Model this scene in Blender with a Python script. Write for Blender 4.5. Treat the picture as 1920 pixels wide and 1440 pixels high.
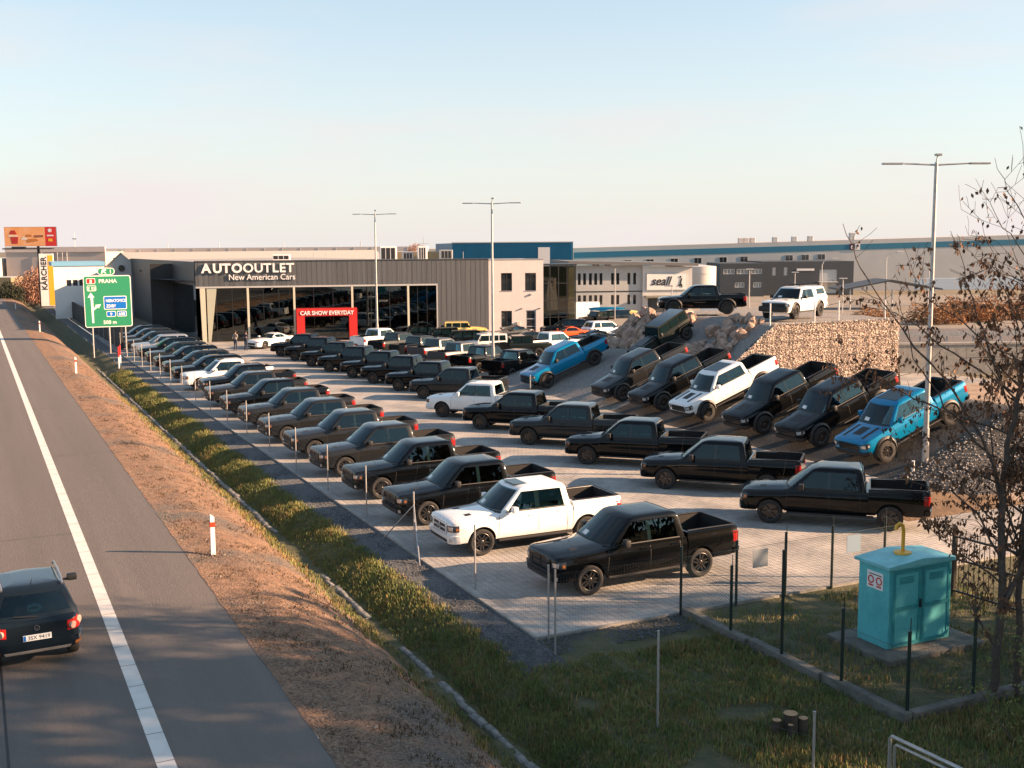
import bpy, bmesh, math, random
from mathutils import Matrix, Vector, noise
from math import pi, sin, cos, tan, radians, sqrt, atan2

# ------------------------------------------------------------------ scene, camera, sky, sun, exposure
for o in list(bpy.data.objects):
    bpy.data.objects.remove(o)
scene = bpy.context.scene
COL = scene.collection
cam_d = bpy.data.cameras.new('camera')
cam = bpy.data.objects.new('camera', cam_d)
COL.objects.link(cam)
cam_d.sensor_width = 36.0
cam_d.lens = 39.375
cam_d.clip_start = 0.1
cam_d.clip_end = 6000
cam.matrix_world = Matrix.Translation((0, 0, 9.27)) @ Matrix.Rotation(pi / 2 - 0.1227, 4, 'X') @ Matrix.Rotation(-0.007, 4, 'Z')
scene.camera = cam

SUN_EL, SUN_AZ = radians(20.0), radians(-4.0)      # azimuth counter-clockwise from +X
world = bpy.data.worlds.new('World')
scene.world = world
world.use_nodes = True
wn, wl = world.node_tree.nodes, world.node_tree.links
wn.clear()
w_out = wn.new('ShaderNodeOutputWorld')
w_bg = wn.new('ShaderNodeBackground')
w_sky = wn.new('ShaderNodeTexSky')
w_sky.sky_type = 'NISHITA'
w_sky.sun_disc = False
w_sky.sun_elevation = SUN_EL
w_sky.sun_rotation = pi / 2 - SUN_AZ
w_sky.altitude = 250
w_sky.air_density = 1.0
w_sky.dust_density = 1.0
w_sky.ozone_density = 2.0
w_bg.inputs['Strength'].default_value = 0.080
# thin high haze: pale towards the horizon, the clear sky above, with faint streaks of cirrus
w_tc = wn.new('ShaderNodeTexCoord')
w_sep = wn.new('ShaderNodeSeparateXYZ')
wl.new(w_tc.outputs['Generated'], w_sep.inputs[0])
w_rmp = wn.new('ShaderNodeValToRGB')
w_rmp.color_ramp.elements[0].position, w_rmp.color_ramp.elements[1].position = 0.0, 0.50
w_rmp.color_ramp.elements[0].color, w_rmp.color_ramp.elements[1].color = (.88, .88, .88, 1), (.12, .12, .12, 1)
w_e = w_rmp.color_ramp.elements.new(.12)
w_e.color = (.58, .58, .58, 1)
w_e = w_rmp.color_ramp.elements.new(.22)
w_e.color = (.36, .36, .36, 1)
wl.new(w_sep.outputs['Z'], w_rmp.inputs[0])
w_map = wn.new('ShaderNodeMapping')
w_map.inputs['Scale'].default_value = (1.2, 1.2, 7.0)
wl.new(w_tc.outputs['Generated'], w_map.inputs[0])
w_nz = wn.new('ShaderNodeTexNoise')
w_nz.inputs['Scale'].default_value = 2.2
w_nz.inputs['Detail'].default_value = 5
wl.new(w_map.outputs[0], w_nz.inputs['Vector'])
w_cl = wn.new('ShaderNodeMapRange')
w_cl.inputs['From Min'].default_value, w_cl.inputs['From Max'].default_value = .48, .75
w_cl.inputs['To Min'].default_value, w_cl.inputs['To Max'].default_value = 0.0, .32
wl.new(w_nz.outputs['Fac'], w_cl.inputs['Value'])
w_add = wn.new('ShaderNodeMath')
w_add.operation, w_add.use_clamp = 'ADD', True
wl.new(w_rmp.outputs[0], w_add.inputs[0])
wl.new(w_cl.outputs[0], w_add.inputs[1])
w_mix = wn.new('ShaderNodeMix')
w_mix.data_type = 'RGBA'
w_mix.inputs['B'].default_value = (3.12, 2.86, 2.79, 1)
wl.new(w_add.outputs[0], w_mix.inputs['Factor'])
w_tint = wn.new('ShaderNodeMix')
w_tint.data_type, w_tint.blend_type = 'RGBA', 'MULTIPLY'
w_tint.inputs['Factor'].default_value = 1.0
w_tint.inputs['B'].default_value = (0.73, 0.86, 0.80, 1)
wl.new(w_sky.outputs[0], w_tint.inputs['A'])
wl.new(w_tint.outputs['Result'], w_mix.inputs['A'])
wl.new(w_mix.outputs['Result'], w_bg.inputs[0])
wl.new(w_bg.outputs[0], w_out.inputs[0])

sun_d = bpy.data.lights.new('sun', 'SUN')
sun_d.energy = 4.8
sun_d.angle = radians(0.55)
sun_d.color = (1.0, 0.63, 0.38)
sun = bpy.data.objects.new('sun', sun_d)
COL.objects.link(sun)
sun.rotation_euler = Vector((-cos(SUN_EL) * cos(SUN_AZ), -cos(SUN_EL) * sin(SUN_AZ), -sin(SUN_EL))).to_track_quat('-Z', 'Y').to_euler()
sun.location = (60, 0, 40)

scene.view_settings.view_transform = 'Standard'
scene.view_settings.look = 'None'
scene.view_settings.exposure = 1.88
scene.view_settings.gamma = 1.0
scene.view_settings.use_curve_mapping = False
scene.render.resolution_x, scene.render.resolution_y = 1024, 768
scene.render.engine = 'CYCLES'
scene.cycles.max_bounces = 6
scene.cycles.use_denoising = True
# ------------------------------------------------------------------ helpers
PHI = radians(25.72)                       # yaw of the road frame: t runs across to the right, s runs along the road
CP, SP = cos(PHI), sin(PHI)
def ST(s, t, z=0.0):
    return Vector((t * CP - s * SP, t * SP + s * CP, z))
def R(a):
    return Matrix.Rotation(a, 4, 'Z')
rng = random.Random(11)

class MB:
    """collects shapes into one mesh"""
    def __init__(self):
        self.v, self.f, self.m = [], [], []
    def add(self, vs, fs, M=None, mi=0):
        b = len(self.v)
        if M is not None:
            vs = [M @ Vector(p) for p in vs]
        self.v.extend([tuple(p) for p in vs])
        self.f.extend([tuple(b + i for i in f) for f in fs])
        self.m.extend([mi] * len(fs))
        return self
    def box(self, x0, x1, y0, y1, z0, z1, M=None, mi=0):
        vs = [(x0, y0, z0), (x1, y0, z0), (x1, y1, z0), (x0, y1, z0), (x0, y0, z1), (x1, y0, z1), (x1, y1, z1), (x0, y1, z1)]
        fs = [(0, 3, 2, 1), (4, 5, 6, 7), (0, 1, 5, 4), (1, 2, 6, 5), (2, 3, 7, 6), (3, 0, 4, 7)]
        return self.add(vs, fs, M, mi)
    def rbox(self, x0, x1, y0, y1, z0, z1, b=0.02, M=None, mi=0, seg=1):
        bm = bmesh.new()
        bmesh.ops.create_cube(bm, size=1.0)
        for v in bm.verts:
            v.co = Vector(((x0 + x1) / 2 + v.co.x * (x1 - x0), (y0 + y1) / 2 + v.co.y * (y1 - y0), (z0 + z1) / 2 + v.co.z * (z1 - z0)))
        bmesh.ops.bevel(bm, geom=list(bm.edges), offset=b, segments=seg, affect='EDGES', profile=0.6)
        bm.verts.index_update()
        vs = [v.co.copy() for v in bm.verts]
        fs = [tuple(v.index for v in f.verts) for f in bm.faces]
        bm.free()
        return self.add(vs, fs, M, mi)
    def prism(self, poly, y0, y1, M=None, mi=0):
        """polygon in (x,z) extruded along y"""
        n = len(poly)
        vs = [(x, y0, z) for x, z in poly] + [(x, y1, z) for x, z in poly]
        fs = [tuple(range(n)), tuple(range(2 * n - 1, n - 1, -1))]
        for i in range(n):
            j = (i + 1) % n
            fs.append((i, i + n, j + n, j))
        return self.add(vs, fs, M, mi)
    def lathe(self, prof, seg=24, M=None, mi=0, closed=False):
        """profile of (r, h) turned round the local y axis"""
        vs, fs = [], []
        n = len(prof)
        for k in range(seg):
            a = 2 * pi * k / seg
            for r, h in prof:
                vs.append((r * cos(a), h, r * sin(a)))
        for k in range(seg):
            k2 = (k + 1) % seg
            for i in range(n if closed else n - 1):
                j = (i + 1) % n
                fs.append((k * n + i, k * n + j, k2 * n + j, k2 * n + i))
        return self.add(vs, fs, M, mi)
    def cyl(self, p0, p1, r0, r1=None, seg=8, cap=True, mi=0):
        if r1 is None:
            r1 = r0
        p0, p1 = Vector(p0), Vector(p1)
        d = (p1 - p0)
        if d.length < 1e-6:
            return self
        q = d.to_track_quat('Z', 'Y').to_matrix()
        vs, fs = [], []
        for p, r in ((p0, r0), (p1, r1)):
            for k in range(seg):
                a = 2 * pi * k / seg
                vs.append(p + q @ Vector((r * cos(a), r * sin(a), 0)))
        for k in range(seg):
            k2 = (k + 1) % seg
            fs.append((k, k2, k2 + seg, k + seg))
        if cap:
            fs.append(tuple(range(seg - 1, -1, -1)))
            fs.append(tuple(range(seg, 2 * seg)))
        return self.add(vs, fs, None, mi)
    def tube(self, pts, rs, seg=6, mi=0):
        pts = [Vector(p) for p in pts]
        if not hasattr(rs, '__len__'):
            rs = [rs] * len(pts)
        vs, fs = [], []
        pd, ux = None, None
        for i, p in enumerate(pts):
            d = (pts[min(i + 1, len(pts) - 1)] - pts[max(i - 1, 0)]).normalized()
            if pd is None:
                ux = d.cross(Vector((0, 0, 1)) if abs(d.z) < .9 else Vector((1, 0, 0))).normalized()
            else:
                ux = (pd.rotation_difference(d) @ ux).normalized()
            pd = d
            uy = d.cross(ux)
            for k in range(seg):
                a = 2 * pi * k / seg
                vs.append(p + ux * (rs[i] * cos(a)) + uy * (rs[i] * sin(a)))
        for i in range(len(pts) - 1):
            for k in range(seg):
                k2 = (k + 1) % seg
                fs.append((i * seg + k, i * seg + k2, (i + 1) * seg + k2, (i + 1) * seg + k))
        fs.append(tuple(range(seg - 1, -1, -1)))
        fs.append(tuple(range((len(pts) - 1) * seg, len(pts) * seg)))
        return self.add(vs, fs, None, mi)
    def slab(self, outer, inner, na, nb, mi=0):
        """closed slab from two (na x nb) point grids"""
        vs = list(outer) + list(inner)
        o = na * nb
        fs = []
        for i in range(na - 1):
            for j in range(nb - 1):
                a, b, c_, d = i * nb + j, (i + 1) * nb + j, (i + 1) * nb + j + 1, i * nb + j + 1
                fs.append((a, b, c_, d))
                fs.append((o + a, o + d, o + c_, o + b))
        rim = [i * nb for i in range(na)] + [(na - 1) * nb + j for j in range(1, nb)] + [i * nb + nb - 1 for i in range(na - 2, -1, -1)] + [j for j in range(nb - 2, 0, -1)]
        for k in range(len(rim)):
            a, b = rim[k], rim[(k + 1) % len(rim)]
            fs.append((b, a, o + a, o + b))
        return self.add(vs, fs, None, mi)
    def mesh(self, name, mats, smooth=35, fix=True):
        me = bpy.data.meshes.new(name)
        me.from_pydata([tuple(p) for p in self.v], [], self.f)
        for m in (mats if isinstance(mats, (list, tuple)) else [mats]):
            me.materials.append(m)
        if any(self.m):
            me.polygons.foreach_set('material_index', self.m)
        if fix:
            bm = bmesh.new()
            bm.from_mesh(me)
            bmesh.ops.recalc_face_normals(bm, faces=bm.faces)
            bm.to_mesh(me)
            bm.free()
        if smooth:
            me.polygons.foreach_set('use_smooth', [True] * len(me.polygons))
            me.set_sharp_from_angle(angle=radians(smooth))
        me.update()
        return me
    def obj(self, name, mats, parent=None, smooth=35, fix=True, **kw):
        return link(name, self.mesh(name, mats, smooth, fix), parent, **kw)

def link(name, me, parent=None, label=None, cat=None, group=None, kind=None, M=None):
    o = bpy.data.objects.new(name, me)
    COL.objects.link(o)
    if M is not None:
        o.matrix_world = M
    if parent is not None:
        o.parent = parent
    return tag(o, label, cat, group, kind)
def tag(o, label=None, cat=None, group=None, kind=None):
    if label: o['label'] = label
    if cat: o['category'] = cat
    if group: o['group'] = group
    if kind: o['kind'] = kind
    return o
def thing(name, label, cat, M=None, group=None):
    o = bpy.data.objects.new(name, None)
    o.empty_display_size = 0.3
    COL.objects.link(o)
    if M is not None:
        o.matrix_world = M
    return tag(o, label, cat, group)
def copy_tree(o, parent=None, remap=None):
    c = o.copy()
    COL.objects.link(c)
    c.parent = parent
    if remap and c.data is not None:
        c.data = remap(c.data)
    for ch in list(o.children):
        copy_tree(ch, c, remap)
    return c
def text_mesh(body, size, mat, extrude=0.01, offset=0.0, align='LEFT', space=1.0, shear=0.0, sx=1.0):
    cu = bpy.data.curves.new('text', 'FONT')
    cu.body = body
    cu.size = size
    cu.extrude = extrude
    cu.offset = offset
    cu.align_x = align
    cu.space_character = space
    cu.shear = shear
    cu.resolution_u = 3
    o = bpy.data.objects.new('text', cu)
    COL.objects.link(o)
    dg = bpy.context.evaluated_depsgraph_get()
    me = bpy.data.meshes.new_from_object(o.evaluated_get(dg))
    bpy.data.objects.remove(o)
    bpy.data.curves.remove(cu)
    me.materials.clear()
    me.materials.append(mat)
    if sx != 1.0:
        me.transform(Matrix.Diagonal((sx, 1, 1, 1)))
    return me
STAND = Matrix.Rotation(pi / 2, 4, 'X')     # text lying in xy stood up, readable from -y

# ------------------------------------------------------------------ materials
MATS = {}
def mat(name, col, rough=0.6, metal=0.0, var=0.0, scale=4.0, bump=0.0, bscale=40.0, col2=None, coat=0.0, spec=0.5, detail=6.0, stretch=None, lo=0.35, hi=0.65, emit=None):
    m = bpy.data.materials.new(name)
    m.use_nodes = True
    nt = m.node_tree
    p = nt.nodes['Principled BSDF']
    p.inputs['Base Color'].default_value = (*col, 1)
    p.inputs['Roughness'].default_value = rough
    p.inputs['Metallic'].default_value = metal
    p.inputs['Specular IOR Level'].default_value = spec
    if coat:
        p.inputs['Coat Weight'].default_value = coat
        p.inputs['Coat Roughness'].default_value = 0.04
        p.inputs['Coat IOR'].default_value = 1.35
    if emit:
        p.inputs['Emission Color'].default_value = (*emit[0], 1)
        p.inputs['Emission Strength'].default_value = emit[1]
    if var or col2 or bump:
        tc = nt.nodes.new('ShaderNodeTexCoord')
        src = tc.outputs['Object']
        if stretch:
            mp = nt.nodes.new('ShaderNodeMapping')
            mp.inputs['Scale'].default_value = stretch
            nt.links.new(src, mp.inputs[0])
            src = mp.outputs[0]
    if var or col2:
        nz = nt.nodes.new('ShaderNodeTexNoise')
        nz.inputs['Scale'].default_value = scale
        nz.inputs['Detail'].default_value = detail
        nz.inputs['Roughness'].default_value = 0.65
        nt.links.new(src, nz.inputs['Vector'])
        cr = nt.nodes.new('ShaderNodeValToRGB')
        cr.color_ramp.elements[0].position = lo
        cr.color_ramp.elements[1].position = hi
        a = col if col2 else tuple(c * (1 - var) for c in col)
        b = col2 if col2 else tuple(min(1, c * (1 + var)) for c in col)
        cr.color_ramp.elements[0].color = (*a, 1)
        cr.color_ramp.elements[1].color = (*b, 1)
        nt.links.new(nz.outputs['Fac'], cr.inputs[0])
        nt.links.new(cr.outputs[0], p.inputs['Base Color'])
    if bump:
        n2 = nt.nodes.new('ShaderNodeTexNoise')
        n2.inputs['Scale'].default_value = bscale
        n2.inputs['Detail'].default_value = 4
        nt.links.new(src, n2.inputs['Vector'])
        bp = nt.nodes.new('ShaderNodeBump')
        bp.inputs['Strength'].default_value = bump
        bp.inputs['Distance'].default_value = 0.05
        nt.links.new(n2.outputs['Fac'], bp.inputs['Height'])
        nt.links.new(bp.outputs[0], p.inputs['Normal'])
    MATS[name] = m
    return m

def paint(name, col, rough=0.35, metal=0.0, spec=0.15):
    return mat(name, col, rough=rough, metal=metal, var=0.03, scale=1.7, coat=1.0, spec=spec)
PAINT = {
    'black': paint('paint black', (0.0018, 0.0024, 0.0032), 0.45, 0.0, 0.02),
    'charcoal': paint('paint charcoal', (0.0125, 0.0142, 0.016), 0.42, 0.0, 0.06),
    'grey': paint('paint grey', (0.015, 0.018, 0.020), 0.4, 0.0, 0.07),
    'white': paint('paint white', (0.78, 0.78, 0.77)),
    'blue': paint('paint blue', (0.0, 0.185, 0.37), 0.3, 0.2),
    'red': paint('paint red', (0.45, 0.02, 0.02)),
    'orange': paint('paint orange', (0.75, 0.10, 0.02)),
    'silver': paint('paint silver', (0.35, 0.37, 0.40), 0.3, 0.6),
    'navy': paint('paint navy', (0.006, 0.011, 0.017), 0.35, 0.0, 0.08),
    'yellow': paint('paint yellow', (0.78, 0.58, 0.22)),
    'green': paint('paint green', (0.013, 0.018, 0.017), 0.4, 0.0, 0.08),
    'gunmetal': paint('paint gunmetal', (0.085, 0.085, 0.088), 0.38, 0.4, 0.2),
}
GLASS = mat('tinted glass', (0.006, 0.016, 0.018), rough=0.03, spec=0.6)
def car_glass():
    m = bpy.data.materials.new('car glass')
    m.use_nodes = True
    nt = m.node_tree
    nt.nodes.clear()
    out = nt.nodes.new('ShaderNodeOutputMaterial')
    mx = nt.nodes.new('ShaderNodeMixShader')
    fr = nt.nodes.new('ShaderNodeFresnel'); fr.inputs[0].default_value = 1.50
    tr = nt.nodes.new('ShaderNodeBsdfTransparent'); tr.inputs[0].default_value = (.44, .56, .56, 1)
    gl = nt.nodes.new('ShaderNodeBsdfGlossy'); gl.inputs['Roughness'].default_value = .01; gl.inputs['Color'].default_value = (.85, .97, 1.0, 1)
    nt.links.new(fr.outputs[0], mx.inputs[0]); nt.links.new(tr.outputs[0], mx.inputs[1]); nt.links.new(gl.outputs[0], mx.inputs[2]); nt.links.new(mx.outputs[0], out.inputs[0])
    return m
GLASSV = car_glass()
SEAT = mat('seat cloth', (0.035, 0.034, 0.034), rough=.9, var=.2, scale=5)
RUBBER = mat('tyre rubber', (0.022, 0.021, 0.020), rough=0.85, var=0.3, scale=9)
PLASTIC = mat('black plastic', (0.014, 0.014, 0.015), rough=0.55)
LINER = mat('bed liner', (0.009, 0.009, 0.010), rough=0.8, bump=0.2)
RIMB = mat('black rim', (0.075, 0.072, 0.07), rough=0.32, metal=0.8)
RIMS = mat('silver rim', (0.42, 0.42, 0.42), rough=0.3, metal=0.8)
CHROME = mat('chrome', (0.6, 0.6, 0.6), rough=0.15, metal=1.0)
LENS = mat('headlight lens', (0.55, 0.56, 0.56), rough=0.12, metal=0.5)
LENSD = mat('headlight housing', (0.05, 0.05, 0.055), rough=0.15, metal=0.3)
TAIL = mat('tail light lens', (0.24, 0.010, 0.010), rough=0.2)
AMBER = mat('amber lens', (0.40, 0.13, 0.03), rough=0.25)
PAPER = mat('white paper', (0.75, 0.75, 0.73), rough=0.8)
# ------------------------------------------------------------------ vehicles
class Hull:
    """lofted body shell; stations (distance from nose, half width, bottom, edge top, centre top)"""
    def __init__(self, F, st, tuck=0.06):
        self.F, self.st, self.tuck = F, st, tuck
    def sec(self, w, zb, zt, zc):
        h = zt - zb
        return [(0, zb), (0.80 * w, zb), (0.925 * w, zb + 0.05 * h), (0.975 * w, zb + 0.18 * h), (0.995 * w, zb + 0.36 * h), (w, zb + 0.52 * h),
                (0.998 * w, zb + 0.70 * h), (0.990 * w, zb + 0.785 * h), (0.962 * w, zb + 0.85 * h), (0.945 * w, zb + 0.965 * h), (0.90 * w, zt),
                (0.76 * w, zt + 0.12 * (zc - zt)), (0.60 * w, zt + 0.72 * (zc - zt)), (0.30 * w, zt + 0.97 * (zc - zt)), (0, zc)]
    def at(self, x):
        d = self.F - x
        st = self.st
        if d <= st[0][0]:
            return st[0][1:]
        for a, b in zip(st, st[1:]):
            if a[0] <= d <= b[0]:
                k = (d - a[0]) / max(1e-6, b[0] - a[0])
                return tuple(p + (q - p) * k for p, q in zip(a[1:], b[1:]))
        return st[-1][1:]
    def y(self, x, z):
        s = self.sec(*self.at(x))
        if z < s[0][1] or z > s[-1][1]:
            return -1
        for a, b in zip(s[1:], s[2:]):
            if a[1] <= z <= b[1] and b[1] > a[1]:
                return a[0] + (b[0] - a[0]) * (z - a[1]) / (b[1] - a[1])
        return s[1][0]
    def inside(self, x, y, z):
        d = self.F - x
        if d < self.st[0][0] or d > self.st[-1][0]:
            return False
        return abs(y) <= self.y(x, z)
    def cast(self, cx, th, z):
        lo, hi = 0.0, 4.0
        for _ in range(26):
            m = (lo + hi) / 2
            if self.inside(cx + m * cos(th), m * sin(th), z): lo = m
            else: hi = m
        return lo
    def build(self):
        mb = MB()
        rings = []
        for d, w, zb, zt, zc in self.st:
            s = self.sec(w, zb, zt, zc)
            x = self.F - d
            rings.append([(x, y, z) for y, z in s] + [(x, -y, z) for y, z in reversed(s[1:-1])])
        n = len(rings[0])
        vs = [p for r in rings for p in r]
        fs = []
        for i in range(len(rings) - 1):
            for k in range(n):
                k2 = (k + 1) % n
                fs.append((i * n + k, i * n + k2, (i + 1) * n + k2, (i + 1) * n + k))
        fs.append(tuple(range(n)))
        fs.append(tuple(range(len(rings) * n - 1, (len(rings) - 1) * n - 1, -1)))
        mb.add(vs, fs)
        return mb
    def wrap(self, mb, cx, t0, t1, z0, z1, off=0.006, thick=0.02, na=8, nb=3, zf=None, mi=0):
        out, inn = [], []
        for i in range(na):
            a = radians(t0 + (t1 - t0) * i / (na - 1))
            for j in range(nb):
                k = j / (nb - 1)
                z = z0 + (z1 - z0) * k if zf is None else zf(i / (na - 1), k)
                r = self.cast(cx, a, z)
                out.append((cx + (r + off) * cos(a), (r + off) * sin(a), z))
                inn.append((cx + (r + off - thick) * cos(a), (r + off - thick) * sin(a), z))
        mb.slab(out, inn, na, nb, mi)
        return mb
    def side(self, mb, fn, sgn=1, off=0.004, thick=0.012, na=5, nb=4, mi=0):
        """patch on the flank; fn(a,b) -> (x,z)"""
        out, inn = [], []
        for i in range(na):
            for j in range(nb):
                x, z = fn(i / (na - 1), j / (nb - 1))
                y = self.y(x, z)
                out.append((x, sgn * (y + off), z))
                inn.append((x, sgn * (y + off - thick), z))
        mb.slab(out, inn, na, nb, mi)
        return mb

class House:
    """greenhouse: rings by height; levels (z, x front, x rear, half width, bow front, bow rear)"""
    def __init__(self, lv):
        self.lv = lv
    def at(self, z):
        lv = self.lv
        if z <= lv[0][0]: return lv[0][1:]
        for a, b in zip(lv, lv[1:]):
            if a[0] <= z <= b[0]:
                k = (z - a[0]) / (b[0] - a[0])
                return tuple(p + (q - p) * k for p, q in zip(a[1:], b[1:]))
        return lv[-1][1:]
    def ring(self, xf, xr, hw, bf, br, z):
        half = []
        for k in (0, .25, .5, .7, .85, .94):
            half.append((xf - bf * k * k, hw * k))
        half.append((xf - bf * 1.0 - .012, hw * .982))
        half.append((xf - bf - .05, hw))
        for k in (.2, .4, .6, .8):
            half.append((xf - bf - .05 + (xr + br + .05 - xf + bf + .05) * k, hw))
        half.append((xr + br + .05, hw))
        half.append((xr + br + .012, hw * .982))
        for k in (.94, .85, .7, .5, .25, 0):
            half.append((xr + br * k * k, hw * k))
        return [(x, y, z) for x, y in half] + [(x, -y, z) for x, y in reversed(half[1:-1])]
    def build(self):
        mb = MB()
        rings = [self.ring(*l[1:], l[0]) for l in self.lv]
        z, xf, xr, hw, bf, br = self.lv[-1]
        q = hw / .72
        for dz, ins in ((.018, .05 * q), (.030, .14 * q), (.040, .32 * q)):
            ins = min(ins, (xf - xr) * .4)
            rings.append(self.ring(xf - ins, xr + ins, hw - ins, bf, br, z + dz))
        n = len(rings[0])
        vs = [p for r in rings for p in r]
        fs = []
        for i in range(len(rings) - 1):
            for k in range(n):
                k2 = (k + 1) % n
                fs.append((i * n + k, i * n + k2, (i + 1) * n + k2, (i + 1) * n + k))
        fs.append(tuple(range(n - 1, -1, -1)))
        fs.append(tuple(range((len(rings) - 1) * n, len(rings) * n)))
        mb.add(vs, fs)
        return mb
    def pane_side(self, quad, sgn, off=.004, thick=.012):
        """quad: x bottom front, x bottom rear, x top rear, x top front, z bottom, z top"""
        a, b, c_, d, z0, z1 = quad
        mb, out, inn = MB(), [], []
        na, nb = 5, 4
        for i in range(na):
            for j in range(nb):
                k, q = i / (na - 1), j / (nb - 1)
                z = z0 + (z1 - z0) * q
                xb, xt = a + (b - a) * k, d + (c_ - d) * k
                x = xb + (xt - xb) * q
                y = self.at(z)[2] + off
                out.append((x, sgn * y, z))
                inn.append((x, sgn * (y - thick), z))
        mb.slab(out, inn, na, nb)
        return mb
    def pane_end(self, front, z0, z1, m0=.07, m1=.09, off=.005, ka=-1.0, kb=1.0, thick=None):
        mb, out, inn = MB(), [], []
        na, nb = 9, 4
        for i in range(na):
            for j in range(nb):
                k, q = ka + (kb - ka) * i / (na - 1), j / (nb - 1)
                z = z0 + (z1 - z0) * q
                xf, xr, hw, bf, br = self.at(z)
                mm = m0 + (m1 - m0) * q
                y = k * (hw - mm)
                if front: x, o = xf - bf * (y / hw) ** 2, off
                else: x, o = xr + br * (y / hw) ** 2, -off
                out.append((x + o, y, z + .003))
                inn.append((x - o * 2 if thick is None else x - (thick if front else -thick), y, z if thick is None else z - .04))
        mb.slab(out, inn, na, nb)
        return mb

_wheels = {}
def wheel_meshes(r, w, style):
    key = (r, w, style)
    if key in _wheels: return _wheels[key]
    ri = r * (.70 if style != 'offroad' else .57)
    t = MB()
    h = w / 2
    t.lathe([(ri, -h * .8), (ri + .02, -h * .95), (r * .88, -h), (r * .965, -h * .86), (r, -h * .62), (r, h * .62), (r * .965, h * .86), (r * .88, h), (ri + .02, h * .95), (ri, h * .8)], 28, closed=True)
    if style == 'offroad':
        for k in range(26):
            M = Matrix.Rotation(2 * pi * k / 26, 4, 'Y')
            t.box(r - .01, r + .012, -h * .85, -h * .1, -.03, .03, M)
            M = Matrix.Rotation(2 * pi * (k + .5) / 26, 4, 'Y')
            t.box(r - .01, r + .012, h * .1, h * .85, -.03, .03, M)
    tm = t.mesh('tyre', RUBBER)
    g = MB()
    g.lathe([(ri + .005, h * .82), (ri - .012, h * .90), (ri - .03, h * .80), (ri - .045, h * .2), (ri - .05, -h * .7)], 28)
    g.lathe([(0, h * .05), (ri - .05, h * .05)], 20)                                  # dark back plate
    ns = {'five': 5, 'six': 6, 'offroad': 8, 'plain': 5}[style]
    for k in range(ns):
        M = Matrix.Rotation(2 * pi * k / ns + .3, 4, 'Y')
        for q in ((-.034, .034) if style in ('five', 'offroad') else (0,)):
            g.prism([(.05, -.03 + q), (ri - .03, -.020 + q * 1.5), (ri - .03, .020 + q * 1.5), (.05, .03 + q)], h * .35, h * .72, M)
    g.lathe([(0, h * .80), (.05, h * .80), (.075, h * .68), (.08, h * .3)], 12)
    rb = g.mesh('rim', RIMS if style == 'plain' else RIMB)
    rb2 = g.mesh('rim', RIMS)
    _wheels[key] = (tm, rb, rb2)
    return _wheels[key]

def bool_cut(mb_hull, cutters, name, mats):
    ho = link(name, mb_hull.mesh(name, mats, 0))
    co = []
    for c in cutters:
        o = link('cutter', c.mesh('cutter', mats[0], 0))
        md = ho.modifiers.new('cut', 'BOOLEAN')
        md.operation, md.solver, md.object = 'DIFFERENCE', 'EXACT', o
        co.append(o)
    dg = bpy.context.evaluated_depsgraph_get()
    me = bpy.data.meshes.new_from_object(ho.evaluated_get(dg))
    for o in co + [ho]:
        d = o.data
        bpy.data.objects.remove(o)
        bpy.data.meshes.remove(d)
    me.name = name
    return me

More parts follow.
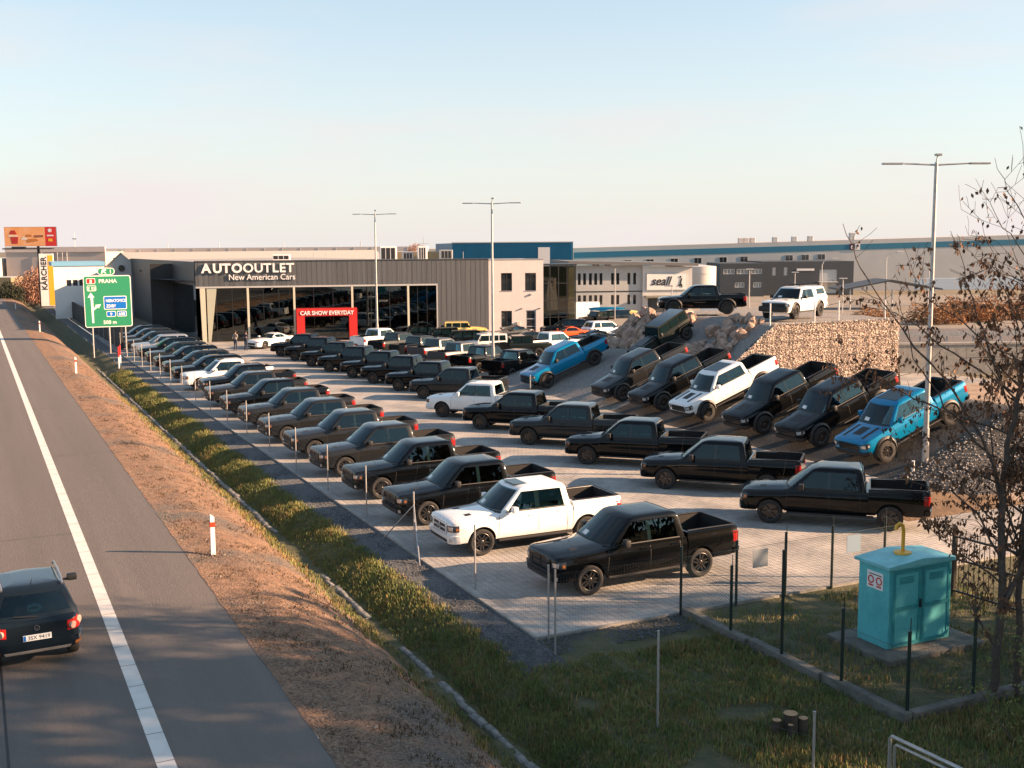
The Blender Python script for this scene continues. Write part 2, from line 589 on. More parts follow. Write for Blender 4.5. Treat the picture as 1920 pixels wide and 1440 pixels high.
PAINTED = set()
def build_vehicle(sp):
    """sp: dictionary of measures; returns the prototype root (Empty) with its parts"""
    kind, wb, F, L = sp['kind'], sp['wb'], sp['F'], sp['L']
    Rr = F - L
    P = PAINT['black']
    hull = Hull(F, sp['st'])
    root = thing(sp['name'], 'prototype', sp['cat'])
    tr, tw, hw = sp['tyre'], sp['tyre_w'], sp['half']
    ax = (wb / 2, -wb / 2)
    cut = []
    for x in ax:
        for s in (1, -1):
            c = MB()
            c.lathe([(0, -.24), (tr * sp.get('arch', 1.13), -.24), (tr * sp.get('arch', 1.13), .5), (0, .5)], 30, Matrix.Translation((x, s * (hw - .08), tr + .03)) @ Matrix.Rotation(0 if s > 0 else pi, 4, 'Z'))
            cut.append(c)
    bed = sp.get('bed')
    if bed:
        c = MB(); c.box(bed[1], bed[0], -bed[2], bed[2], bed[3], 3)
        cut.append(c)
    me = bool_cut(hull.build(), cut, 'body', [P, PLASTIC])
    mi = []
    for p in me.polygons:
        c = p.center
        dark = 0
        for x in ax:
            if sqrt((c.x - x) ** 2 + (c.z - tr - .03) ** 2) < tr * sp.get('arch', 1.13) + .004 and abs(c.y) < hw - .015 and abs(c.y) > hw - .4:
                if abs(p.normal.y) < .6 or abs(c.y) < hw - .28: dark = 1
        if p.normal.z < -.7 and c.z < .6: dark = 1
        mi.append(dark)
    me.polygons.foreach_set('material_index', mi)
    me.polygons.foreach_set('use_smooth', [True] * len(me.polygons))
    me.set_sharp_from_angle(angle=radians(28))
    PAINTED.add(me.name)
    link('body', me, root)
    def part(name, mb, m, painted=False, parent=root, smooth=35):
        me2 = mb.mesh(name, m, smooth)
        if painted: PAINTED.add(me2.name)
        return link(name, me2, parent)
    house = House(sp['house'])
    zb, zt = sp['glass']
    cav = House([(z - (.12 if i == 0 else (.05 if i > 1 else 0)), a - .09, b_ + .07, w_ - .055, c_, d_) for i, (z, a, b_, w_, c_, d_) in enumerate(sp['house'])]).build()
    cuts = [cav, house.pane_end(True, zb + .03, zt + .01, .08, .10, .08, thick=.25), house.pane_end(False, zb + .07, zt - .01, .13, .13, .08, thick=.22)]
    for s in (1, -1):
        for q in sp['panes']:
            cuts.append(house.pane_side((q[0] - .01, q[1] + .01, q[2] + .01, q[3] - .01, q[4] + .01, q[5] - .01), s, .06, .12))
    mc = bool_cut(house.build(), cuts, 'cab' if bed else 'roof_shell', [P])
    mc.polygons.foreach_set('use_smooth', [True] * len(mc.polygons))
    mc.set_sharp_from_angle(angle=radians(35))
    PAINTED.add(mc.name)
    link(mc.name, mc, root)
    # what shows through the glass
    q0, q1 = sp['panes'][0], sp['panes'][1]
    xs_ = (q0[0] + q0[1]) / 2 - .28
    for y in (.38, -.38):
        m = MB(); M_ = Matrix.Translation((xs_, y, zb - .25)) @ Matrix.Rotation(radians(-14), 4, 'Y'); m.rbox(-.07, .07, -.24, .24, 0, .48 + (zt - zb) * .25, .05, M_, seg=2); m.rbox(-.05, .05, -.13, .13, .50 + (zt - zb) * .25, .66 + (zt - zb) * .3, .04, M_, seg=2)
        part('seat', m, SEAT)
    m = MB(); M_ = Matrix.Translation(((q1[0] + q1[1]) / 2 - .25, 0, zb - .25)) @ Matrix.Rotation(radians(-14), 4, 'Y'); m.rbox(-.07, .07, -.62, .62, 0, .46 + (zt - zb) * .22, .05, M_, seg=2)
    part('rear_seat', m, SEAT)
    m = MB(); m.lathe([(.17, -.014), (.20, -.014), (.20, .014), (.17, .014)], 18, Matrix.Translation((xs_ + .52, .38, zb + .02)) @ Matrix.Rotation(radians(65), 4, 'Y') @ Matrix.Rotation(pi / 2, 4, 'X'), closed=True)
    part('steering_wheel', m, PLASTIC)
    xw = sp['house'][1][1]
    m = MB(); m.rbox(xw - .75, xw - .20, -.72, .72, zb - .12, zb + .0, .03)
    part('dashboard', m, PLASTIC)
    part('windshield', house.pane_end(True, zb + .02, zt + .02), GLASSV)
    part('cowl', house.pane_end(True, zb - .035, zb + .015, .05, .05, .010), PLASTIC)
    if sp.get('sheet', True): part('price_sheet', house.pane_end(True, zb + .055, zb + .15, .07, .07, .008, -.62, -.30), PAPER)
    part('rear_window', house.pane_end(False, zb + .06, zt, .12, .12), GLASSV)
    for s in (1, -1):
        for q in sp['panes']:
            part('side_window', house.pane_side(q, s), GLASSV)
        q = sp['panes']
        part('door_pillar', house.pane_side((q[0][1] - .003, q[1][0] + .003, q[1][3] + .003, q[0][2] - .003, q[0][4], q[0][5]), s, .006), GLASS)
        part('belt_trim', house.pane_side((q[0][0] + .10, q[-1][1] - .05, q[-1][1] - .05, q[0][0] + .08, q[0][4] - .030, q[0][4] - .004), s, .010), PLASTIC)
    if bed:
        m = MB()
        x1, x0, by, bz = bed
        t = .012
        m.box(x0 + .003, x1 - .003, -by + .003, by - .003, bz + .003, bz + .02)
        top = hull.at(x0 + .3)[2]
        m.box(x0 + .003, x0 + t, -by + .003, by - .003, bz + .02, top - .01); m.box(x1 - t, x1 - .003, -by + .003, by - .003, bz + .02, top - .01)
        m.box(x0 + t, x1 - t, -by + .003, -by + t, bz + .02, top - .01); m.box(x0 + t, x1 - t, by - t, by - .003, bz + .02, top - .01)
        for s in (-1, 1):
            m.rbox(ax[1] - .5, ax[1] + .5, s * (by - .11) - .1, s * (by - .11) + .1, bz + .02, bz + .24, .03)
        part('bed_liner', m, LINER)
        m = MB()                                                    # rail caps
        for s in (1, -1):
            m.rbox(x0 + .02, x1 - .01, s * (by + .035) - .035, s * (by + .035) + .035, top + .001, top + .022, .008)
        m.rbox(x0 - .07, x0 - .005, -by, by, top - .004, top + .02, .008)
        part('bed_rail', m, PLASTIC)
    cx, rx = F - .8, Rr + .8
    g = sp['grille']
    m = MB(); hull.wrap(m, cx, -g[0], g[0], g[1], g[2], .010, .03, 13, 3)
    gr = part('grille', m, PLASTIC)
    m = MB()
    if sp.get('bars') == 'cross':
        for z in (g[1] + .02, (g[1] + g[2]) / 2, g[2] - .02): hull.wrap(m, cx, -g[0] + 1, g[0] - 1, z - .016, z + .016, .024, .03, 13, 2)
        for t in (-g[0] + 2.5, 0, g[0] - 2.5): hull.wrap(m, cx, t - 1.6, t + 1.6, g[1] + .02, g[2] - .02, .020, .03, 2, 4)
    else:
        for k in range(3):
            z = g[1] + (g[2] - g[1]) * (k + .5) / 3
            hull.wrap(m, cx, -g[0] + 2, g[0] - 2, z - .014, z + .014, .022, .03, 11, 2)
    me2 = m.mesh('grille_bar', P)
    if sp.get('bars') == 'cross': PAINTED.add(me2.name)
    link('grille_bar', me2, gr)
    if sp.get('word'):
        me2 = text_mesh(sp['word'], .15, LENS, extrude=.006, offset=.004, align='CENTER', sx=1.15)
        o = link('lettering', me2, gr); o.matrix_local = Matrix.Translation((F + .03, 0, (g[1] + g[2]) / 2 - .055)) @ R(pi / 2) @ STAND
    b = sp['bumper']
    m = MB(); hull.wrap(m, cx, -b[0], b[0], b[1], b[2], b[3], b[3] + .03, 25, 4)
    part('front_bumper', m, P, True) if sp.get('body_bumper', True) else part('front_bumper', m, PLASTIC)
    m = MB(); hull.wrap(m, cx, -b[0] * .62, b[0] * .62, b[1] + .03, b[1] + .12, b[3] + .012, .03, 15, 2)
    part('air_intake', m, PLASTIC)
    hl = sp['head']
    for s in (1, -1):
        m = MB(); hull.wrap(m, cx, s * hl[0], s * hl[1], hl[2], hl[3], .012, .03, 9, 3, zf=lambda i, k: hl[2] + .02 * i + (hl[3] - hl[2]) * k)
        h = part('headlight', m, LENSD)
        m = MB()
        d = hl[1] - hl[0]
        hull.wrap(m, cx, s * (hl[0] + d * .12), s * (hl[0] + d * .58), hl[2] + .045, hl[3] - .025, .020, .02, 5, 3)
        link('lens', m.mesh('lens', LENS), h)
        m = MB(); hull.wrap(m, cx, s * (hl[0] + d * .80), s * (hl[0] + d * .95), hl[2] + .055, hl[3] - .05, .018, .02, 4, 2)
        link('turn_signal', m.mesh('turn_signal', sp.get('turn', AMBER)), h)
        if sp.get('fog'):
            fg = sp['fog']
            m = MB(); hull.wrap(m, cx, s * fg[0], s * fg[1], fg[2], fg[3], b[3] + .014, .03, 3, 2)
            part('fog_light', m, LENS)
    tl = sp['tail']
    for s in (1, -1):
        m = MB(); hull.wrap(m, rx, 180 - s * tl[0], 180 - s * tl[1], tl[2], tl[3], .012, .03, 7, 3)
        part('tail_light', m, TAIL)
    rb = sp['rbumper']
    m = MB(); hull.wrap(m, rx, 180 - rb[0], 180 + rb[0], rb[1], rb[2], rb[3], rb[3] + .05, 17, 3)
    part('rear_bumper', m, P, sp.get('rb_paint', True))
    m = MB(); hull.wrap(m, rx, 180 - 13, 180 + 13, rb[1] + .05, rb[2] - .03, rb[3] + .012, .02, 3, 2)
    part('licence_plate', m, PLASTIC)
    # gaps, handles, steps, mirrors, flares
    for s in (1, -1):
        for xs, z0, z1, lean in sp['gaps']:
            m = MB()
            hull.side(m, lambda a, q: (xs + (a - .5) * .014 + lean * q, z0 + (z1 - z0) * q), s, .0022, .008, 2, 8)
            part('panel_gap', m, PLASTIC)
    for s in (1, -1):
        for xs, z in sp['handles']:
            y = hull.y(xs, z)
            m = MB(); m.rbox(xs - .10, xs + .10, s * (y + .022) - .016, s * (y + .022) + .016, z - .018, z + .018, .008)
            part('door_handle', m, P, True)
        if sp.get('step'):
            m = MB()
            m.rbox(ax[1] + tr * 1.25, ax[0] - tr * 1.3, s * (hw - .05) - .09, s * (hw - .05) + .07, sp['step'] - .03, sp['step'] + .03, .012)
            for xx in (-.8, 0, .8): m.cyl((xx, s * (hw - .06), sp['step']), (xx, s * (hw - .32), sp['step'] + .12), .018, seg=6)
            part('side_step', m, PLASTIC)
        mx, mz = sp['mirror']
        y = house.at(mz)[2]
        m = MB(); m.rbox(mx - .09, mx + .07, s * (y + .20) - .10, s * (y + .20) + .11, mz + .0, mz + sp.get('mirror_h', .2), .035, seg=2)
        m.rbox(mx - .04, mx + .04, s * (y + .03) - .1, s * (y + .03) + .1, mz + .01, mz + .06, .015)
        part('mirror', m, P if sp.get('mirror_paint') else PLASTIC, bool(sp.get('mirror_paint')))
    if sp.get('flare'):
        fw = sp['flare']
        for x in ax:
            for s in (1, -1):
                m = MB()
                r0, r1 = tr * 1.10, tr * 1.36
                out, inn = [], []
                na = 17
                for i in range(na):
                    a = radians(-8 + 196 * i / (na - 1))
                    for j, (rr, oy) in enumerate(((r0, fw * .8), (r0 + .02, fw), (r1 - .06, fw * .8), (r1, .012))):
                        px, pz = x + rr * cos(a), tr + .03 + rr * sin(a)
                        yy = hull.y(px, min(max(pz, hull.at(px)[1] + .1), hull.at(px)[2] - .12))
                        out.append((px, s * (max(yy, hw - .05) + oy), pz)); inn.append((px, s * (hw - .16), pz))
                m.slab(out, inn, na, 4)
                part('wheel_arch_flare', m, PLASTIC)
    for x0, x1, y0, y1, nm in sp.get('hood', []):
        for s in ((1, -1) if y0 > 0 or y1 > .5 else (1,)):
            m, out, inn = MB(), [], []
            na, nb = 7, 4
            for i in range(na):
                for j in range(nb):
                    x = x0 + (x1 - x0) * i / (na - 1)
                    k = j / (nb - 1)
                    yy = (y0 + (y1 - y0) * k)
                    w, zb_, zt_, zc_ = hull.at(x)
                    sc = hull.sec(w, zb_, zt_, zc_)[10:]
                    z = zc_
                    for (ya, za), (yb_, zb2) in zip(sc, sc[1:]):
                        if yb_ <= abs(yy) <= ya: z = za + (zb2 - za) * (ya - abs(yy)) / (ya - yb_)
                    out.append((x, s * yy, z + .005)); inn.append((x, s * yy, z - .01))
            m.slab(out, inn, na, nb)
            part(nm, m, PLASTIC)
    for q in sp.get('roof', []):
        m = MB(); m.rbox(*q, .01)
        part('sunroof', m, GLASS)
    if sp.get('antenna'):
        m = MB(); a = sp['antenna']; m.cyl(a, (a[0] - .12, a[1], a[2] + .75), .006, .003, 5)
        part('antenna', m, PLASTIC)
    # wheels
    tm, rb_, rb2 = wheel_meshes(tr, tw, sp['rim'])
    for x in ax:
        for s in (1, -1):
            w = link('wheel', tm, root)
            w.location = (x, s * (hw - tw / 2 - .02 + sp.get('poke', 0)), tr)
            w.rotation_euler = (0, rng.uniform(0, 6), 0 if s > 0 else pi)
            r = link('rim', rb_ if not sp.get('bright') else rb2, w)
    return root

_cache = {}
def recolour(col):
    def f(me):
        if me.name not in PAINTED: return me
        k = (me.name, col)
        if k not in _cache:
            c = me.copy()
            c.materials[0] = PAINT[col]
            _cache[k] = c
        return _cache[k]
    return f
PROTO = {}
def vehicle(kind, col, pos, yaw, label, cat=None, group=None, pitch=0.0, drop=(), name=None, tilt=None):
    """a copy of a prototype; pos is the ground point under the middle of the wheelbase"""
    p = PROTO[kind]
    M = Matrix.Translation(pos) @ (R(yaw) @ Matrix.Rotation(pitch, 4, 'Y'))
    c = p.copy()
    if name: c.name = name
    COL.objects.link(c)
    c.matrix_world = M
    for ch in p.children:
        nm = ch.name.split('.')[0]
        if nm in drop: continue
        copy_tree(ch, c, recolour(col))
    for k in list(c.keys()):
        if k in ('label', 'group', 'category'): del c[k]
    return tag(c, label, cat or p['category'], group)
def ram_spec(wb=3.57, extra=0.0):
    F = wb / 2 + .98
    e = extra
    return dict(kind='pickup', name='pickup_truck', cat='pickup truck', wb=wb, F=F, L=5.82 + e, half=1.0, tyre=.41, tyre_w=.285, rim='five', poke=.0,
        st=[(0, .74, .48, .965, .985), (.025, .82, .42, 1.025, 1.048), (.07, .885, .40, 1.06, 1.09), (.14, .935, .395, 1.078, 1.115), (.26, .972, .40, 1.092, 1.145), (.5, .998, .41, 1.10, 1.175),
            (.98, 1.01, .42, 1.13, 1.215), (1.40, 1.005, .43, 1.16, 1.25), (1.62, 1.0, .43, 1.215, 1.25), (4.055, 1.0, .43, 1.235, 1.25),
            (4.06, .95, .44, 1.20, 1.21), (4.085, .95, .44, 1.20, 1.21), (4.09, .995, .45, 1.33, 1.335), (5.55 + e, .998, .47, 1.345, 1.35), (5.74 + e, .985, .50, 1.345, 1.35), (5.80 + e, .955, .53, 1.33, 1.335), (5.82 + e, .93, .55, 1.31, 1.312)],
        house=[(1.10, F - 1.34, F - 4.04, .95, .22, .02), (1.225, F - 1.42, F - 4.04, .935, .22, .02), (1.80, F - 2.12, F - 3.92, .775, .16, .02), (1.87, F - 2.22, F - 3.88, .745, .15, .03), (1.905, F - 2.34, F - 3.84, .70, .14, .03)],
        glass=(1.25, 1.81),
        panes=[(F - 1.86, F - 2.80, F - 2.80, F - 2.36, 1.265, 1.79), (F - 2.92, F - 3.78, F - 3.70, F - 2.92, 1.265, 1.79)],
        bed=(F - 4.15, F - 5.74 - e, .80, .80), grille=(34, .70, 1.01), bars='cross', bumper=(62, .44, .685, .05),
        head=(37, 60, .79, .97), tail=(49, 59, .90, 1.20), rbumper=(58, .56, .74, .07), fog=(44, 49, .50, .60),
        gaps=[(F - 1.50, .50, 1.14, -.05), (F - 2.86, .50, 1.22, 0), (F - 3.86, .62, 1.22, .04)],
        handles=[(F - 2.62, 1.08), (F - 3.62, 1.09)], step=.42, mirror=(F - 1.98, 1.23), antenna=(F - 1.25, -.86, 1.15),
        hood=[(F - .62, F - .82, .36, .56, 'hood_vent')])
def raptor_spec():
    wb = 3.68
    F = wb / 2 + .96
    return dict(kind='pickup', name='offroad_pickup_truck', cat='pickup truck', wb=wb, F=F, L=5.89, half=1.04, tyre=.445, tyre_w=.30, rim='offroad', arch=1.16, flare=.075, poke=.05,
        st=[(0, .78, .62, 1.07, 1.09), (.03, .86, .57, 1.135, 1.16), (.08, .92, .55, 1.165, 1.195), (.16, .96, .55, 1.185, 1.22), (.4, .99, .55, 1.20, 1.245), (.96, 1.0, .55, 1.235, 1.29), (1.45, 1.0, .55, 1.265, 1.315), (1.62, 1.0, .55, 1.30, 1.325),
            (4.05, 1.0, .55, 1.32, 1.33), (4.055, .955, .55, 1.29, 1.30), (4.08, .955, .55, 1.29, 1.30), (4.085, .995, .56, 1.425, 1.43), (5.70, 1.0, .58, 1.445, 1.45), (5.84, .985, .60, 1.445, 1.45), (5.89, .95, .64, 1.42, 1.425)],
        house=[(1.18, F - 1.30, F - 4.04, .955, .16, .02), (1.305, F - 1.38, F - 4.03, .94, .16, .02), (1.86, F - 2.05, F - 3.93, .80, .12, .02), (1.935, F - 2.17, F - 3.88, .765, .11, .03), (1.965, F - 2.28, F - 3.83, .72, .10, .03)],
        glass=(1.33, 1.87),
        panes=[(F - 1.80, F - 2.74, F - 2.74, F - 2.30, 1.345, 1.85), (F - 2.88, F - 3.82, F - 3.74, F - 2.88, 1.345, 1.85)],
        bed=(F - 4.13, F - 5.80, .81, .88), grille=(36, .80, 1.10), bars='slat', bumper=(60, .56, .77, .045), body_bumper=False,
        head=(38, 60, .90, 1.10), turn=LENS, tail=(49, 59, .99, 1.28), rbumper=(58, .64, .80, .07), rb_paint=False,
        gaps=[(F - 1.50, .62, 1.23, -.03), (F - 2.82, .62, 1.30, 0), (F - 3.86, .74, 1.30, .04)],
        handles=[(F - 2.58, 1.16), (F - 3.62, 1.17)], step=.50, mirror=(F - 1.92, 1.31), mirror_h=.23,
        hood=[(F - .55, F - 1.10, -.30, .30, 'hood_vent')])
def spec_variants():
    sp = {}
    sp['ram'] = ram_spec()
    s = ram_spec(3.80, .17); s['rim'] = 'six'; sp['ram_long'] = s
    s = ram_spec(); s['roof'] = [(s['F'] - 2.75, s['F'] - 2.30, -.42, .42, 1.93, 1.952)]; s['mirror_paint'] = True; s['word'] = 'RAM'; sp['ram_sunroof'] = s
    s = ram_spec(); s['tyre'] = .45; s['tyre_w'] = .32; s['poke'] = .07; s['flare'] = .07; s['arch'] = 1.15; s['rim'] = 'offroad'; s['word'] = 'RAM'; sp['ram_lifted'] = s
    s = ram_spec(3.75, .05); s['bars'] = 'slat'; s['grille'] = (38, .72, 1.0); s['head'] = (40, 58, .84, .98); s['turn'] = LENS; s['hood'] = []; s['rim'] = 'six'; sp['chevy'] = s
    s = raptor_spec(); sp['raptor'] = s
    F = s['F']
    s = raptor_spec(); s['hood'] = [(F - .50, F - 1.12, -.22, .22, 'hood_decal'), (F - .30, F - 1.25, .46, .60, 'hood_decal')]
    s['roof'] = [(F - 3.45, F - 2.42, -.56, .56, 1.990, 2.010)]; s['mirror_paint'] = True; sp['raptor_decal'] = s
    # estate-like sport utility
    F = 1.52 + .90
    sp['suv'] = dict(kind='car', name='sport_utility_vehicle', cat='suv', wb=3.04, F=F, L=5.10, half=.96, tyre=.385, tyre_w=.26, rim='six',
        st=[(0, .70, .44, .82, .84), (.03, .79, .36, .90, .92), (.10, .875, .31, .97, 1.0), (.25, .93, .30, 1.02, 1.06), (.6, .96, .31, 1.05, 1.10), (1.3, .965, .32, 1.09, 1.16), (1.55, .965, .32, 1.13, 1.17), (4.4, .965, .33, 1.17, 1.18), (4.85, .95, .36, 1.17, 1.18), (5.02, .90, .40, 1.13, 1.14), (5.10, .82, .46, 1.05, 1.06)],
        house=[(1.05, F - 1.25, F - 5.00, .90, .22, .10), (1.15, F - 1.34, F - 4.98, .885, .22, .10), (1.66, F - 2.12, F - 4.66, .72, .16, .08), (1.72, F - 2.26, F - 4.55, .69, .15, .08), (1.75, F - 2.42, F - 4.45, .64, .14, .08)],
        glass=(1.17, 1.66), panes=[(F - 1.86, F - 2.75, F - 2.75, F - 2.36, 1.19, 1.64), (F - 2.85, F - 3.70, F - 3.70, F - 2.85, 1.19, 1.64), (F - 3.80, F - 4.62, F - 4.42, F - 3.80, 1.19, 1.64)],
        grille=(30, .60, .86), bars='cross', bumper=(60, .34, .56, .03), head=(34, 58, .72, .86), tail=(42, 62, .86, 1.04), rbumper=(60, .42, .66, .04),
        gaps=[(F - 1.42, .42, 1.05, -.04), (F - 2.80, .42, 1.14, 0), (F - 3.75, .55, 1.14, .1)], handles=[(F - 2.55, .98), (F - 3.5, .98)], mirror=(F - 1.95, 1.15), antenna=None)
    # low sports coupe
    F = 1.40 + .95
    sp['coupe'] = dict(kind='car', sheet=False, name='sports_coupe', cat='sports car', wb=2.80, F=F, L=4.80, half=.95, tyre=.355, tyre_w=.27, rim='five', mirror_paint=True,
        st=[(0, .70, .34, .62, .64), (.04, .80, .26, .70, .72), (.14, .87, .20, .76, .80), (.35, .92, .19, .80, .86), (.95, .95, .20, .84, .92), (1.6, .945, .21, .88, .95), (2.0, .945, .21, .90, .95), (3.6, .955, .22, .94, .95), (4.2, .955, .25, .95, .99), (4.65, .92, .32, .96, 1.01), (4.80, .84, .40, .92, .95)],
        house=[(.86, F - 1.55, F - 4.25, .86, .24, .10), (.93, F - 1.68, F - 4.15, .845, .24, .12), (1.26, F - 2.35, F - 3.45, .66, .16, .14), (1.31, F - 2.52, F - 3.28, .63, .14, .14), (1.335, F - 2.66, F - 3.15, .58, .12, .12)],
        glass=(.95, 1.26), panes=[(F - 2.05, F - 3.00, F - 3.00, F - 2.52, .965, 1.245), (F - 3.08, F - 3.62, F - 3.28, F - 3.08, .965, 1.235)],
        grille=(36, .40, .58), bars='slat', bumper=(58, .22, .36, .02), head=(40, 58, .60, .70), turn=LENS, tail=(24, 52, .76, .88), rbumper=(58, .34, .60, .03),
        gaps=[(F - 1.62, .32, .84, -.05), (F - 3.04, .32, .90, .05)], handles=[(F - 2.8, .80)], mirror=(F - 2.02, .95), mirror_h=.13)
    # compact tall hatchback seen from behind
    F = 1.29 + .86
    sp['hatch'] = dict(kind='car', name='hatchback_car', cat='car', wb=2.58, F=F, L=4.22, half=.88, tyre=.325, tyre_w=.215, rim='plain', bright=True, sheet=False,
        st=[(0, .62, .42, .72, .74), (.04, .72, .34, .78, .80), (.14, .80, .28, .84, .87), (.35, .85, .26, .90, .95), (.85, .875, .27, .97, 1.04), (1.15, .88, .28, 1.02, 1.06), (3.5, .885, .29, 1.05, 1.06), (3.85, .875, .31, 1.05, 1.06), (4.05, .84, .34, 1.03, 1.04), (4.16, .79, .36, 1.0, 1.01), (4.22, .70, .42, .95, .96)],
        house=[(.95, F - .98, F - 4.13, .85, .20, .10), (1.04, F - 1.08, F - 4.10, .835, .20, .12), (1.48, F - 1.80, F - 3.86, .665, .16, .12), (1.555, F - 1.98, F - 3.76, .63, .15, .12), (1.585, F - 2.12, F - 3.64, .58, .14, .10)],
        glass=(1.06, 1.49), panes=[(F - 1.50, F - 2.42, F - 2.42, F - 2.04, 1.075, 1.47), (F - 2.50, F - 3.30, F - 3.30, F - 2.50, 1.075, 1.47), (F - 3.38, F - 3.82, F - 3.70, F - 3.38, 1.075, 1.46)],
        grille=(26, .56, .70), bars='slat', bumper=(60, .30, .48, .03), head=(36, 58, .66, .84), tail=(36, 62, .80, 1.02), rbumper=(66, .36, .56, .035),
        gaps=[(F - 1.30, .42, .98, 0), (F - 2.46, .42, 1.04, 0), (F - 3.35, .60, 1.04, .05)], handles=[(F - 2.25, .90), (F - 3.15, .90)], mirror=(F - 1.55, 1.04), mirror_h=.15)
    return sp
def build_jeep(pickup=False):
    """boxy off-road wagon with flat fenders, upright screen and spare wheel"""
    P = PAINT['black']
    root = thing('offroad_wagon', 'prototype', 'jeep')
    wb = 3.0 if not pickup else 3.45
    F, tr = wb / 2 + .62, .42
    Rr = -wb / 2 - (.62 if not pickup else 1.15)
    cab_r = Rr if not pickup else -wb / 2 + .42
    def part(name, mb, m, painted=False, parent=root, smooth=35):
        me = mb.mesh(name, m, smooth)
        if painted: PAINTED.add(me.name)
        return link(name, me, parent)
    m = MB()
    m.rbox(Rr, F - 1.62, -.79, .79, .55, 1.20, .05, seg=2)              # tub
    m.prism([(F - 1.66, .62), (F - .08, .66), (F - .05, 1.06), (F - .12, 1.16), (F - .6, 1.20), (F - 1.66, 1.23)], -.56, .56)     # bonnet block
    m.prism([(F - 1.66, 1.23), (F - .75, 1.19), (F - .5, 1.215), (F - 1.0, 1.27), (F - 1.66, 1.29)], -.34, .34)
    part('body', m, P, True)
    for s in (1, -1):
        for x in (wb / 2, -wb / 2):
            m = MB()
            f0, f1 = (.60, -.62) if x > 0 else (.58, -.58)
            poly = [(x + f0, .74), (x + f0 - .14, .98), (x + f0 - .22, 1.01), (x + f1 + .22, 1.01), (x + f1, .72), (x + f1 + .05, .70), (x + f1 + .25, .955), (x + f0 - .25, .955), (x + f0 - .05, .73)]
            m.prism(poly, s * .54, s * .95)
            part('fender_flare', m, P, True)
        m = MB(); m.rbox(-wb / 2 + .55, wb / 2 - .6, s * .80 - .07, s * .80 + .09, .44, .51, .02)
        part('side_step', m, PLASTIC)
        m = MB(); m.rbox(F - 1.86, F - 1.72, s * .93 - .10, s * .93 + .10, 1.24, 1.46, .03, seg=2)
        part('mirror', m, PLASTIC)
        m = MB(); m.lathe([(0, .03), (.085, .03), (.095, .0), (.095, -.03), (0, -.03)], 16, Matrix.Translation((F - .045, s * .40, .98)) @ Matrix.Rotation(-pi / 2, 4, 'Z'))
        h = part('headlight', m, LENS)
        m = MB(); m.rbox(Rr - .035, Rr + .05, s * .70 - .08, s * .70 + .06, .86, 1.08, .015)
        part('tail_light', m, TAIL)
        for q, (a, b) in enumerate(((F - 1.80, F - 2.62), (F - 2.72, F - 3.45))):
            m = MB(); m.prism([(a, 1.27), (b, 1.27), (b, 1.72), (a - (.16 if q == 0 else 0), 1.72)], s * .735, s * .757)
            part('side_window', m, GLASS)
            m = MB(); m.rbox(b + .10, b + .28, s * .79 - .02, s * .79 + .03, 1.08, 1.12, .01)
            part('door_handle', m, PLASTIC)
            m = MB(); m.box(b - .058, b - .045, s * .78, s * .793, .6, 1.2)
            part('panel_gap', m, PLASTIC)
        if not pickup:
            m = MB(); m.prism([(F - 3.56, 1.27), (Rr + .14, 1.27), (Rr + .18, 1.72), (F - 3.56, 1.72)], s * .735, s * .757)
            part('side_window', m, GLASS)
    m = MB(); m.prism([(F - .07, .66), (F - .03, .70), (F - .03, 1.06), (F - .10, 1.14), (F - .14, 1.14), (F - .14, .66)], -.57, .57)
    gr = part('grille', m, P, True)
    for k in range(7):
        m = MB(); y = (k - 3) * .088; m.rbox(F - .045, F - .022, y - .028, y + .028, .74, 1.04, .01)
        link('grille_slot', m.mesh('grille_slot', PLASTIC), gr)
    m = MB(); m.rbox(F - .02, F + .16, -.80, .80, .52, .68, .03, seg=2); m.rbox(F - .2, F, -.35, .35, .5, .64, .02)
    part('front_bumper', m, PLASTIC)
    m = MB(); m.rbox(Rr - .14, Rr - .003, -.80, .80, .52, .66, .03)
    part('rear_bumper', m, PLASTIC)
    m = MB(); m.prism([(F - 1.62, 1.20), (F - 1.90, 1.77), (F - 1.94, 1.83), (cab_r + .12, 1.85), (cab_r + .03, 1.80), (cab_r + .005, 1.20)], -.735, .735)
    part('hard_top', m, P, True)
    m = MB(); m.prism([(F - 1.632, 1.29), (F - 1.868, 1.75), (F - 1.88, 1.75), (F - 1.645, 1.29)], -.64, .64)
    part('windshield', m, GLASS)
    m = MB(); m.box(cab_r - .012, cab_r + .02, -.56, .56, 1.30, 1.72)
    part('rear_window', m, GLASS)
    if pickup:
        m = MB(); m.box(Rr + .08, cab_r - .06, -.66, .66, 1.19, 1.206)
        part('bed_cover', m, LINER)
    tm, rb, rb2 = wheel_meshes(tr, .28, 'offroad')
    for x in (wb / 2, -wb / 2):
        for s in (1, -1):
            w = link('wheel', tm, root); w.location = (x, s * .80, tr); w.rotation_euler = (0, rng.uniform(0, 6), 0 if s > 0 else pi)
            link('rim', rb, w)
    if not pickup:
        w = link('spare_wheel', tm, root); w.location = (Rr - .16, .05, 1.03); w.rotation_euler = (0, 0, pi / 2)
        link('rim', rb, w)
    return root

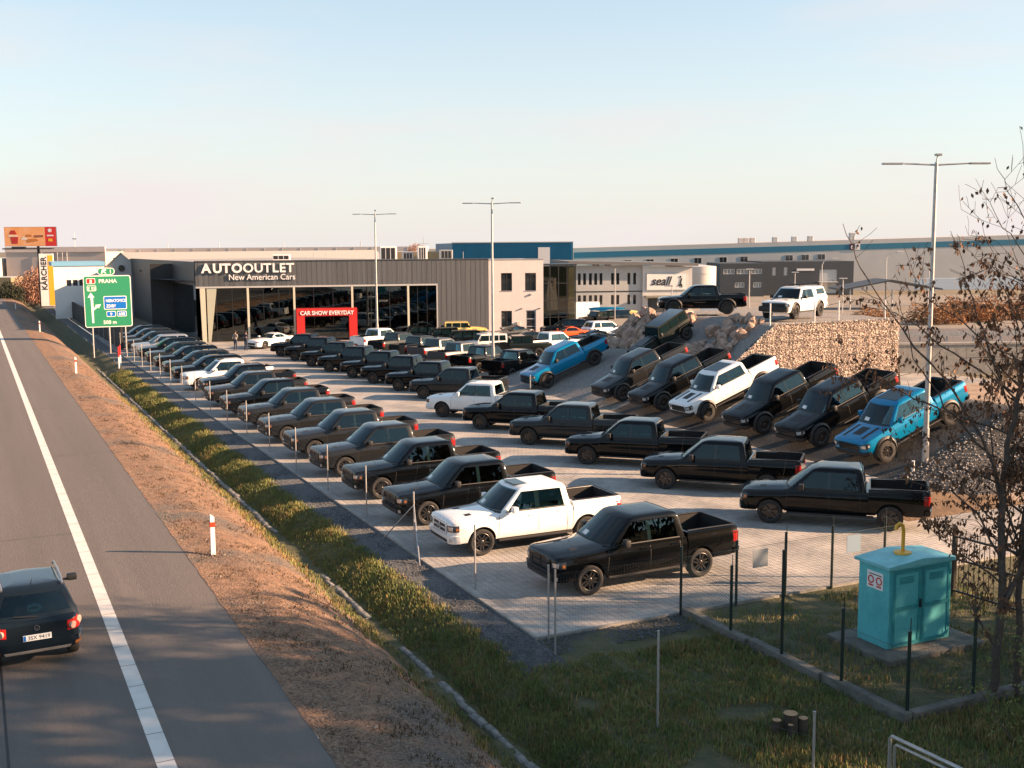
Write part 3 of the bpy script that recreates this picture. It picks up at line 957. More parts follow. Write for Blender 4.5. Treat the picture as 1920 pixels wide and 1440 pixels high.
def build_van():
    P = PAINT['white']
    root = thing('delivery_van', 'prototype', 'van')
    def part(name, mb, m, parent=root):
        return link(name, mb.mesh(name, m, 35), parent)
    m = MB()
    prof = [(-2.7, .35), (2.55, .35), (2.65, .55), (2.6, .95), (2.3, 1.12), (1.55, 1.75), (1.15, 2.2), (.8, 2.42), (-2.6, 2.45), (-2.72, 2.3)]
    m.prism(prof, -.95, .95)
    b = part('body', m, P)
    m = MB(); m.prism([(2.27, 1.16), (1.56, 1.76), (1.545, 1.745), (2.255, 1.145)], -.85, .85); part('windshield', m, GLASS)
    for s in (1, -1):
        m = MB(); m.prism([(1.95, 1.2), (.7, 1.2), (.7, 1.85), (1.4, 1.85)], s * .945, s * .958); part('side_window', m, GLASS)
        m = MB(); m.rbox(2.5, 2.66, s * .7 - .16, s * .7 + .16, .75, .98, .03); part('headlight', m, LENS)
        m = MB(); m.rbox(-2.74, -2.66, s * .86 - .06, s * .86 + .06, 1.0, 1.6, .01); part('tail_light', m, TAIL)
    tm, rb, rb2 = wheel_meshes(.35, .23, 'plain')
    for x in (1.75, -1.75):
        for s in (1, -1):
            w = link('wheel', tm, root); w.location = (x, s * .87, .35); w.rotation_euler = (0, 0, 0 if s > 0 else pi)
            link('rim', rb, w)
    return root
# ------------------------------------------------------------------ ground, road, ditch, lot
def N(x, y, z=0.0):
    return noise.noise(Vector((x, y, z)))
ASPH = mat('asphalt', (0.105, 0.092, 0.084), rough=0.85, col2=(0.140, 0.123, 0.112), scale=.9, bump=.35, bscale=90, stretch=(1.3, .035, 1), lo=.28, hi=.72, detail=8)
LINE = mat('white road paint', (0.62, 0.60, 0.57), rough=.7, col2=(0.42, 0.40, 0.37), scale=2.2, lo=.45, hi=.95, detail=9)
TAR = mat('joint sealant', (0.018, 0.018, 0.018), rough=.6)
EARTH = mat('verge earth', (0.115, 0.062, 0.036), rough=.95, col2=(0.27, 0.158, 0.095), scale=3.2, bump=.9, bscale=22, lo=.30, hi=.62)
def verge_mix(m):
    """patches of grey grit over the brown earth, fine dark speckle"""
    nt = m.node_tree
    p = nt.nodes['Principled BSDF']
    src = p.inputs['Base Color'].links[0].from_socket
    tc = nt.nodes.new('ShaderNodeTexCoord')
    def nz(scale, det):
        n_ = nt.nodes.new('ShaderNodeTexNoise'); n_.inputs['Scale'].default_value = scale; n_.inputs['Detail'].default_value = det
        nt.links.new(tc.outputs['Object'], n_.inputs['Vector']); return n_.outputs['Fac']
    def ramp(s_, a, b):
        r_ = nt.nodes.new('ShaderNodeMapRange'); r_.inputs['From Min'].default_value, r_.inputs['From Max'].default_value = a, b
        nt.links.new(s_, r_.inputs['Value']); return r_.outputs[0]
    def mixc(f, a, b, mode='MIX'):
        x = nt.nodes.new('ShaderNodeMix'); x.data_type, x.blend_type = 'RGBA', mode
        nt.links.new(f, x.inputs['Factor']); nt.links.new(a, x.inputs['A']); x.inputs['B'].default_value = (*b, 1); return x.outputs['Result']
    c = mixc(ramp(nz(.42, 5), .50, .66), src, (.10, .088, .078))
    c = mixc(ramp(nz(16, 4), .52, .62), c, (.36, .34, .33), 'MULTIPLY')
    c = mixc(ramp(nz(30, 3), .60, .68), c, (.34, .26, .20))
    nt.links.new(c, p.inputs['Base Color'])
verge_mix(EARTH)
SOIL = mat('dark soil under grass', (0.052, 0.056, 0.024), rough=.95, col2=(0.105, 0.092, 0.042), scale=1.8, bump=.9, bscale=14)
GRAVEL = mat('blue grey gravel', (0.055, 0.060, 0.066), rough=.9, col2=(0.15, 0.155, 0.16), scale=26, bump=1.0, bscale=34, lo=.32, hi=.68, detail=3)
CONC = mat('weathered concrete', (0.23, 0.22, 0.20), rough=.9, col2=(0.34, 0.325, 0.30), scale=2.5, bump=.3, bscale=30)
FIELD = mat('far ground', (0.11, 0.095, 0.065), rough=.95, col2=(0.20, 0.165, 0.11), scale=.05, bump=.3, bscale=2)
MOUND = mat('dark ramp earth', (0.034, 0.032, 0.030), rough=.92, col2=(0.072, 0.066, 0.060), scale=1.1, bump=.5, bscale=14)
MGRAV = mat('mound gravel', (0.13, 0.125, 0.12), rough=.92, col2=(0.30, 0.28, 0.26), scale=9, bump=1.0, bscale=16, lo=.3, hi=.7, detail=3)

def paving_material():
    m = bpy.data.materials.new('concrete pavers')
    m.use_nodes = True
    nt = m.node_tree
    p = nt.nodes['Principled BSDF']
    p.inputs['Roughness'].default_value = .8
    tc = nt.nodes.new('ShaderNodeTexCoord')
    br = nt.nodes.new('ShaderNodeTexBrick')
    br.inputs['Scale'].default_value = 1.0
    br.inputs['Mortar Size'].default_value = .008
    br.inputs['Brick Width'].default_value = .20
    br.inputs['Row Height'].default_value = .20
    br.inputs['Color1'].default_value = (.38, .36, .335, 1)
    br.inputs['Color2'].default_value = (.33, .315, .295, 1)
    br.inputs['Mortar'].default_value = (.14, .135, .125, 1)
    nt.links.new(tc.outputs['Object'], br.inputs['Vector'])
    nz = nt.nodes.new('ShaderNodeTexNoise')
    nz.inputs['Scale'].default_value = .55
    nz.inputs['Detail'].default_value = 7
    nt.links.new(tc.outputs['Object'], nz.inputs['Vector'])
    cr = nt.nodes.new('ShaderNodeValToRGB')
    cr.color_ramp.elements[0].position, cr.color_ramp.elements[1].position = .35, .68
    cr.color_ramp.elements[0].color, cr.color_ramp.elements[1].color = (.66, .67, .68, 1), (1.14, 1.12, 1.10, 1)
    nt.links.new(nz.outputs['Fac'], cr.inputs[0])
    mx = nt.nodes.new('ShaderNodeMix')
    mx.data_type, mx.blend_type = 'RGBA', 'MULTIPLY'
    mx.inputs['Factor'].default_value = 1
    nt.links.new(br.outputs['Color'], mx.inputs['A'])
    nt.links.new(cr.outputs[0], mx.inputs['B'])
    nt.links.new(mx.outputs['Result'], p.inputs['Base Color'])
    return m
def paver_material():
    m = bpy.data.materials.new('single pavers')
    m.use_nodes = True
    nt = m.node_tree
    p = nt.nodes['Principled BSDF']
    p.inputs['Roughness'].default_value = .8
    ge = nt.nodes.new('ShaderNodeNewGeometry')
    cr = nt.nodes.new('ShaderNodeValToRGB')
    cr.color_ramp.elements[0].color, cr.color_ramp.elements[1].color = (.325, .31, .29, 1), (.395, .375, .35, 1)
    nt.links.new(ge.outputs['Random Per Island'], cr.inputs[0])
    tc = nt.nodes.new('ShaderNodeTexCoord')
    nz = nt.nodes.new('ShaderNodeTexNoise')
    nz.inputs['Scale'].default_value = .55
    nz.inputs['Detail'].default_value = 7
    nt.links.new(tc.outputs['Object'], nz.inputs['Vector'])
    c2 = nt.nodes.new('ShaderNodeValToRGB')
    c2.color_ramp.elements[0].position, c2.color_ramp.elements[1].position = .35, .68
    c2.color_ramp.elements[0].color, c2.color_ramp.elements[1].color = (.66, .67, .68, 1), (1.14, 1.12, 1.10, 1)
    nt.links.new(nz.outputs['Fac'], c2.inputs[0])
    mx = nt.nodes.new('ShaderNodeMix')
    mx.data_type, mx.blend_type = 'RGBA', 'MULTIPLY'
    mx.inputs['Factor'].default_value = 1
    nt.links.new(cr.outputs[0], mx.inputs['A'])
    nt.links.new(c2.outputs[0], mx.inputs['B'])
    nt.links.new(mx.outputs['Result'], p.inputs['Base Color'])
    return m
ROAD_M = R(PHI)                                   # local x = t, local y = s
def quads(rects, z, m, name, **kw):
    mb = MB()
    for t0, t1, s0, s1 in rects:
        mb.add([(t0, s0, z), (t1, s0, z), (t1, s1, z), (t0, s1, z)], [(0, 1, 2, 3)])
    return mb.obj(name, m, smooth=0, fix=False, M=ROAD_M, **kw)

quads([(-3000, -14, -300, 4000), (-14, 62, 470, 4000), (62, 3000, -300, 4000), (40, 62, -60, 22.9), (20.0, 62, 128, 470), (-14, 40, -300, -40)], -.06, FIELD, 'ground', kind='structure')
quads([(-14.5, 4.7, -40, 500)], 1.3, ASPH, 'road', kind='structure')
quads([(2.17, 2.45, -40, 500)], 1.304, LINE, 'lane_edge_line', kind='structure')
quads([(.08, .12, -40, 500)], 1.3035, TAR, 'road_joint', kind='structure')
quads([(.12, 2.17, y, y + .03) for y in (33.2,)] + [(2.45, 4.7, y, y + .03) for y in (60.5, 46.1)], 1.3035, TAR, 'cross_joint', kind='structure')
quads([(2.17, 2.45, y, y + .014) for y in [14 + 1.13 * k for k in range(34)]], 1.3075, TAR, 'line_seam', kind='structure')

def zprof(t):
    P = ((4.7, 1.3), (6.0, 1.2), (7.2, .72), (8.0, .1), (8.55, -.42), (9.25, -.45), (9.55, -.30), (10.25, -.04), (10.6, 0.0), (60, 0.0))
    if t <= 4.7: return 1.3
    for a, b in zip(P, P[1:]):
        if t <= b[0]: return a[1] + (b[1] - a[1]) * (t - a[0]) / (b[0] - a[0])
    return 0.0
def srange(a, b, near):
    out, s = [], a
    while s < b:
        out.append(s)
        s += near * max(1.0, (s / 30.0) ** 1.2)
    out.append(b)
    return out
def edgeA(s): return 8.35 + .22 * N(s * .35, 3.1) + .12 * N(s * 1.7, 8.8)        # earth to ditch
def edgeB(s): return 10.42 + .20 * N(s * .3, 9.7) + .13 * N(s * 1.9, 1.8)        # bank to gravel
def strip(name, f0, f1, nt, m, amp, kind='structure', a=2.0, b=470.0, near=.28, lift=0.0):
    mb = MB()
    S_ = srange(a, b, near)
    vs, fs = [], []
    for s in S_:
        t0, t1 = f0(s), f1(s)
        for j in range(nt + 1):
            t = t0 + (t1 - t0) * j / nt
            e = 1.0 if 0 < j < nt else .0
            z = zprof(t) + lift + e * amp * (N(s * .9, t * 1.3, 2) + .6 * N(s * 3.1, t * 3.3, 5))
            vs.append((t, s, z))
    w = nt + 1
    for i in range(len(S_) - 1):
        for j in range(nt):
            fs.append((i * w + j, i * w + j + 1, (i + 1) * w + j + 1, (i + 1) * w + j))
    mb.add(vs, fs)
    return mb.obj(name, m, smooth=180, fix=False, M=ROAD_M, kind=kind)
strip('verge', lambda s: 4.68 + .045 * N(s * 1.3, 2) + .03 * N(s * 5, 6), edgeA, 14, EARTH, .05, lift=.006)
strip('ditch_bank', edgeA, edgeB, 12, SOIL, .06, lift=.006)
strip('gravel_strip', edgeB, lambda s: 11.58, 4, GRAVEL, .03, lift=.006, a=21.3)
strip('grass_corner', edgeB, lambda s: 11.58, 4, SOIL, .03, lift=.006, b=21.3)
# near field in front of the lot, behind the kerb and round the gas cabinet
mb = MB(); vs, fs = [], []
TT = [11.58 + .35 * k for k in range(0, 82)]
SS = [2 + .42 * k for k in range(50)] + [22.82]
for s in SS:
    for t in TT:
        vs.append((t, s, (0 if (s == SS[-1] or t == TT[0]) else .07 * N(s * .6, t * .6, 3) + .03 * N(s * 2.3, t * 2.1, 4)) - .01))
w = len(TT)
for i in range(len(SS) - 1):
    for j in range(w - 1):
        fs.append((i * w + j, i * w + j + 1, (i + 1) * w + j + 1, (i + 1) * w + j))
mb.add(vs, fs).obj('grass_field', SOIL, smooth=180, fix=False, M=ROAD_M, kind='structure')
PAVE = paving_material()
pv = quads([(11.66, 62, 22.9, 128)], .03, PAVE, 'parking_lot', kind='structure')
quads([(11.66, 20.0, 128, 470)], .02, FIELD, 'yard_ground', kind='structure')
# single pavers where they can be told apart
mb = MB()
prng = random.Random(5)
k = 0
s = 22.98
while s < 44:
    t = 11.74
    while t < 31.5:
        z = .040 + prng.uniform(-.0016, .0016)
        a, b = .0965, .006
        mb.add([(t - a, s - a, .028), (t + a, s - a, .028), (t + a, s + a, .028), (t - a, s + a, .028), (t - a + b, s - a + b, z), (t + a - b, s - a + b, z), (t + a - b, s + a - b, z), (t - a + b, s + a - b, z)],
               [(4, 5, 6, 7), (0, 1, 5, 4), (1, 2, 6, 5), (2, 3, 7, 6), (3, 0, 4, 7)])
        t += .2
    s += .2
po = mb.obj('paver', paver_material(), smooth=0, fix=False, kind='stuff')
po.parent = pv
mb = MB()
mb.box(11.58, 11.66, 22.82, 128, -.1, .06); mb.box(11.66, 34, 22.82, 22.9, -.1, .058)
mb.obj('edging_kerb', CONC, M=ROAD_M, kind='structure', smooth=0)

# stone slabs of the drain in the ditch bottom
drain = thing('drain_channel', 'broken line of pale stone slabs along the bottom of the ditch', 'drain', ROAD_M)
STONE = mat('pale drain stone', (0.10, 0.098, 0.09), rough=.9, col2=(0.28, 0.27, 0.25), scale=3, bump=.4, bscale=25)
slabs = []
for k in range(6):
    mb = MB()
    pts = [(-.30, -.40), (.28, -.41), (.31, -.1), (.29, .36), (.10, .41), (-.28, .40), (-.32, .05)]
    pts = [(x + prng.uniform(-.04, .04), y + prng.uniform(-.03, .03)) for x, y in pts]
    n = len(pts)
    vs = [(x, y, -.05) for x, y in pts] + [(x, y, .012) for x, y in pts] + [(x * .94, y * .94, .022) for x, y in pts]
    fs = [tuple(range(2 * n, 3 * n))]
    for i in range(n):
        j = (i + 1) % n
        fs += [(i, j, j + n, i + n), (i + n, j + n, j + 2 * n, i + 2 * n)]
    slabs.append(mb.add(vs, fs).mesh('slab', STONE))
s, k = 14.0, 0
while s < 96 and k < 190:
    gap = N(s * .21, 7.7) < -.30 and s < 40
    if not gap:
        o = link('slab', slabs[k % 6], drain)
        o.location = (8.92 + .035 * prng.uniform(-1, 1), s, -.425 + .02 * prng.random())
        sc = prng.uniform(.78, 1.0)
        o.rotation_euler = (prng.uniform(-.05, .05), prng.uniform(-.06, .06), prng.uniform(-.07, .07))
        o.scale = (sc * prng.uniform(.26, .36), sc * .9, 1)
        k += 1
    s += .62

# grass blades, weeds and loose stones
GREEN = mat('grass blades', (0.085, 0.120, 0.031), rough=.8, col2=(0.20, 0.215, 0.068), scale=1.2, detail=3)
DRY = mat('dry grass blades', (0.17, 0.12, 0.040), rough=.85, col2=(0.33, 0.24, 0.10), scale=1.5, detail=3)
def blades(mb, s, t, z, n, h, spread, prng, lean=.5):
    for _ in range(n):
        a = prng.uniform(0, 2 * pi)
        r = spread * prng.random()
        x, y = t + r * cos(a), s + r * sin(a)
        hh = h * prng.uniform(.5, 1.2)
        b = prng.uniform(0, 2 * pi)
        w = .006 + .008 * prng.random() + hh * .012
        dx, dy = cos(b) * w, sin(b) * w
        c = prng.uniform(0, 2 * pi)
        l = hh * lean * prng.random()
        lx, ly = cos(c) * l, sin(c) * l
        mb.add([(x - dx, y - dy, z), (x + dx, y + dy, z), (x + lx * .4 + dx * .7, y + ly * .4 + dy * .7, z + hh * .6), (x + lx * .4 - dx * .7, y + ly * .4 - dy * .7, z + hh * .6), (x + lx, y + ly, z + hh)], [(0, 1, 2, 3), (3, 2, 4)])
prng = random.Random(77)
g1, g2, g3 = MB(), MB(), MB()
for k in range(21000):
    s = 12 + 78 * (prng.random() ** 1.9)
    t = prng.uniform(9.2, 10.75)
    if t > edgeB(s) + .1 * prng.uniform(-1, 1.6): continue
    big = 1 + s / 55
    v = N(s * .5, t * .8, 11)
    dry = prng.random() < (.15 + .5 * max(0, v))
    blades(g2 if dry else g1, s, t, zprof(t) - .02, 5, (.13 + .08 * v) * (1.0 + .25 * (big - 1)), .10 * big, prng)
for k in range(1500):                                       # along the inner side of the drain, on the verge
    s = 12 + 60 * (prng.random() ** 1.5)
    t = 8.15 + .35 * prng.gauss(0, 1)
    if t > 8.62 or t < 7.1 or N(s * .33, 21) < -.12: continue
    blades(g2 if prng.random() < .55 else g1, s, t, zprof(t) - .02, 6, .16, .12, prng)
for k in range(2600):                                       # tufts between the slabs
    s = 12 + 60 * (prng.random() ** 1.6)
    t = prng.choice((8.66, 9.16)) + .05 * prng.gauss(0, 1)
    blades(g2 if prng.random() < .35 else g1, s, t, zprof(t) - .02, 4, .11, .08, prng)
for k in range(5200):
    s, t = 13 + 75 * prng.random() ** 1.6, prng.uniform(4.9, 7.9)
    if N(s * .8, t, 31) > -.02: blades(g3, s, t, zprof(t) - .01, 4, .07, .12, prng, 1.4)
for k in range(26000):                                      # field in front of the lot
    s, t = prng.uniform(9.5, 22.4), prng.uniform(10.6, 24)
    if 15.4 < s and 15.7 < t: 
        if prng.random() < .72: continue
    if s > 21.2 + .5 * N(t * .7, 4) and t < 15.6: continue
    if N(s * .55, t * .55, 14) < -.42: continue
    v = N(s * .5, t * .5, 11)
    blades(g2 if prng.random() < .22 + .5 * max(0, v) else g1, s, t, -.02, 5, .14 + .07 * v, .14, prng)
g1.obj('grass', GREEN, smooth=0, fix=False, M=ROAD_M, kind='stuff', label='green grass growing on the ditch bank and field', cat='grass')
g2.obj('dry_grass', DRY, smooth=0, fix=False, M=ROAD_M, kind='stuff', label='dry yellow grass mixed into the ditch bank', cat='grass')
g3.obj('withered_tufts', mat('withered tufts', (0.050, 0.032, 0.018), rough=.95, col2=(0.12, 0.075, 0.04), scale=2), smooth=0, fix=False, M=ROAD_M, kind='stuff', label='dark withered tufts scattered over the brown verge', cat='grass')
peb, peb2 = MB(), MB()
OCT = [(1, 0, 0), (-1, 0, 0), (0, 1, 0), (0, -1, 0), (0, 0, 1), (0, 0, -1)]
OCF = [(0, 2, 4), (2, 1, 4), (1, 3, 4), (3, 0, 4), (2, 0, 5), (1, 2, 5), (3, 1, 5), (0, 3, 5)]
def pebble(mb, s, t, z, r, prng):
    ca, sa = cos(prng.uniform(0, 6)), sin(prng.uniform(0, 6))
    q = [r * prng.uniform(.6, 1.2) for _ in range(6)]
    vs = []
    for (x, y, zz), k in zip(OCT, q):
        x, y, zz = x * k, y * k, zz * k * .7
        vs.append((t + x * ca - y * sa, s + x * sa + y * ca, z + zz))
    mb.add(vs, OCF)
for k in range(8500):
    s = 21.3 + 37 * prng.random() ** 1.8 - .5 * prng.random()
    t = prng.uniform(edgeB(s) - .1, 11.56)
    pebble(peb, s, t, zprof(t) + .008, prng.uniform(.016, .036), prng)
for k in range(2600):
    s, t = prng.uniform(21.75, 22.8) + .25 * N(k * .01, 3), prng.uniform(11.6, 16.2)
    if s < 22.8: pebble(peb, s, t, .01, prng.uniform(.016, .034), prng)
for k in range(13000):
    s, t = 13 + 34 * prng.random() ** 1.7, prng.uniform(4.75, 8.0)
    pebble(peb2, s, t, zprof(t) + .004, prng.uniform(.010, .028) * (1 if prng.random() < .93 else 1.8), prng)
peb.obj('gravel', GRAVEL, smooth=0, fix=False, M=ROAD_M, kind='stuff', label='blue grey gravel strip beside the paving', cat='gravel')
VST = mat('verge stones', (0.10, 0.085, 0.07), rough=.9, col2=(0.30, 0.24, 0.18), scale=12)
peb2.obj('verge_stones', VST, smooth=0, fix=False, M=ROAD_M, kind='stuff', label='loose small stones scattered over the brown verge', cat='gravel')

# ramp under the slanted trucks, mound with rocks and gabion wall
def lerp_prof(P, t):
    if t <= P[0][0]: return P[0][1]
    for a, b in zip(P, P[1:]):
        if t <= b[0]: return a[1] + (b[1] - a[1]) * (t - a[0]) / (b[0] - a[0])
    return P[-1][1]
RAMP = ((31.95, 0.0), (38.6, 2.42), (39.4, 2.45), (42.6, 0.0))
MNDP = ((31.95, 0.0), (38.6, 2.42), (40.4, 2.45), (43.2, 4.5), (53.0, 4.55), (53.4, 0.0))
LANE = ((36.2, 1.0), (37.5, 1.45), (43.6, 4.55), (53.0, 4.55), (53.4, 0.0))
def z_ramp(s, t):
    e = min(1.0, max(0.0, (s - 28.6) / 3.4))
    return lerp_prof(RAMP, t) * e
def z_mound(s, t):
    z = lerp_prof(MNDP, t)
    if t > 36.2:
        k = max(0.0, 1 - abs(s - 59.7) / 2.0)
        k = min(1, k * 2.2)
        z = z * (1 - k) + lerp_prof(LANE, t) * k if t > 37.2 else z
    e = min(1.0, max(0.0, (75.5 - s) / 8.0))
    return z * e
def hfield(name, fn, t0, t1, s0, s1, step, m, amp, skirt=True):
    mb = MB(); vs, fs = [], []
    nt_, ns_ = int((t1 - t0) / step), int((s1 - s0) / step)
    for i in range(ns_ + 1):
        for j in range(nt_ + 1):
            s, t = s0 + (s1 - s0) * i / ns_, t0 + (t1 - t0) * j / nt_
            z = fn(s, t)
            z = z - .05 if z < .02 else z + amp * (N(s * 1.3, t * 1.3, 7) + .5 * N(s * 4, t * 4, 3))
            vs.append((t, s, z))
    w = nt_ + 1
    for i in range(ns_):
        for j in range(nt_):
            fs.append((i * w + j, i * w + j + 1, (i + 1) * w + j + 1, (i + 1) * w + j))
    return mb.add(vs, fs).obj(name, m, smooth=60, fix=False, M=ROAD_M, kind='structure')
hfield('ramp', z_ramp, 31.6, 43.0, 28.0, 53.5, .4, MOUND, .03)
hfield('mound', z_mound, 31.6, 58.4, 53.5, 76, .4, MGRAV, .06)
# gravel skirt at the near end of the ramp
sk = MB()
for k in range(2600):
    s, t = prng.uniform(28.3, 32.4), prng.uniform(32.2, 42.4)
    pebble(sk, s, t, z_ramp(s, t) + .01, prng.uniform(.03, .075), prng)
sk.obj('ramp_gravel', mat('ramp stones', (.14, .135, .13), rough=.9, col2=(.36, .33, .30), scale=8), smooth=0, fix=False, M=ROAD_M, kind='stuff', label='loose grey stones on the near end of the ramp', cat='gravel')

ROCK = mat('quarry rock', (0.22, 0.15, 0.115), rough=.9, col2=(0.46, 0.33, 0.26), scale=1.6, bump=.5, bscale=9)
def rock_mesh(seed, name, m, sub=2):
    r_ = random.Random(seed)
    bm = bmesh.new()
    bmesh.ops.create_icosphere(bm, subdivisions=sub, radius=1.0)
    planes = [(Vector((r_.gauss(0, 1), r_.gauss(0, 1), r_.gauss(0, 1))).normalized(), r_.uniform(.50, .80)) for _ in range(15)]
    for v in bm.verts:
        for nrm, d in planes:
            k = v.co.dot(nrm)
            if k > d: v.co -= nrm * (k - d)
    me = bpy.data.meshes.new(name)
    bm.to_mesh(me); bm.free()
    me.materials.append(m)
    return me
rocks = [rock_mesh(k, 'rock', ROCK) for k in range(7)]
for nm, lab, s0, s1, cnt in (('rock_pile', 'pile of quarry rocks on the mound right of the tilted dark wagon', 54.9, 58.0, 70), ('rock_pile', 'pile of quarry rocks on the mound behind the far blue pickup', 61.4, 69.5, 110)):
    rp = thing(nm, lab, 'rock pile', ROAD_M)
    for k in range(cnt):
        s, t = prng.uniform(s0, s1), 38.9 + 4.6 * prng.random()
        r_ = prng.choice((.22, .28, .34, .42, .5, .62))
        o = link('rock', rocks[k % 7], rp)
        o.location = (t, s, z_mound(s, t) + r_ * .25)
        o.rotation_euler = (prng.uniform(0, 6), prng.uniform(0, 6), prng.uniform(0, 6))
        o.scale = (r_ * 1.15, r_, r_ * .85)
gw = thing('gabion_wall', 'gabion retaining wall of pale stones behind wire below the white pickup', 'wall', ROAD_M)
GST = mat('gabion stones', (0.40, 0.33, 0.28), rough=.9, col2=(0.70, 0.60, 0.52), scale=7, detail=2)
def gtop(t): return min(4.50, lerp_prof(MNDP, t) + .02)
mb = MB()
z = .06
while z < 4.5:
    t = 40.4
    while t < 53.1:
        if z < gtop(t):
            pebble(mb, 53.42 + prng.uniform(-.035, .02), t + prng.uniform(-.04, .04), z + prng.uniform(-.025, .025), prng.uniform(.062, .098), prng)
        t += .105
    z += .082
s = 53.5
while s < 62:
    z = .06
    while z < 4.5:
        pebble(mb, s, 53.12 + prng.uniform(-.03, .03), z, prng.uniform(.085, .125), prng)
        z += .115
    s += .14
mb.obj('stones', GST, gw, smooth=0, fix=False, kind='stuff')
mb = MB()
mb.prism([(40.4, 0), (53.06, 0), (53.06, 4.46), (43.2, 4.46), (40.4, 2.40)], 53.44, 53.9)
mb.obj('core', mat('gabion core', (.20, .165, .135), rough=.95), gw, smooth=0)
WIRE = mat('galvanised wire', (0.17, 0.17, 0.17), rough=.45, metal=.7)
STEEL = mat('galvanised steel', (0.40, 0.40, 0.40), rough=.45, metal=.6, var=.15, scale=6)
WHITEP = mat('white plastic', (.72, .71, .69), rough=.5, var=.06, scale=3)
mb = MB()
for t in [40.5 + 1.0 * k for k in range(13)]:
    mb.box(t - .016, t + .016, 53.28, 53.30, 0, min(gtop(t), 4.5))
for z in [.5 * k for k in range(1, 10)]:
    t0 = 40.5 if z < 2 else 40.5 + (z - 2) / .9
    mb.box(t0, 53.1, 53.27, 53.29, z - .009, z + .009)
mb.obj('wire_mesh', mat('dark wire', (.05, .045, .04), rough=.6), gw, smooth=0, kind='stuff')
for k, t in enumerate((43.1, 46.5, 48.4, 52.2)):
    mb = MB(); mb.cyl((0, 0, -.2), (0, 0, 1.22), .045, seg=10); mb.cyl((0, 0, 1.22), (0, 0, 1.25), .05, seg=10)
    mb.obj('marker_post', WHITEP, M=Matrix.Translation(ST(53.75, t, 4.5)), label=['white post at the left corner of the gabion wall top', 'second white post from the left on the gabion wall top', 'third white post from the left on the gabion wall top', 'white post at the right end of the gabion wall top'][k], cat='post', group='white posts on the gabion wall')
# ------------------------------------------------------------------ buildings
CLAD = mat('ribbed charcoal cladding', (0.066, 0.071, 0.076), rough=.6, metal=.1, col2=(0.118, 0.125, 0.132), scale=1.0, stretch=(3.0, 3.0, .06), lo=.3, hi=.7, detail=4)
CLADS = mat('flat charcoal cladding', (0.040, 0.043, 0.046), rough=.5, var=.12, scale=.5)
RENDERW = mat('cream render', (0.58, 0.53, 0.51), rough=.85, var=.04, scale=1.2)
GREYR = mat('grey render', (0.38, 0.385, 0.38), rough=.85, var=.06, scale=.6)
GREYL = mat('light grey panel', (0.44, 0.44, 0.43), rough=.7, var=.05, scale=.3)
CREAMP = mat('cream metal panel', (0.56, 0.49, 0.45), rough=.6, var=.05, scale=.2)
WHITEW = mat('white wall', (0.74, 0.71, 0.68), rough=.8, var=.03, scale=.5)
BLUEC = mat('blue cladding', (0.0, 0.125, 0.23), rough=.5, var=.08, scale=.4)
BLUES = mat('teal blue stripe', (0.02, 0.15, 0.24), rough=.5)
DARKU = mat('dark unit panel', (0.050, 0.058, 0.066), rough=.6, var=.1, scale=.3)
FRAMEB = mat('black frame', (.018, .018, .019), rough=.4)
FRAMEC = mat('cream mullion', (.55, .53, .42), rough=.5)
REDM = mat('red panel', (.52, .020, .016), rough=.45, var=.05, scale=1)
MAROON = mat('maroon panel side', (.05, .006, .012), rough=.5)
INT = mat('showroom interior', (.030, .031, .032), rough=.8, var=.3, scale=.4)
WGLASS = mat('window glass', (.018, .022, .026), rough=.05, spec=.8)
WHITEL = mat('white lettering', (.80, .79, .77), rough=.4)
BLACKL = mat('black lettering', (.012, .012, .013), rough=.5)
def show_glass():
    m = bpy.data.materials.new('showroom glass')
    m.use_nodes = True
    nt = m.node_tree
    nt.nodes.clear()
    out = nt.nodes.new('ShaderNodeOutputMaterial')
    mx = nt.nodes.new('ShaderNodeMixShader')
    fr = nt.nodes.new('ShaderNodeFresnel'); fr.inputs[0].default_value = 1.75
    tr = nt.nodes.new('ShaderNodeBsdfTransparent'); tr.inputs[0].default_value = (.42, .50, .50, 1)
    gl = nt.nodes.new('ShaderNodeBsdfGlossy'); gl.inputs['Roughness'].default_value = .015; gl.inputs['Color'].default_value = (.9, .95, .95, 1)
    nt.links.new(fr.outputs[0], mx.inputs[0]); nt.links.new(tr.outputs[0], mx.inputs[1]); nt.links.new(gl.outputs[0], mx.inputs[2]); nt.links.new(mx.outputs[0], out.inputs[0])
    return m
SGLASS = show_glass()
def wall_open(mb, x0, x1, z0, z1, ops, y=0.0, depth=.18, M=None, mi=0):
    """flat wall in xz (facing -y) with openings (xa, xb, za, zb) and their reveals"""
    xs = sorted({x0, x1} | {v for o in ops for v in o[:2]})
    zs = sorted({z0, z1} | {v for o in ops for v in o[2:]})
    for a, b in zip(xs, xs[1:]):
        for c, d in zip(zs, zs[1:]):
            mx_, mz = (a + b) / 2, (c + d) / 2
            if any(o[0] < mx_ < o[1] and o[2] < mz < o[3] for o in ops): continue
            mb.add([(a, y, c), (b, y, c), (b, y, d), (a, y, d)], [(0, 1, 2, 3)], M, mi)
    for a, b, c, d in ops:
        mb.add([(a, y, c), (b, y, c), (b, y, d), (a, y, d), (a, y + depth, c), (b, y + depth, c), (b, y + depth, d), (a, y + depth, d)],
               [(0, 4, 5, 1), (1, 5, 6, 2), (2, 6, 7, 3), (3, 7, 4, 0)], M, mi)
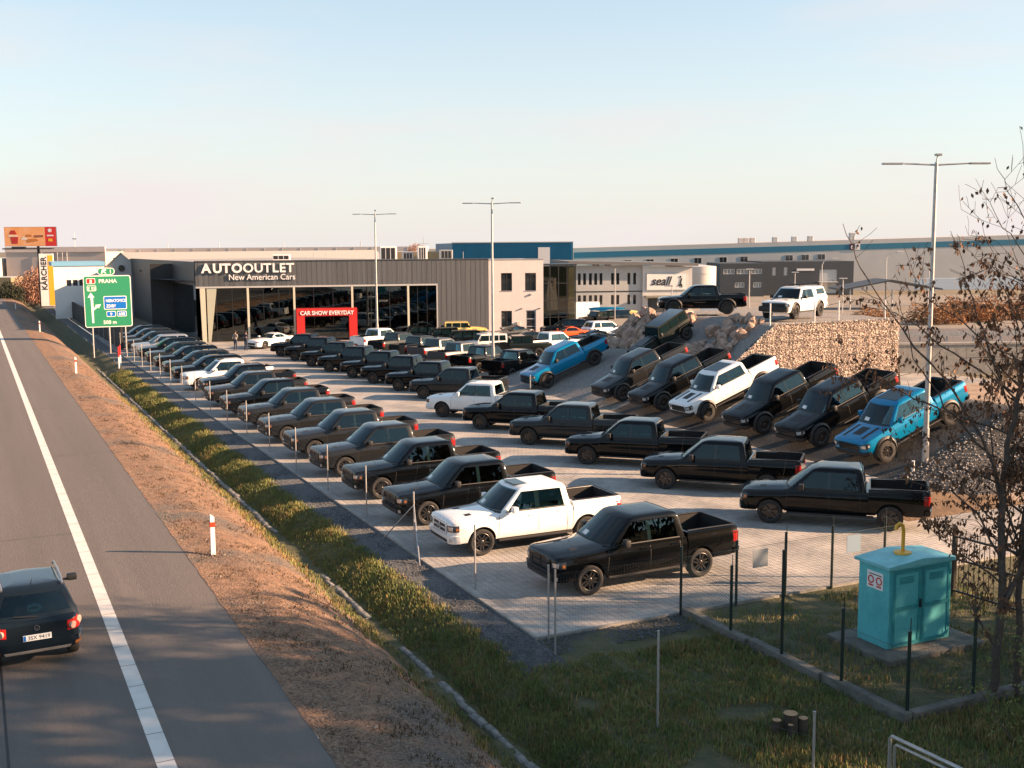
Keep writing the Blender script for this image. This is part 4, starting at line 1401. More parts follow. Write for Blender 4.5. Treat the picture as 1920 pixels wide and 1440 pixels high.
def window(parent, xa, xb, za, zb, y=.12, frame=FRAMEB, glass=WGLASS, cols=2, rows=1, fw=.05, name='window', sill=False):
    """frame filling an opening, its panes as sub-parts; the parent's local frame faces -y"""
    mb = MB()
    mb.box(xa, xb, y - .03, y + .03, za, za + fw); mb.box(xa, xb, y - .03, y + .03, zb - fw, zb)
    mb.box(xa, xa + fw, y - .03, y + .03, za + fw, zb - fw); mb.box(xb - fw, xb, y - .03, y + .03, za + fw, zb - fw)
    w_, h_ = (xb - xa - 2 * fw) / cols, (zb - za - 2 * fw) / rows
    for k in range(1, cols): mb.box(xa + fw + k * w_ - fw / 2, xa + fw + k * w_ + fw / 2, y - .028, y + .028, za + fw, zb - fw)
    for k in range(1, rows): mb.box(xa + fw, xb - fw, y - .026, y + .026, za + fw + k * h_ - fw / 2, za + fw + k * h_ + fw / 2)
    f = mb.obj(name, frame, parent, smooth=0)
    for i in range(cols):
        for j in range(rows):
            p = MB(); p.box(xa + fw + i * w_ + .003, xa + fw + (i + 1) * w_ - .003, y - .006, y + .006, za + fw + j * h_ + .003, za + fw + (j + 1) * h_ - .003)
            p.obj('pane', glass, f, smooth=0)
    if sill:
        p = MB(); p.box(xa - .05, xb + .05, -.05, .1, za - .05, za); p.obj('sill', STEEL, f, smooth=0)
    return f
def lettering(parent, body, x, y, z, size, m, align='LEFT', name='lettering', extrude=.03, **kw):
    """letters stood up on a surface facing -y"""
    me = text_mesh(body, size, m, extrude=extrude, align=align, **kw)
    o = link(name, me, parent)
    o.matrix_local = Matrix.Translation((x, y, z)) @ STAND
    return o

# --- car dealer's hall
FA = radians(10.42)
HM = Matrix.Translation((-30.95, 110.27, 0)) @ R(FA)
hall = thing('showroom_building', 'charcoal car showroom with glass front and big white letters on its fascia', 'building', HM)
GX0, GX1, FZ = .35, 23.70, 5.50
mb = MB()
mb.box(-.02, 29.1, .0, .5, FZ, 7.92)                                     # fascia
mb.obj('fascia', CLAD, hall, smooth=0)
mb = MB(); mb.box(GX1, 29.1, .0, .5, .78, FZ - .003); mb.obj('wall_panel', CLAD, hall, smooth=0)
mb = MB(); mb.box(GX1, 29.1, .04, .5, -.1, .775); mb.obj('plinth', RENDERW, hall, smooth=0)
mb = MB()
for k in range(58):                                                        # raised seams of the cladding
    x = .25 + k * .5
    mb.box(x - .008, x + .008, -.010, -.001, FZ + .02 if x < GX1 else .80, 7.88)
mb.obj('cladding_seams', CLAD, hall, smooth=0, kind='stuff')
mb = MB(); mb.box(-.10, 29.12, -.06, .55, 7.922, 8.02); mb.obj('coping', mat('coping metal', (.10, .10, .10), rough=.4, metal=.5), hall, smooth=0)
mb = MB(); mb.box(-.02, GX1 + .12, -.03, .0, FZ - .16, FZ - .002); mb.box(GX1, GX1 + .12, -.03, -.001, .6, FZ - .162); mb.obj('window_trim', GREYL, hall, smooth=0)
# side wall runs back along the road; local frame turned to it
SD = PHI + pi / 2 - FA
LS = 69.0
sx, sy = cos(SD), sin(SD)
mb = MB()
def sidebox(mb, a, b, z0, z1, th=.4, off=0.0):
    nx, ny = sin(SD), -cos(SD)          # inward normal (to the right of the run)
    P0 = Vector((a * sx, a * sy, 0)) + Vector((nx, ny, 0)) * off
    P1 = Vector((b * sx, b * sy, 0)) + Vector((nx, ny, 0)) * off
    I = Vector((nx, ny, 0)) * th
    vs = [P0, P1, P1 + I, P0 + I]
    mb.add([(v.x, v.y, z0) for v in vs] + [(v.x, v.y, z1) for v in vs], [(0, 3, 2, 1), (4, 5, 6, 7), (0, 1, 5, 4), (1, 2, 6, 5), (2, 3, 7, 6), (3, 0, 4, 7)])
sidebox(mb, .6, LS, 5.6, 7.92); sidebox(mb, 17.2, LS, -.1, 5.595)
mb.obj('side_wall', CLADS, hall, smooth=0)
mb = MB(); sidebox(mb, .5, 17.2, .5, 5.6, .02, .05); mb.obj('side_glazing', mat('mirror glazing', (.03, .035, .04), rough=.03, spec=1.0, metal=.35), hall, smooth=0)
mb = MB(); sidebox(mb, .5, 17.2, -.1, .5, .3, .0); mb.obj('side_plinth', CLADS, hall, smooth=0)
for a in (26, 38, 50):
    mb = MB(); sidebox(mb, a, a + 1.8, 6.25, 6.50, .06, -.03); mb.obj('slot_window', WGLASS, hall, smooth=0)
# roof and inner shell
bx, by = LS * sx, LS * sy
mb = MB(); mb.add([(0, .3, 7.7), (29, .3, 7.7), (29 + bx, .3 + by, 7.7), (bx, by, 7.7)], [(0, 1, 2, 3)]); mb.obj('roof', mat('roof membrane', (.30, .29, .28), rough=.8), hall, smooth=0, fix=False)
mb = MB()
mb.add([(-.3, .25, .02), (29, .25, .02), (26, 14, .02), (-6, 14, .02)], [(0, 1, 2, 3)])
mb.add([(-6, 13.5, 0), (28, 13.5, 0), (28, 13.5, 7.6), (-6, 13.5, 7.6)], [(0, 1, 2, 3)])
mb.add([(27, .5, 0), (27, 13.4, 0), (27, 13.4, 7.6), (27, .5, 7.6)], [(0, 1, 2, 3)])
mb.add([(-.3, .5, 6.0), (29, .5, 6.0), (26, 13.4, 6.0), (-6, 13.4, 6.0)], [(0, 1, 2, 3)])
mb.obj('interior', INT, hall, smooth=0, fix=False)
mb = MB()
xs = [GX0, 4.94, 9.44, 15.18, 20.82, GX1]
for a, b in zip(xs, xs[1:]):
    pm = MB(); pm.box(a, b, .16, .175, .05, FZ - .16); pm.obj('shop_window', SGLASS, hall, smooth=0)
    n_ = 3
    for k in range(1, n_):
        x = a + (b - a) * k / n_
        pm = MB(); pm.box(x - .025, x + .025, .12, .20, .05, FZ - .16); pm.obj('glazing_bar', FRAMEB, hall, smooth=0)
for x in xs[1:-1]:
    pm = MB(); pm.box(x - .10, x + .10, -.02, .11, .0, FZ - .162); pm.obj('mullion', FRAMEC, hall, smooth=0)
pm = MB(); pm.prism([(.45, 0), (.85, 0), (.85, FZ - .17), (.35, FZ - .17)], -.04, .10); pm.obj('mullion', FRAMEC, hall, smooth=0)
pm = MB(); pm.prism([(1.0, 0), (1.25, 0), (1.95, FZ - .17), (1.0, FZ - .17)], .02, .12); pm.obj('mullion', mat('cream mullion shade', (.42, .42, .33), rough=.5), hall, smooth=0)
# letters, each its own piece
xx = .62
for k, ch in enumerate('AUTOOUTLET'):
    me = text_mesh(ch, 1.24, WHITEL, extrude=.06, offset=.045 if k < 4 else .028, sx=1.02)
    o = link('letter', me, hall)
    o.matrix_local = Matrix.Translation((xx, -.13, 6.86)) @ STAND
    xx += max(v.co.x for v in me.vertices) - min(0, min(v.co.x for v in me.vertices)) + .060
wtot = xx
lettering(hall, 'New American Cars', 9.62, -.10, 6.12, .80, WHITEL, align='RIGHT', extrude=.04, offset=.004, sx=.97)
for k, (x, y, w, h) in enumerate(((18.6, 8, 1.8, 1.3), (21.2, 10, 1.2, .7), (22.8, 9, 1.0, 1.3), (25.6, 12, 1.4, .9), (7.0, 16, 2.0, .5))):
    pm = MB(); pm.rbox(x, x + w, y, y + 1.4, 7.7, 7.7 + h + .3, .04); u_ = pm.obj('roof_unit', WHITEW if k % 2 == 0 else STEEL, hall)
    for q in range(3):
        gm = MB(); gm.box(x + .12 + q * (w - .24) / 3, x + .04 + (q + 1) * (w - .24) / 3, y - .012, y + .02, 7.95, 7.7 + h + .15); gm.obj('grille', FRAMEB, u_, smooth=0)
pm = MB(); pm.cyl((23.6, 11, 7.7), (23.6, 11, 10.3), .03, seg=6); pm.cyl((23.0, 11, 9.6), (24.2, 11, 9.6), .02, seg=5); pm.cyl((23.2, 11, 9.2), (24.0, 11, 9.2), .02, seg=5); pm.obj('antenna', STEEL, hall)
for x in (11.5, 27.2, 12.8):
    pm = MB(); pm.cyl((x, 5, 7.7), (x, 5, 8.7), .03, seg=6); pm.obj('vent_pipe', STEEL, hall)
# red entrance portal
AM = HM @ Matrix.Translation((9.62, -1.35, 0))
ar = thing('entrance_portal', 'red entrance portal lettered CAR SHOW EVERYDAY before the showroom glass', 'portal', AM)
pm = MB(); pm.box(.55, 5.95 - .001, .0, 1.25, 2.50, 3.22); pm.box(0, .549, .0, 1.25, 2.50, 3.22); pm.obj('lintel', REDM, ar, smooth=0)
for a, b in ((0, .80), (5.15, 5.95)):
    pm = MB(); pm.box(a, b, .0, 1.25, 0, 2.497); pm.obj('pillar', REDM, ar, smooth=0)
lettering(ar, 'CAR SHOW EVERYDAY', 2.98, -.03, 2.62, .56, WHITEL, align='CENTER', extrude=.02, offset=.012, sx=.90)
# cream annex with windows and door
AX0, AX1 = 29.1, 36.2
AN = HM @ Matrix.Translation((AX0, .02, 0))
an = thing('office_annex', 'cream two storey office annex with four windows and a glazed door', 'building', AN)
ops = [(1.30, 2.45, 4.68, 6.50), (3.82, 4.98, 4.66, 6.48), (1.30, 2.42, .95, 2.60), (3.90, 4.96, .05, 2.62)]
pm = MB(); wall_open(pm, 0, 5.75, -.1, 7.85, ops)
pm.add([(0, 0, 7.85), (5.75, 0, 7.85), (5.75, 11, 7.85), (0, 11, 7.85)], [(0, 1, 2, 3)])
pm.add([(5.75, 0, -.1), (5.75, 11, -.1), (5.75, 11, 7.85), (5.75, 0, 7.85)], [(0, 1, 2, 3)])
pm.obj('wall', RENDERW, an, smooth=0, fix=False)
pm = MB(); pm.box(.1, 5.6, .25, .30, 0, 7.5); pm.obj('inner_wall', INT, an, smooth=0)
for o_ in ops[:3]: window(an, *o_, sill=True)
d_ = window(an, *ops[3], name='door', frame=STEEL, cols=1, rows=3, fw=.10)
pm = MB(); pm.box(4.75, 4.80, .04, .09, .95, 1.25); pm.obj('handle', FRAMEB, d_, smooth=0)
pm = MB(); pm.box(-.02, 5.78, -.05, .3, 7.853, 7.95); pm.obj('coping', STEEL, an, smooth=0)
pm = MB(); pm.rbox(2.9, 3.25, -.14, -.003, 1.05, 1.45, .02); pm.obj('meter_box', mat('pink box', (.55, .45, .40), rough=.7), an)
for x in (3.4, 5.3):
    pm = MB(); pm.rbox(x - .08, x + .08, -.16, -.003, 2.75, 2.85, .015); pm.obj('wall_lamp', FRAMEB, an)
pm = MB(); pm.cyl((4.4, -.02, 4.25), (4.4, -.16, 4.25), .12, .09, 12); pm.obj('siren', STEEL, an)
pm = MB(); pm.rbox(3.6, 5.3, -.9, -.02, .0, .12, .02); pm.obj('door_step', CONC, an)
# glazed stair tower
TM = HM @ Matrix.Translation((AX0 + 5.8, 1.2, 0))
tw = thing('stair_tower', 'dark glazed stair tower with black grid between annex and grey office block', 'tower', TM)
pm = MB(); pm.box(.02, 3.65, .3, 4, 0, 7.0); pm.obj('core', mat('tan stair wall', (.30, .22, .15), rough=.8, var=.2, scale=.8), tw, smooth=0)
for i in range(4):
    for j in range(4):
        pm = MB(); pm.box(.05 + i * .92, .92 + i * .92, .04, .055, .05 + j * 1.78, 1.78 + j * 1.78); pm.obj('pane', SGLASS, tw, smooth=0)
for i in range(5):
    pm = MB(); pm.box(i * .92 - .05 + (.05 if i == 0 else 0), i * .92 + .05, .0, .10, 0, 7.2); pm.obj('mullion', FRAMEB, tw, smooth=0)
for j in range(5):
    pm = MB(); pm.box(.05, 3.68, .012, .09, max(0, j * 1.78 - .04), j * 1.78 + .05); pm.obj('transom', FRAMEB, tw, smooth=0)
pm = MB(); pm.box(-.1, 3.8, -.06, 4.2, 7.2, 7.35); pm.obj('roof', FRAMEB, tw, smooth=0)

# --- grey two storey office with the black italic sign
SM = Matrix.Translation((7.6, 140.6, 0)) @ R(radians(6))
so = thing('grey_office_block', 'grey two storey office with slit windows, overhanging roof and seall sign', 'building', SM)
ops = []
def pxx(px): return (px - 1080) / 2100 * 141
for z0, z1 in ((4.35, 5.80), (1.85, 3.05)):
    for c in (1087, 1097, 1108, 1118, 1128, 1150, 1160, 1181, 1192):
        x = pxx(c) + .45; ops.append((x - .19, x + .19, z0, z1))
pm = MB(); wall_open(pm, 0, 8.9, -1.5, 6.75, ops, depth=.25)
pm.add([(0, 0, -1.5), (0, 0, 6.75), (0, 14, 6.75), (0, 14, -1.5)], [(0, 1, 2, 3)])
pm.obj('wall', GREYR, so, smooth=0, fix=False)
for o_ in ops: window(so, *o_, y=.2, cols=1, fw=.04)
pm = MB(); pm.box(.0, 8.9, -.03, -.002, 3.42, 3.56); pm.obj('string_course', FRAMEB, so, smooth=0)
pm = MB(); wall_open(pm, 8.93, 15.3, -1.5, 6.55, [(9.6, 14.8, -1.4, 2.6)], y=-.25, depth=.6)
pm.add([(15.3, -.25, -1.5), (15.3, 14, -1.5), (15.3, 14, 6.5), (15.3, -.25, 6.5)], [(0, 1, 2, 3)]); pm.add([(8.93, -.25, -1.5), (8.93, .2, -1.5), (8.93, .2, 6.55), (8.93, -.25, 6.55)], [(0, 3, 2, 1)])
pm.obj('gable_wall', mat('pale grey render', (.54, .53, .51), rough=.85, var=.05, scale=.6), so, smooth=0, fix=False)
pm = MB(); pm.box(9.62, 14.78, .30, .36, -1.4, 2.6); pm.obj('loading_door', DARKU, so, smooth=0)
pm = MB(); pm.box(9.2, 15.2, -1.1, -.26, 2.75, 2.95); pm.obj('canopy', mat('canopy', (.25, .24, .2), rough=.7), so, smooth=0)
pm = MB(); pm.prism([(-.6, 6.98), (15.9, 6.60), (15.9, 6.95), (-.6, 7.35)], -.9, 15); pm.obj('roof', mat('office roof', (.13, .13, .13), rough=.6), so, smooth=0)
pm = MB(); pm.box(9.35, 14.55, -.36, -.26, 3.55, 5.75); pm.obj('signboard_frame', GREYL, so, smooth=0)
pm = MB(); pm.box(9.45, 14.45, -.40, -.362, 3.65, 5.65); sb_ = pm.obj('signboard', WHITEW, so, smooth=0)
lettering(sb_, 'seall', 9.95, -.425, 4.25, 1.55, BLACKL, extrude=.02, offset=.02, shear=.35, sx=.92)
pm = MB()                                                                     # small seated figure of the emblem
pm.lathe([(0, -.02), (.13, -.02), (.13, .02), (0, .02)], 10, Matrix.Translation((13.75, -.43, 5.25)))
pm.prism([(13.62, 4.35), (13.82, 5.10), (13.98, 5.05), (13.80, 4.30)], -.45, -.41); pm.prism([(13.55, 4.05), (13.45, 4.25), (13.95, 4.40), (14.0, 4.22)], -.45, -.41); pm.prism([(13.9, 3.95), (13.8, 4.2), (13.95, 4.25), (14.05, 3.95)], -.45, -.41)
pm.obj('emblem', BLACKL, sb_, smooth=0)
# storage tank behind
pm = MB(); pm.lathe([(0, 6.1), (2.0, 6.1), (2.05, 6.0), (2.05, -1.5)], 28, Matrix.Translation((27.0, 168, 0)) @ Matrix.Rotation(pi / 2, 4, 'X') @ Matrix.Rotation(pi, 4, 'X') @ Matrix.Rotation(pi, 4, 'Z'))
tk = thing('storage_tank', 'white cylindrical storage tank beside the grey office block', 'tank', Matrix.Translation((27.6, 166, 0)))
pm = MB()
pm.cyl((0, 0, -1), (0, 0, 6.1), 2.6, seg=28); pm.obj('shell', GREYL, tk)
pm = MB(); pm.cyl((0, 0, 6.1), (0, 0, 6.35), 2.55, .4, 28); pm.obj('lid', GREYL, tk)
for z in (1.0, 3.0, 5.0):
    pm = MB(); pm.cyl((0, 0, z), (0, 0, z + .08), 2.63, seg=28, cap=False); pm.obj('hoop', STEEL, tk)

# --- blue hall, big warehouse with blue stripe, dark units
def shell(name, label, pts, z0, zt, m, cat='building', roofm=None, group=None):
    """closed block over a ground polygon (counter-clockwise), tops per point"""
    th = thing(name, label, cat, Matrix.Translation((pts[0][0], pts[0][1], 0)), group)
    ox, oy = pts[0]
    n = len(pts)
    tops = zt if hasattr(zt, '__len__') else [zt] * n
    pm = MB()
    vs = [(x - ox, y - oy, z0) for x, y in pts] + [(x - ox, y - oy, t) for (x, y), t in zip(pts, tops)]
    pm.add(vs, [(i, (i + 1) % n, (i + 1) % n + n, i + n) for i in range(n)])
    pm.obj('wall', m, th, smooth=0, fix=False)
    pm = MB(); pm.add([(x - ox, y - oy, t + .003) for (x, y), t in zip(pts, tops)], [tuple(range(n))]); pm.obj('roof', roofm or GREYL, th, smooth=0, fix=False)
    return th
bh = shell('blue_hall', 'tall blue clad hall behind the cream annex', [(-10.0, 192), (10.55, 192), (12, 225), (-15.5, 232)], -1, 9.80, BLUEC)
pm = MB()
for k in range(41):
    pm.box(k * .5 + .2, k * .5 + .24, -.05, -.002, -1, 9.7)
pm.obj('cladding_seams', BLUEC, bh, smooth=0, kind='stuff')
pm = MB(); pm.box(14.6, 16.6, -.10, -.06, 5, 9.0); pm.obj('white_door', WHITEW, bh, smooth=0)
pm = MB(); pm.box(-.1, 20.6, -.12, .2, 9.803, 9.95); pm.obj('coping', GREYL, bh, smooth=0)
WX0, WX1, WY = 12.3, 118.0, 222.0
wh = thing('striped_warehouse', 'long grey warehouse with teal blue stripe across the far background', 'building', Matrix.Translation((WX0, WY, 0)))
LW = WX1 - WX0
def wz(x): return 8.75 + x * .0225
pm = MB(); pm.add([(0, 0, -3), (LW, 0, -3), (LW, 0, wz(LW)), (0, 0, wz(0)), (LW, 60, -3), (LW, 60, wz(LW))], [(0, 1, 2, 3), (1, 4, 5, 2)]); pm.obj('wall', GREYL, wh, smooth=0, fix=False)
pm = MB(); pm.add([(0, 0, wz(0) + .003), (LW, 0, wz(LW) + .003), (LW, 60, wz(LW) + .003), (0, 60, wz(0) + .003)], [(0, 1, 2, 3)]); pm.obj('roof', GREYL, wh, smooth=0, fix=False)
pm = MB(); pm.add([(0, -.05, wz(0) - 1.95), (LW, -.05, wz(LW) - 1.95), (LW, -.05, wz(LW) - .85), (0, -.05, wz(0) - .85), (0, -.002, wz(0) - 1.95), (LW, -.002, wz(LW) - 1.95), (LW, -.002, wz(LW) - .85), (0, -.002, wz(0) - .85)], [(0, 1, 2, 3), (0, 4, 5, 1), (3, 2, 6, 7)]); pm.obj('stripe', BLUES, wh, smooth=0, fix=False)
for px in (1118, 1140, 1178, 1219, 1264, 1308, 1355, 1394, 1478, 1508, 1538):
    x = (px - 960) / 2100 * WY - WX0
    z = wz(x) - 2.6
    window(wh, x - .75, x + .75, z - 1.1, z, y=-.03, cols=2, fw=.06, frame=GREYR)
x6 = (1597 - 960) / 2100 * WY - WX0
for k, (m_, tx) in enumerate(((mat('plum sign', (.08, .02, .05), rough=.5), '6'), (WHITEW, 'P'))):
    pm = MB(); pm.box(x6 - .75 + k * 1.05, x6 + .25 + k * 1.05, -.12, -.055, wz(x6) - 1.95, wz(x6) - .75); s_ = pm.obj('number_sign', m_, wh, smooth=0)
    lettering(s_, tx, x6 - .25 + k * 1.05, -.14, wz(x6) - 1.75, 1.15, WHITEL if k == 0 else DARKU, align='CENTER', extrude=.01, offset=.01)
for px in (1390, 1400, 1412, 1454, 1490, 1520, 1598):
    x = (px - 960) / 2100 * WY - WX0
    pm = MB(); pm.rbox(x - .5, x + .5, 1, 2, wz(x), wz(x) + (1.0 if px != 1598 else 1.4), .06); pm.obj('roof_vent', CREAMP if px < 1420 else GREYL, wh)
def unit(label, x0, x1, y, zt, wins, door=None, slit=None):
    th = thing('industrial_unit', label, 'building', Matrix.Translation((x0, y, 0)))
    W_ = x1 - x0
    ops = list(wins) + ([door] if door else [])
    pm = MB(); wall_open(pm, 0, W_, -3, zt, ops, depth=.2)
    pm.add([(0, 0, zt), (W_, 0, zt), (W_, 14, zt), (0, 14, zt)], [(0, 1, 2, 3)]); pm.add([(0, 0, -3), (0, 0, zt), (0, 14, zt), (0, 14, -3)], [(0, 1, 2, 3)]); pm.add([(W_, 0, -3), (W_, 14, -3), (W_, 14, zt), (W_, 0, zt)], [(0, 1, 2, 3)])
    pm.obj('wall', DARKU, th, smooth=0, fix=False)
    for w_ in wins: window(th, *w_, y=.1, frame=WHITEW, cols=3, rows=1, fw=.08, glass=mat('bright pane', (.25, .25, .24), rough=.1) if 'bright pane' not in MATS else MATS['bright pane'])
    if door:
        pm = MB(); pm.box(door[0], door[1], .12, .18, door[2], door[3]); pm.obj('roller_door', GREYL, th, smooth=0)
    if slit:
        pm = MB(); pm.box(slit[0], slit[1], -.06, -.003, slit[2], slit[3]); pm.obj('sign_strip', WHITEW, th, smooth=0)
    return th
U1 = unit('dark grey unit with white framed windows left of the white pickup on the mound', 37.3, 45.2, 201, 5.9, [(.6, 2.6, 4.0, 4.9), (3.0, 5.0, 4.0, 4.9), (5.6, 7.5, 4.0, 4.9), (2.7, 4.4, 1.6, 2.5), (6.0, 7.4, 1.6, 2.5)])
U2 = unit('long dark grey unit with pale roller door right of the white pickup', 45.6, 62.4, 205, 6.1, [(2.0, 2.6, 3.6, 5.0), (4.1, 4.7, 3.6, 5.0)], (10.6, 13.8, .3, 4.6), (6.4, 9.6, 4.4, 4.8))
pm = MB(); pm.box(10.2, 13.5, -2.0, -.02, 2.3, 2.45); pm.obj('canopy', GREYL, U2, smooth=0)
sh = thing('open_shelter', 'open shelter with shallow dark pitched roof behind the bare tree', 'shelter', Matrix.Translation((50, 150, 0)))
pm = MB(); pm.prism([(-6.5, 3.35), (-.2, 4.55), (6.5, 3.35), (6.5, 3.15), (-.2, 4.35), (-6.5, 3.15)], -3, 4); pm.obj('roof', DARKU, sh, smooth=0)
for x in (-5.5, 0, 5.5):
    pm = MB(); pm.cyl((x, -2.6, -1), (x, -2.6, 3.3), .1, seg=8); pm.obj('post', STEEL, sh)
pm = MB(); pm.prism([(7.0, 4.3), (26, 4.4), (26, 2.8), (7.0, 2.8)], 8, 9); pm.obj('pale_panel', mat('pale blue sheet', (.42, .50, .56), rough=.6), sh, smooth=0)

# --- left background
lw = shell('cream_warehouse', 'very long low cream warehouse on the horizon behind the showroom', [(-105, 262), (-22, 262), (-22, 300), (-105, 300)], -1, 9.3, CREAMP)
pm = MB()
for k in range(20): pm.box(k * 4.15 + 2, k * 4.15 + 2.12, -.06, -.002, -1, 9.2)
pm.obj('panel_joint', GREYL, lw, smooth=0, kind='stuff')
for k, x in enumerate((25, 37, 52, 70)):
    pm = MB(); pm.cyl((x, 1, 9.3), (x, 1, 10.6), .08, seg=6); pm.obj('roof_pipe', STEEL, lw)
lw2 = shell('cream_block', 'taller cream block with pale parapet behind the yellow pylon', [(-112, 250), (-90, 250), (-90, 275), (-112, 275)], -1, 8.6, mat('dull cream panel', (.42, .37, .34), rough=.7, var=.05, scale=.3))
pm = MB(); pm.box(-.1, 22.1, -.2, .3, 8.6, 9.75); pm.obj('parapet', CREAMP, lw2, smooth=0)
for x in (8.0, 11.5, 12.6, 13.6):
    pm = MB(); pm.cyl((x, -.25, 1), (x, -.25, 8.5), .10, seg=6); pm.obj('downpipe', GREYR, lw2)
pm = MB(); pm.cyl((15.2, .5, 9.7), (15.2, .5, 13), .06, seg=6); pm.box(14.7, 15.7, .4, .6, 11.4, 11.6); pm.obj('mast', STEEL, lw2)
lw3 = shell('dull_grey_block', 'grey building at the left edge with a dark window', [(-125, 255), (-113, 248), (-113, 270), (-125, 275)], -1, 7.3, GREYR)
pm = MB(); pm.box(8.4, 10.8, -4.80, -4.5, 3.9, 6.4); 
window(lw3, 8.4, 10.6, 4.0, 6.2, y=-5.4, cols=3)
lw3b = shell('low_yard_house', 'low flat roofed house at the left edge beyond the road', [(-100, 205), (-91.2, 205), (-91.2, 214), (-100, 214)], -1, 4.2, mat('olive wall', (.20, .17, .10), rough=.8))
wb_ = thing('white_workshop', 'white workshop with blue roof edge and four small windows beside the sign', 'building', Matrix.Translation((-61.0, 150, 0)) @ R(radians(24)))
ops = [(1.55 + k * .80, 2.15 + k * .80, 4.35, 5.15) for k in range(4)]
pm = MB(); wall_open(pm, 0, 6.4, -1, 7.0, ops); pm.add([(6.4, 0, -1), (6.4, 12, -1), (6.4, 12, 7), (6.4, 0, 7)], [(0, 1, 2, 3)]); pm.obj('wall', WHITEW, wb_, smooth=0, fix=False)
pm = MB(); pm.box(-.2, 6.5, -.15, 12, 7.0, 7.55); pm.obj('roof_edge', mat('light blue fascia', (.16, .36, .52), rough=.5), wb_, smooth=0)
for o_ in ops: window(wb_, *o_, cols=1, fw=.06)
gs = thing('gabled_shed', 'grey gabled shed with long ridge roof behind the green road sign', 'building', Matrix.Translation((-55.2, 153.5, 0)))
pm = MB(); pm.add([(0, 0, -1), (4.2, 0, -1), (4.2, 0, 6.9), (2.1, 0, 8.7), (0, 0, 6.9)], [(0, 1, 2, 3, 4)]); pm.add([(4.2, 0, -1), (34, 40, -1), (34, 40, 6.9), (4.2, 0, 6.9)], [(0, 1, 2, 3)]); pm.obj('wall', GREYR, gs, smooth=0, fix=False)
pm = MB(); pm.add([(-.2, -.2, 6.75), (2.1, -.2, 8.75), (32, 40, 8.75), (29.8, 40, 6.75)], [(0, 1, 2, 3)]); pm.add([(2.1, -.2, 8.75), (4.4, -.2, 6.75), (34.2, 40, 6.75), (32, 40, 8.75)], [(0, 1, 2, 3)]); pm.obj('roof', mat('corrugated sheet', (.24, .24, .24), rough=.5, metal=.3), gs, smooth=0, fix=False)
pm = MB(); pm.lathe([(0, -.06), (.45, -.06), (.45, -.002), (0, -.002)], 16, Matrix.Translation((2.1, 0, 6.6))); pm.obj('round_vent', FRAMEB, gs)
tan = shell('tan_hall', 'tan coloured low hall above the showroom roof', [(-26, 200), (-8, 200), (-8, 220), (-26, 220)], -1, 8.35, mat('tan panel', (.48, .33, .17), rough=.7))
# dark boundary wall / hedge line along the left side of the showroom
pm = MB(); pm.box(12.2, 12.4, 108, 190, 0, 2.2)
pm.obj('dark_screen_fence', mat('dark screen', (.016, .016, .017), rough=.8, var=.3, scale=2), M=ROAD_M, smooth=0, label='dark solid screen fence beside the long charcoal side wall', cat='fence')
# retaining wall, ramp road and guard rail on the right
rw = thing('retaining_wall', 'grey concrete retaining wall behind the bare tree on the right', 'wall', Matrix.Translation((27.5, 79.5, 0)) @ R(radians(2)))
for k in range(12):
    pm = MB(); pm.box(k * 2.5 + .01, k * 2.5 + 2.49, 0, .4, -2.5, 2.05); pm.obj('panel', CONC, rw, smooth=0)
pm = MB(); pm.box(0, 30, -.06, .5, 2.052, 2.2); pm.obj('coping', CONC, rw, smooth=0)
grl = thing('guard_rail', 'steel guard rail above the concrete retaining wall', 'guard rail', Matrix.Translation((27.5, 82, 2.0)) @ R(radians(2)))
pm = MB(); pm.box(0, 30, -.04, .04, .45, .78); pm.obj('rail', STEEL, grl, smooth=0)
for k in range(15):
    pm = MB(); pm.box(k * 2 + .5, k * 2 + .6, .05, .15, -.6, .75); pm.obj('post', STEEL, grl, smooth=0)
pm = MB(); pm.add([(27, 80, 1.9), (60, 81, 1.9), (70, 97, 1.9), (25, 97, 1.9)], [(0, 1, 2, 3)]); pm.obj('ramp_road', ASPH, smooth=0, fix=False, kind='structure')
pm = MB(); pm.add([(10, 97, 1.2), (75, 97, 1.9), (120, 215, -.2), (14, 215, -.2)], [(0, 1, 2, 3)]); pm.obj('dry_slope', mat('dry grass slope', (.16, .14, .115), rough=.95, col2=(.24, .21, .175), scale=.4), smooth=0, fix=False, kind='structure')
quads([(33.5, 62, 22.9, 53.0)], .036, mat('right yard earth', (.20, .14, .095), rough=.95, col2=(.36, .27, .20), scale=.9, bump=.8, bscale=8), 'earth_yard', kind='structure')
quads([(27.8, 33.5, 27.2, 31.8)], .050, mat('brown earth bed', (.12, .07, .035), rough=.95, col2=(.20, .12, .06), scale=1.2, bump=.8, bscale=8), 'earth_bed', kind='structure')
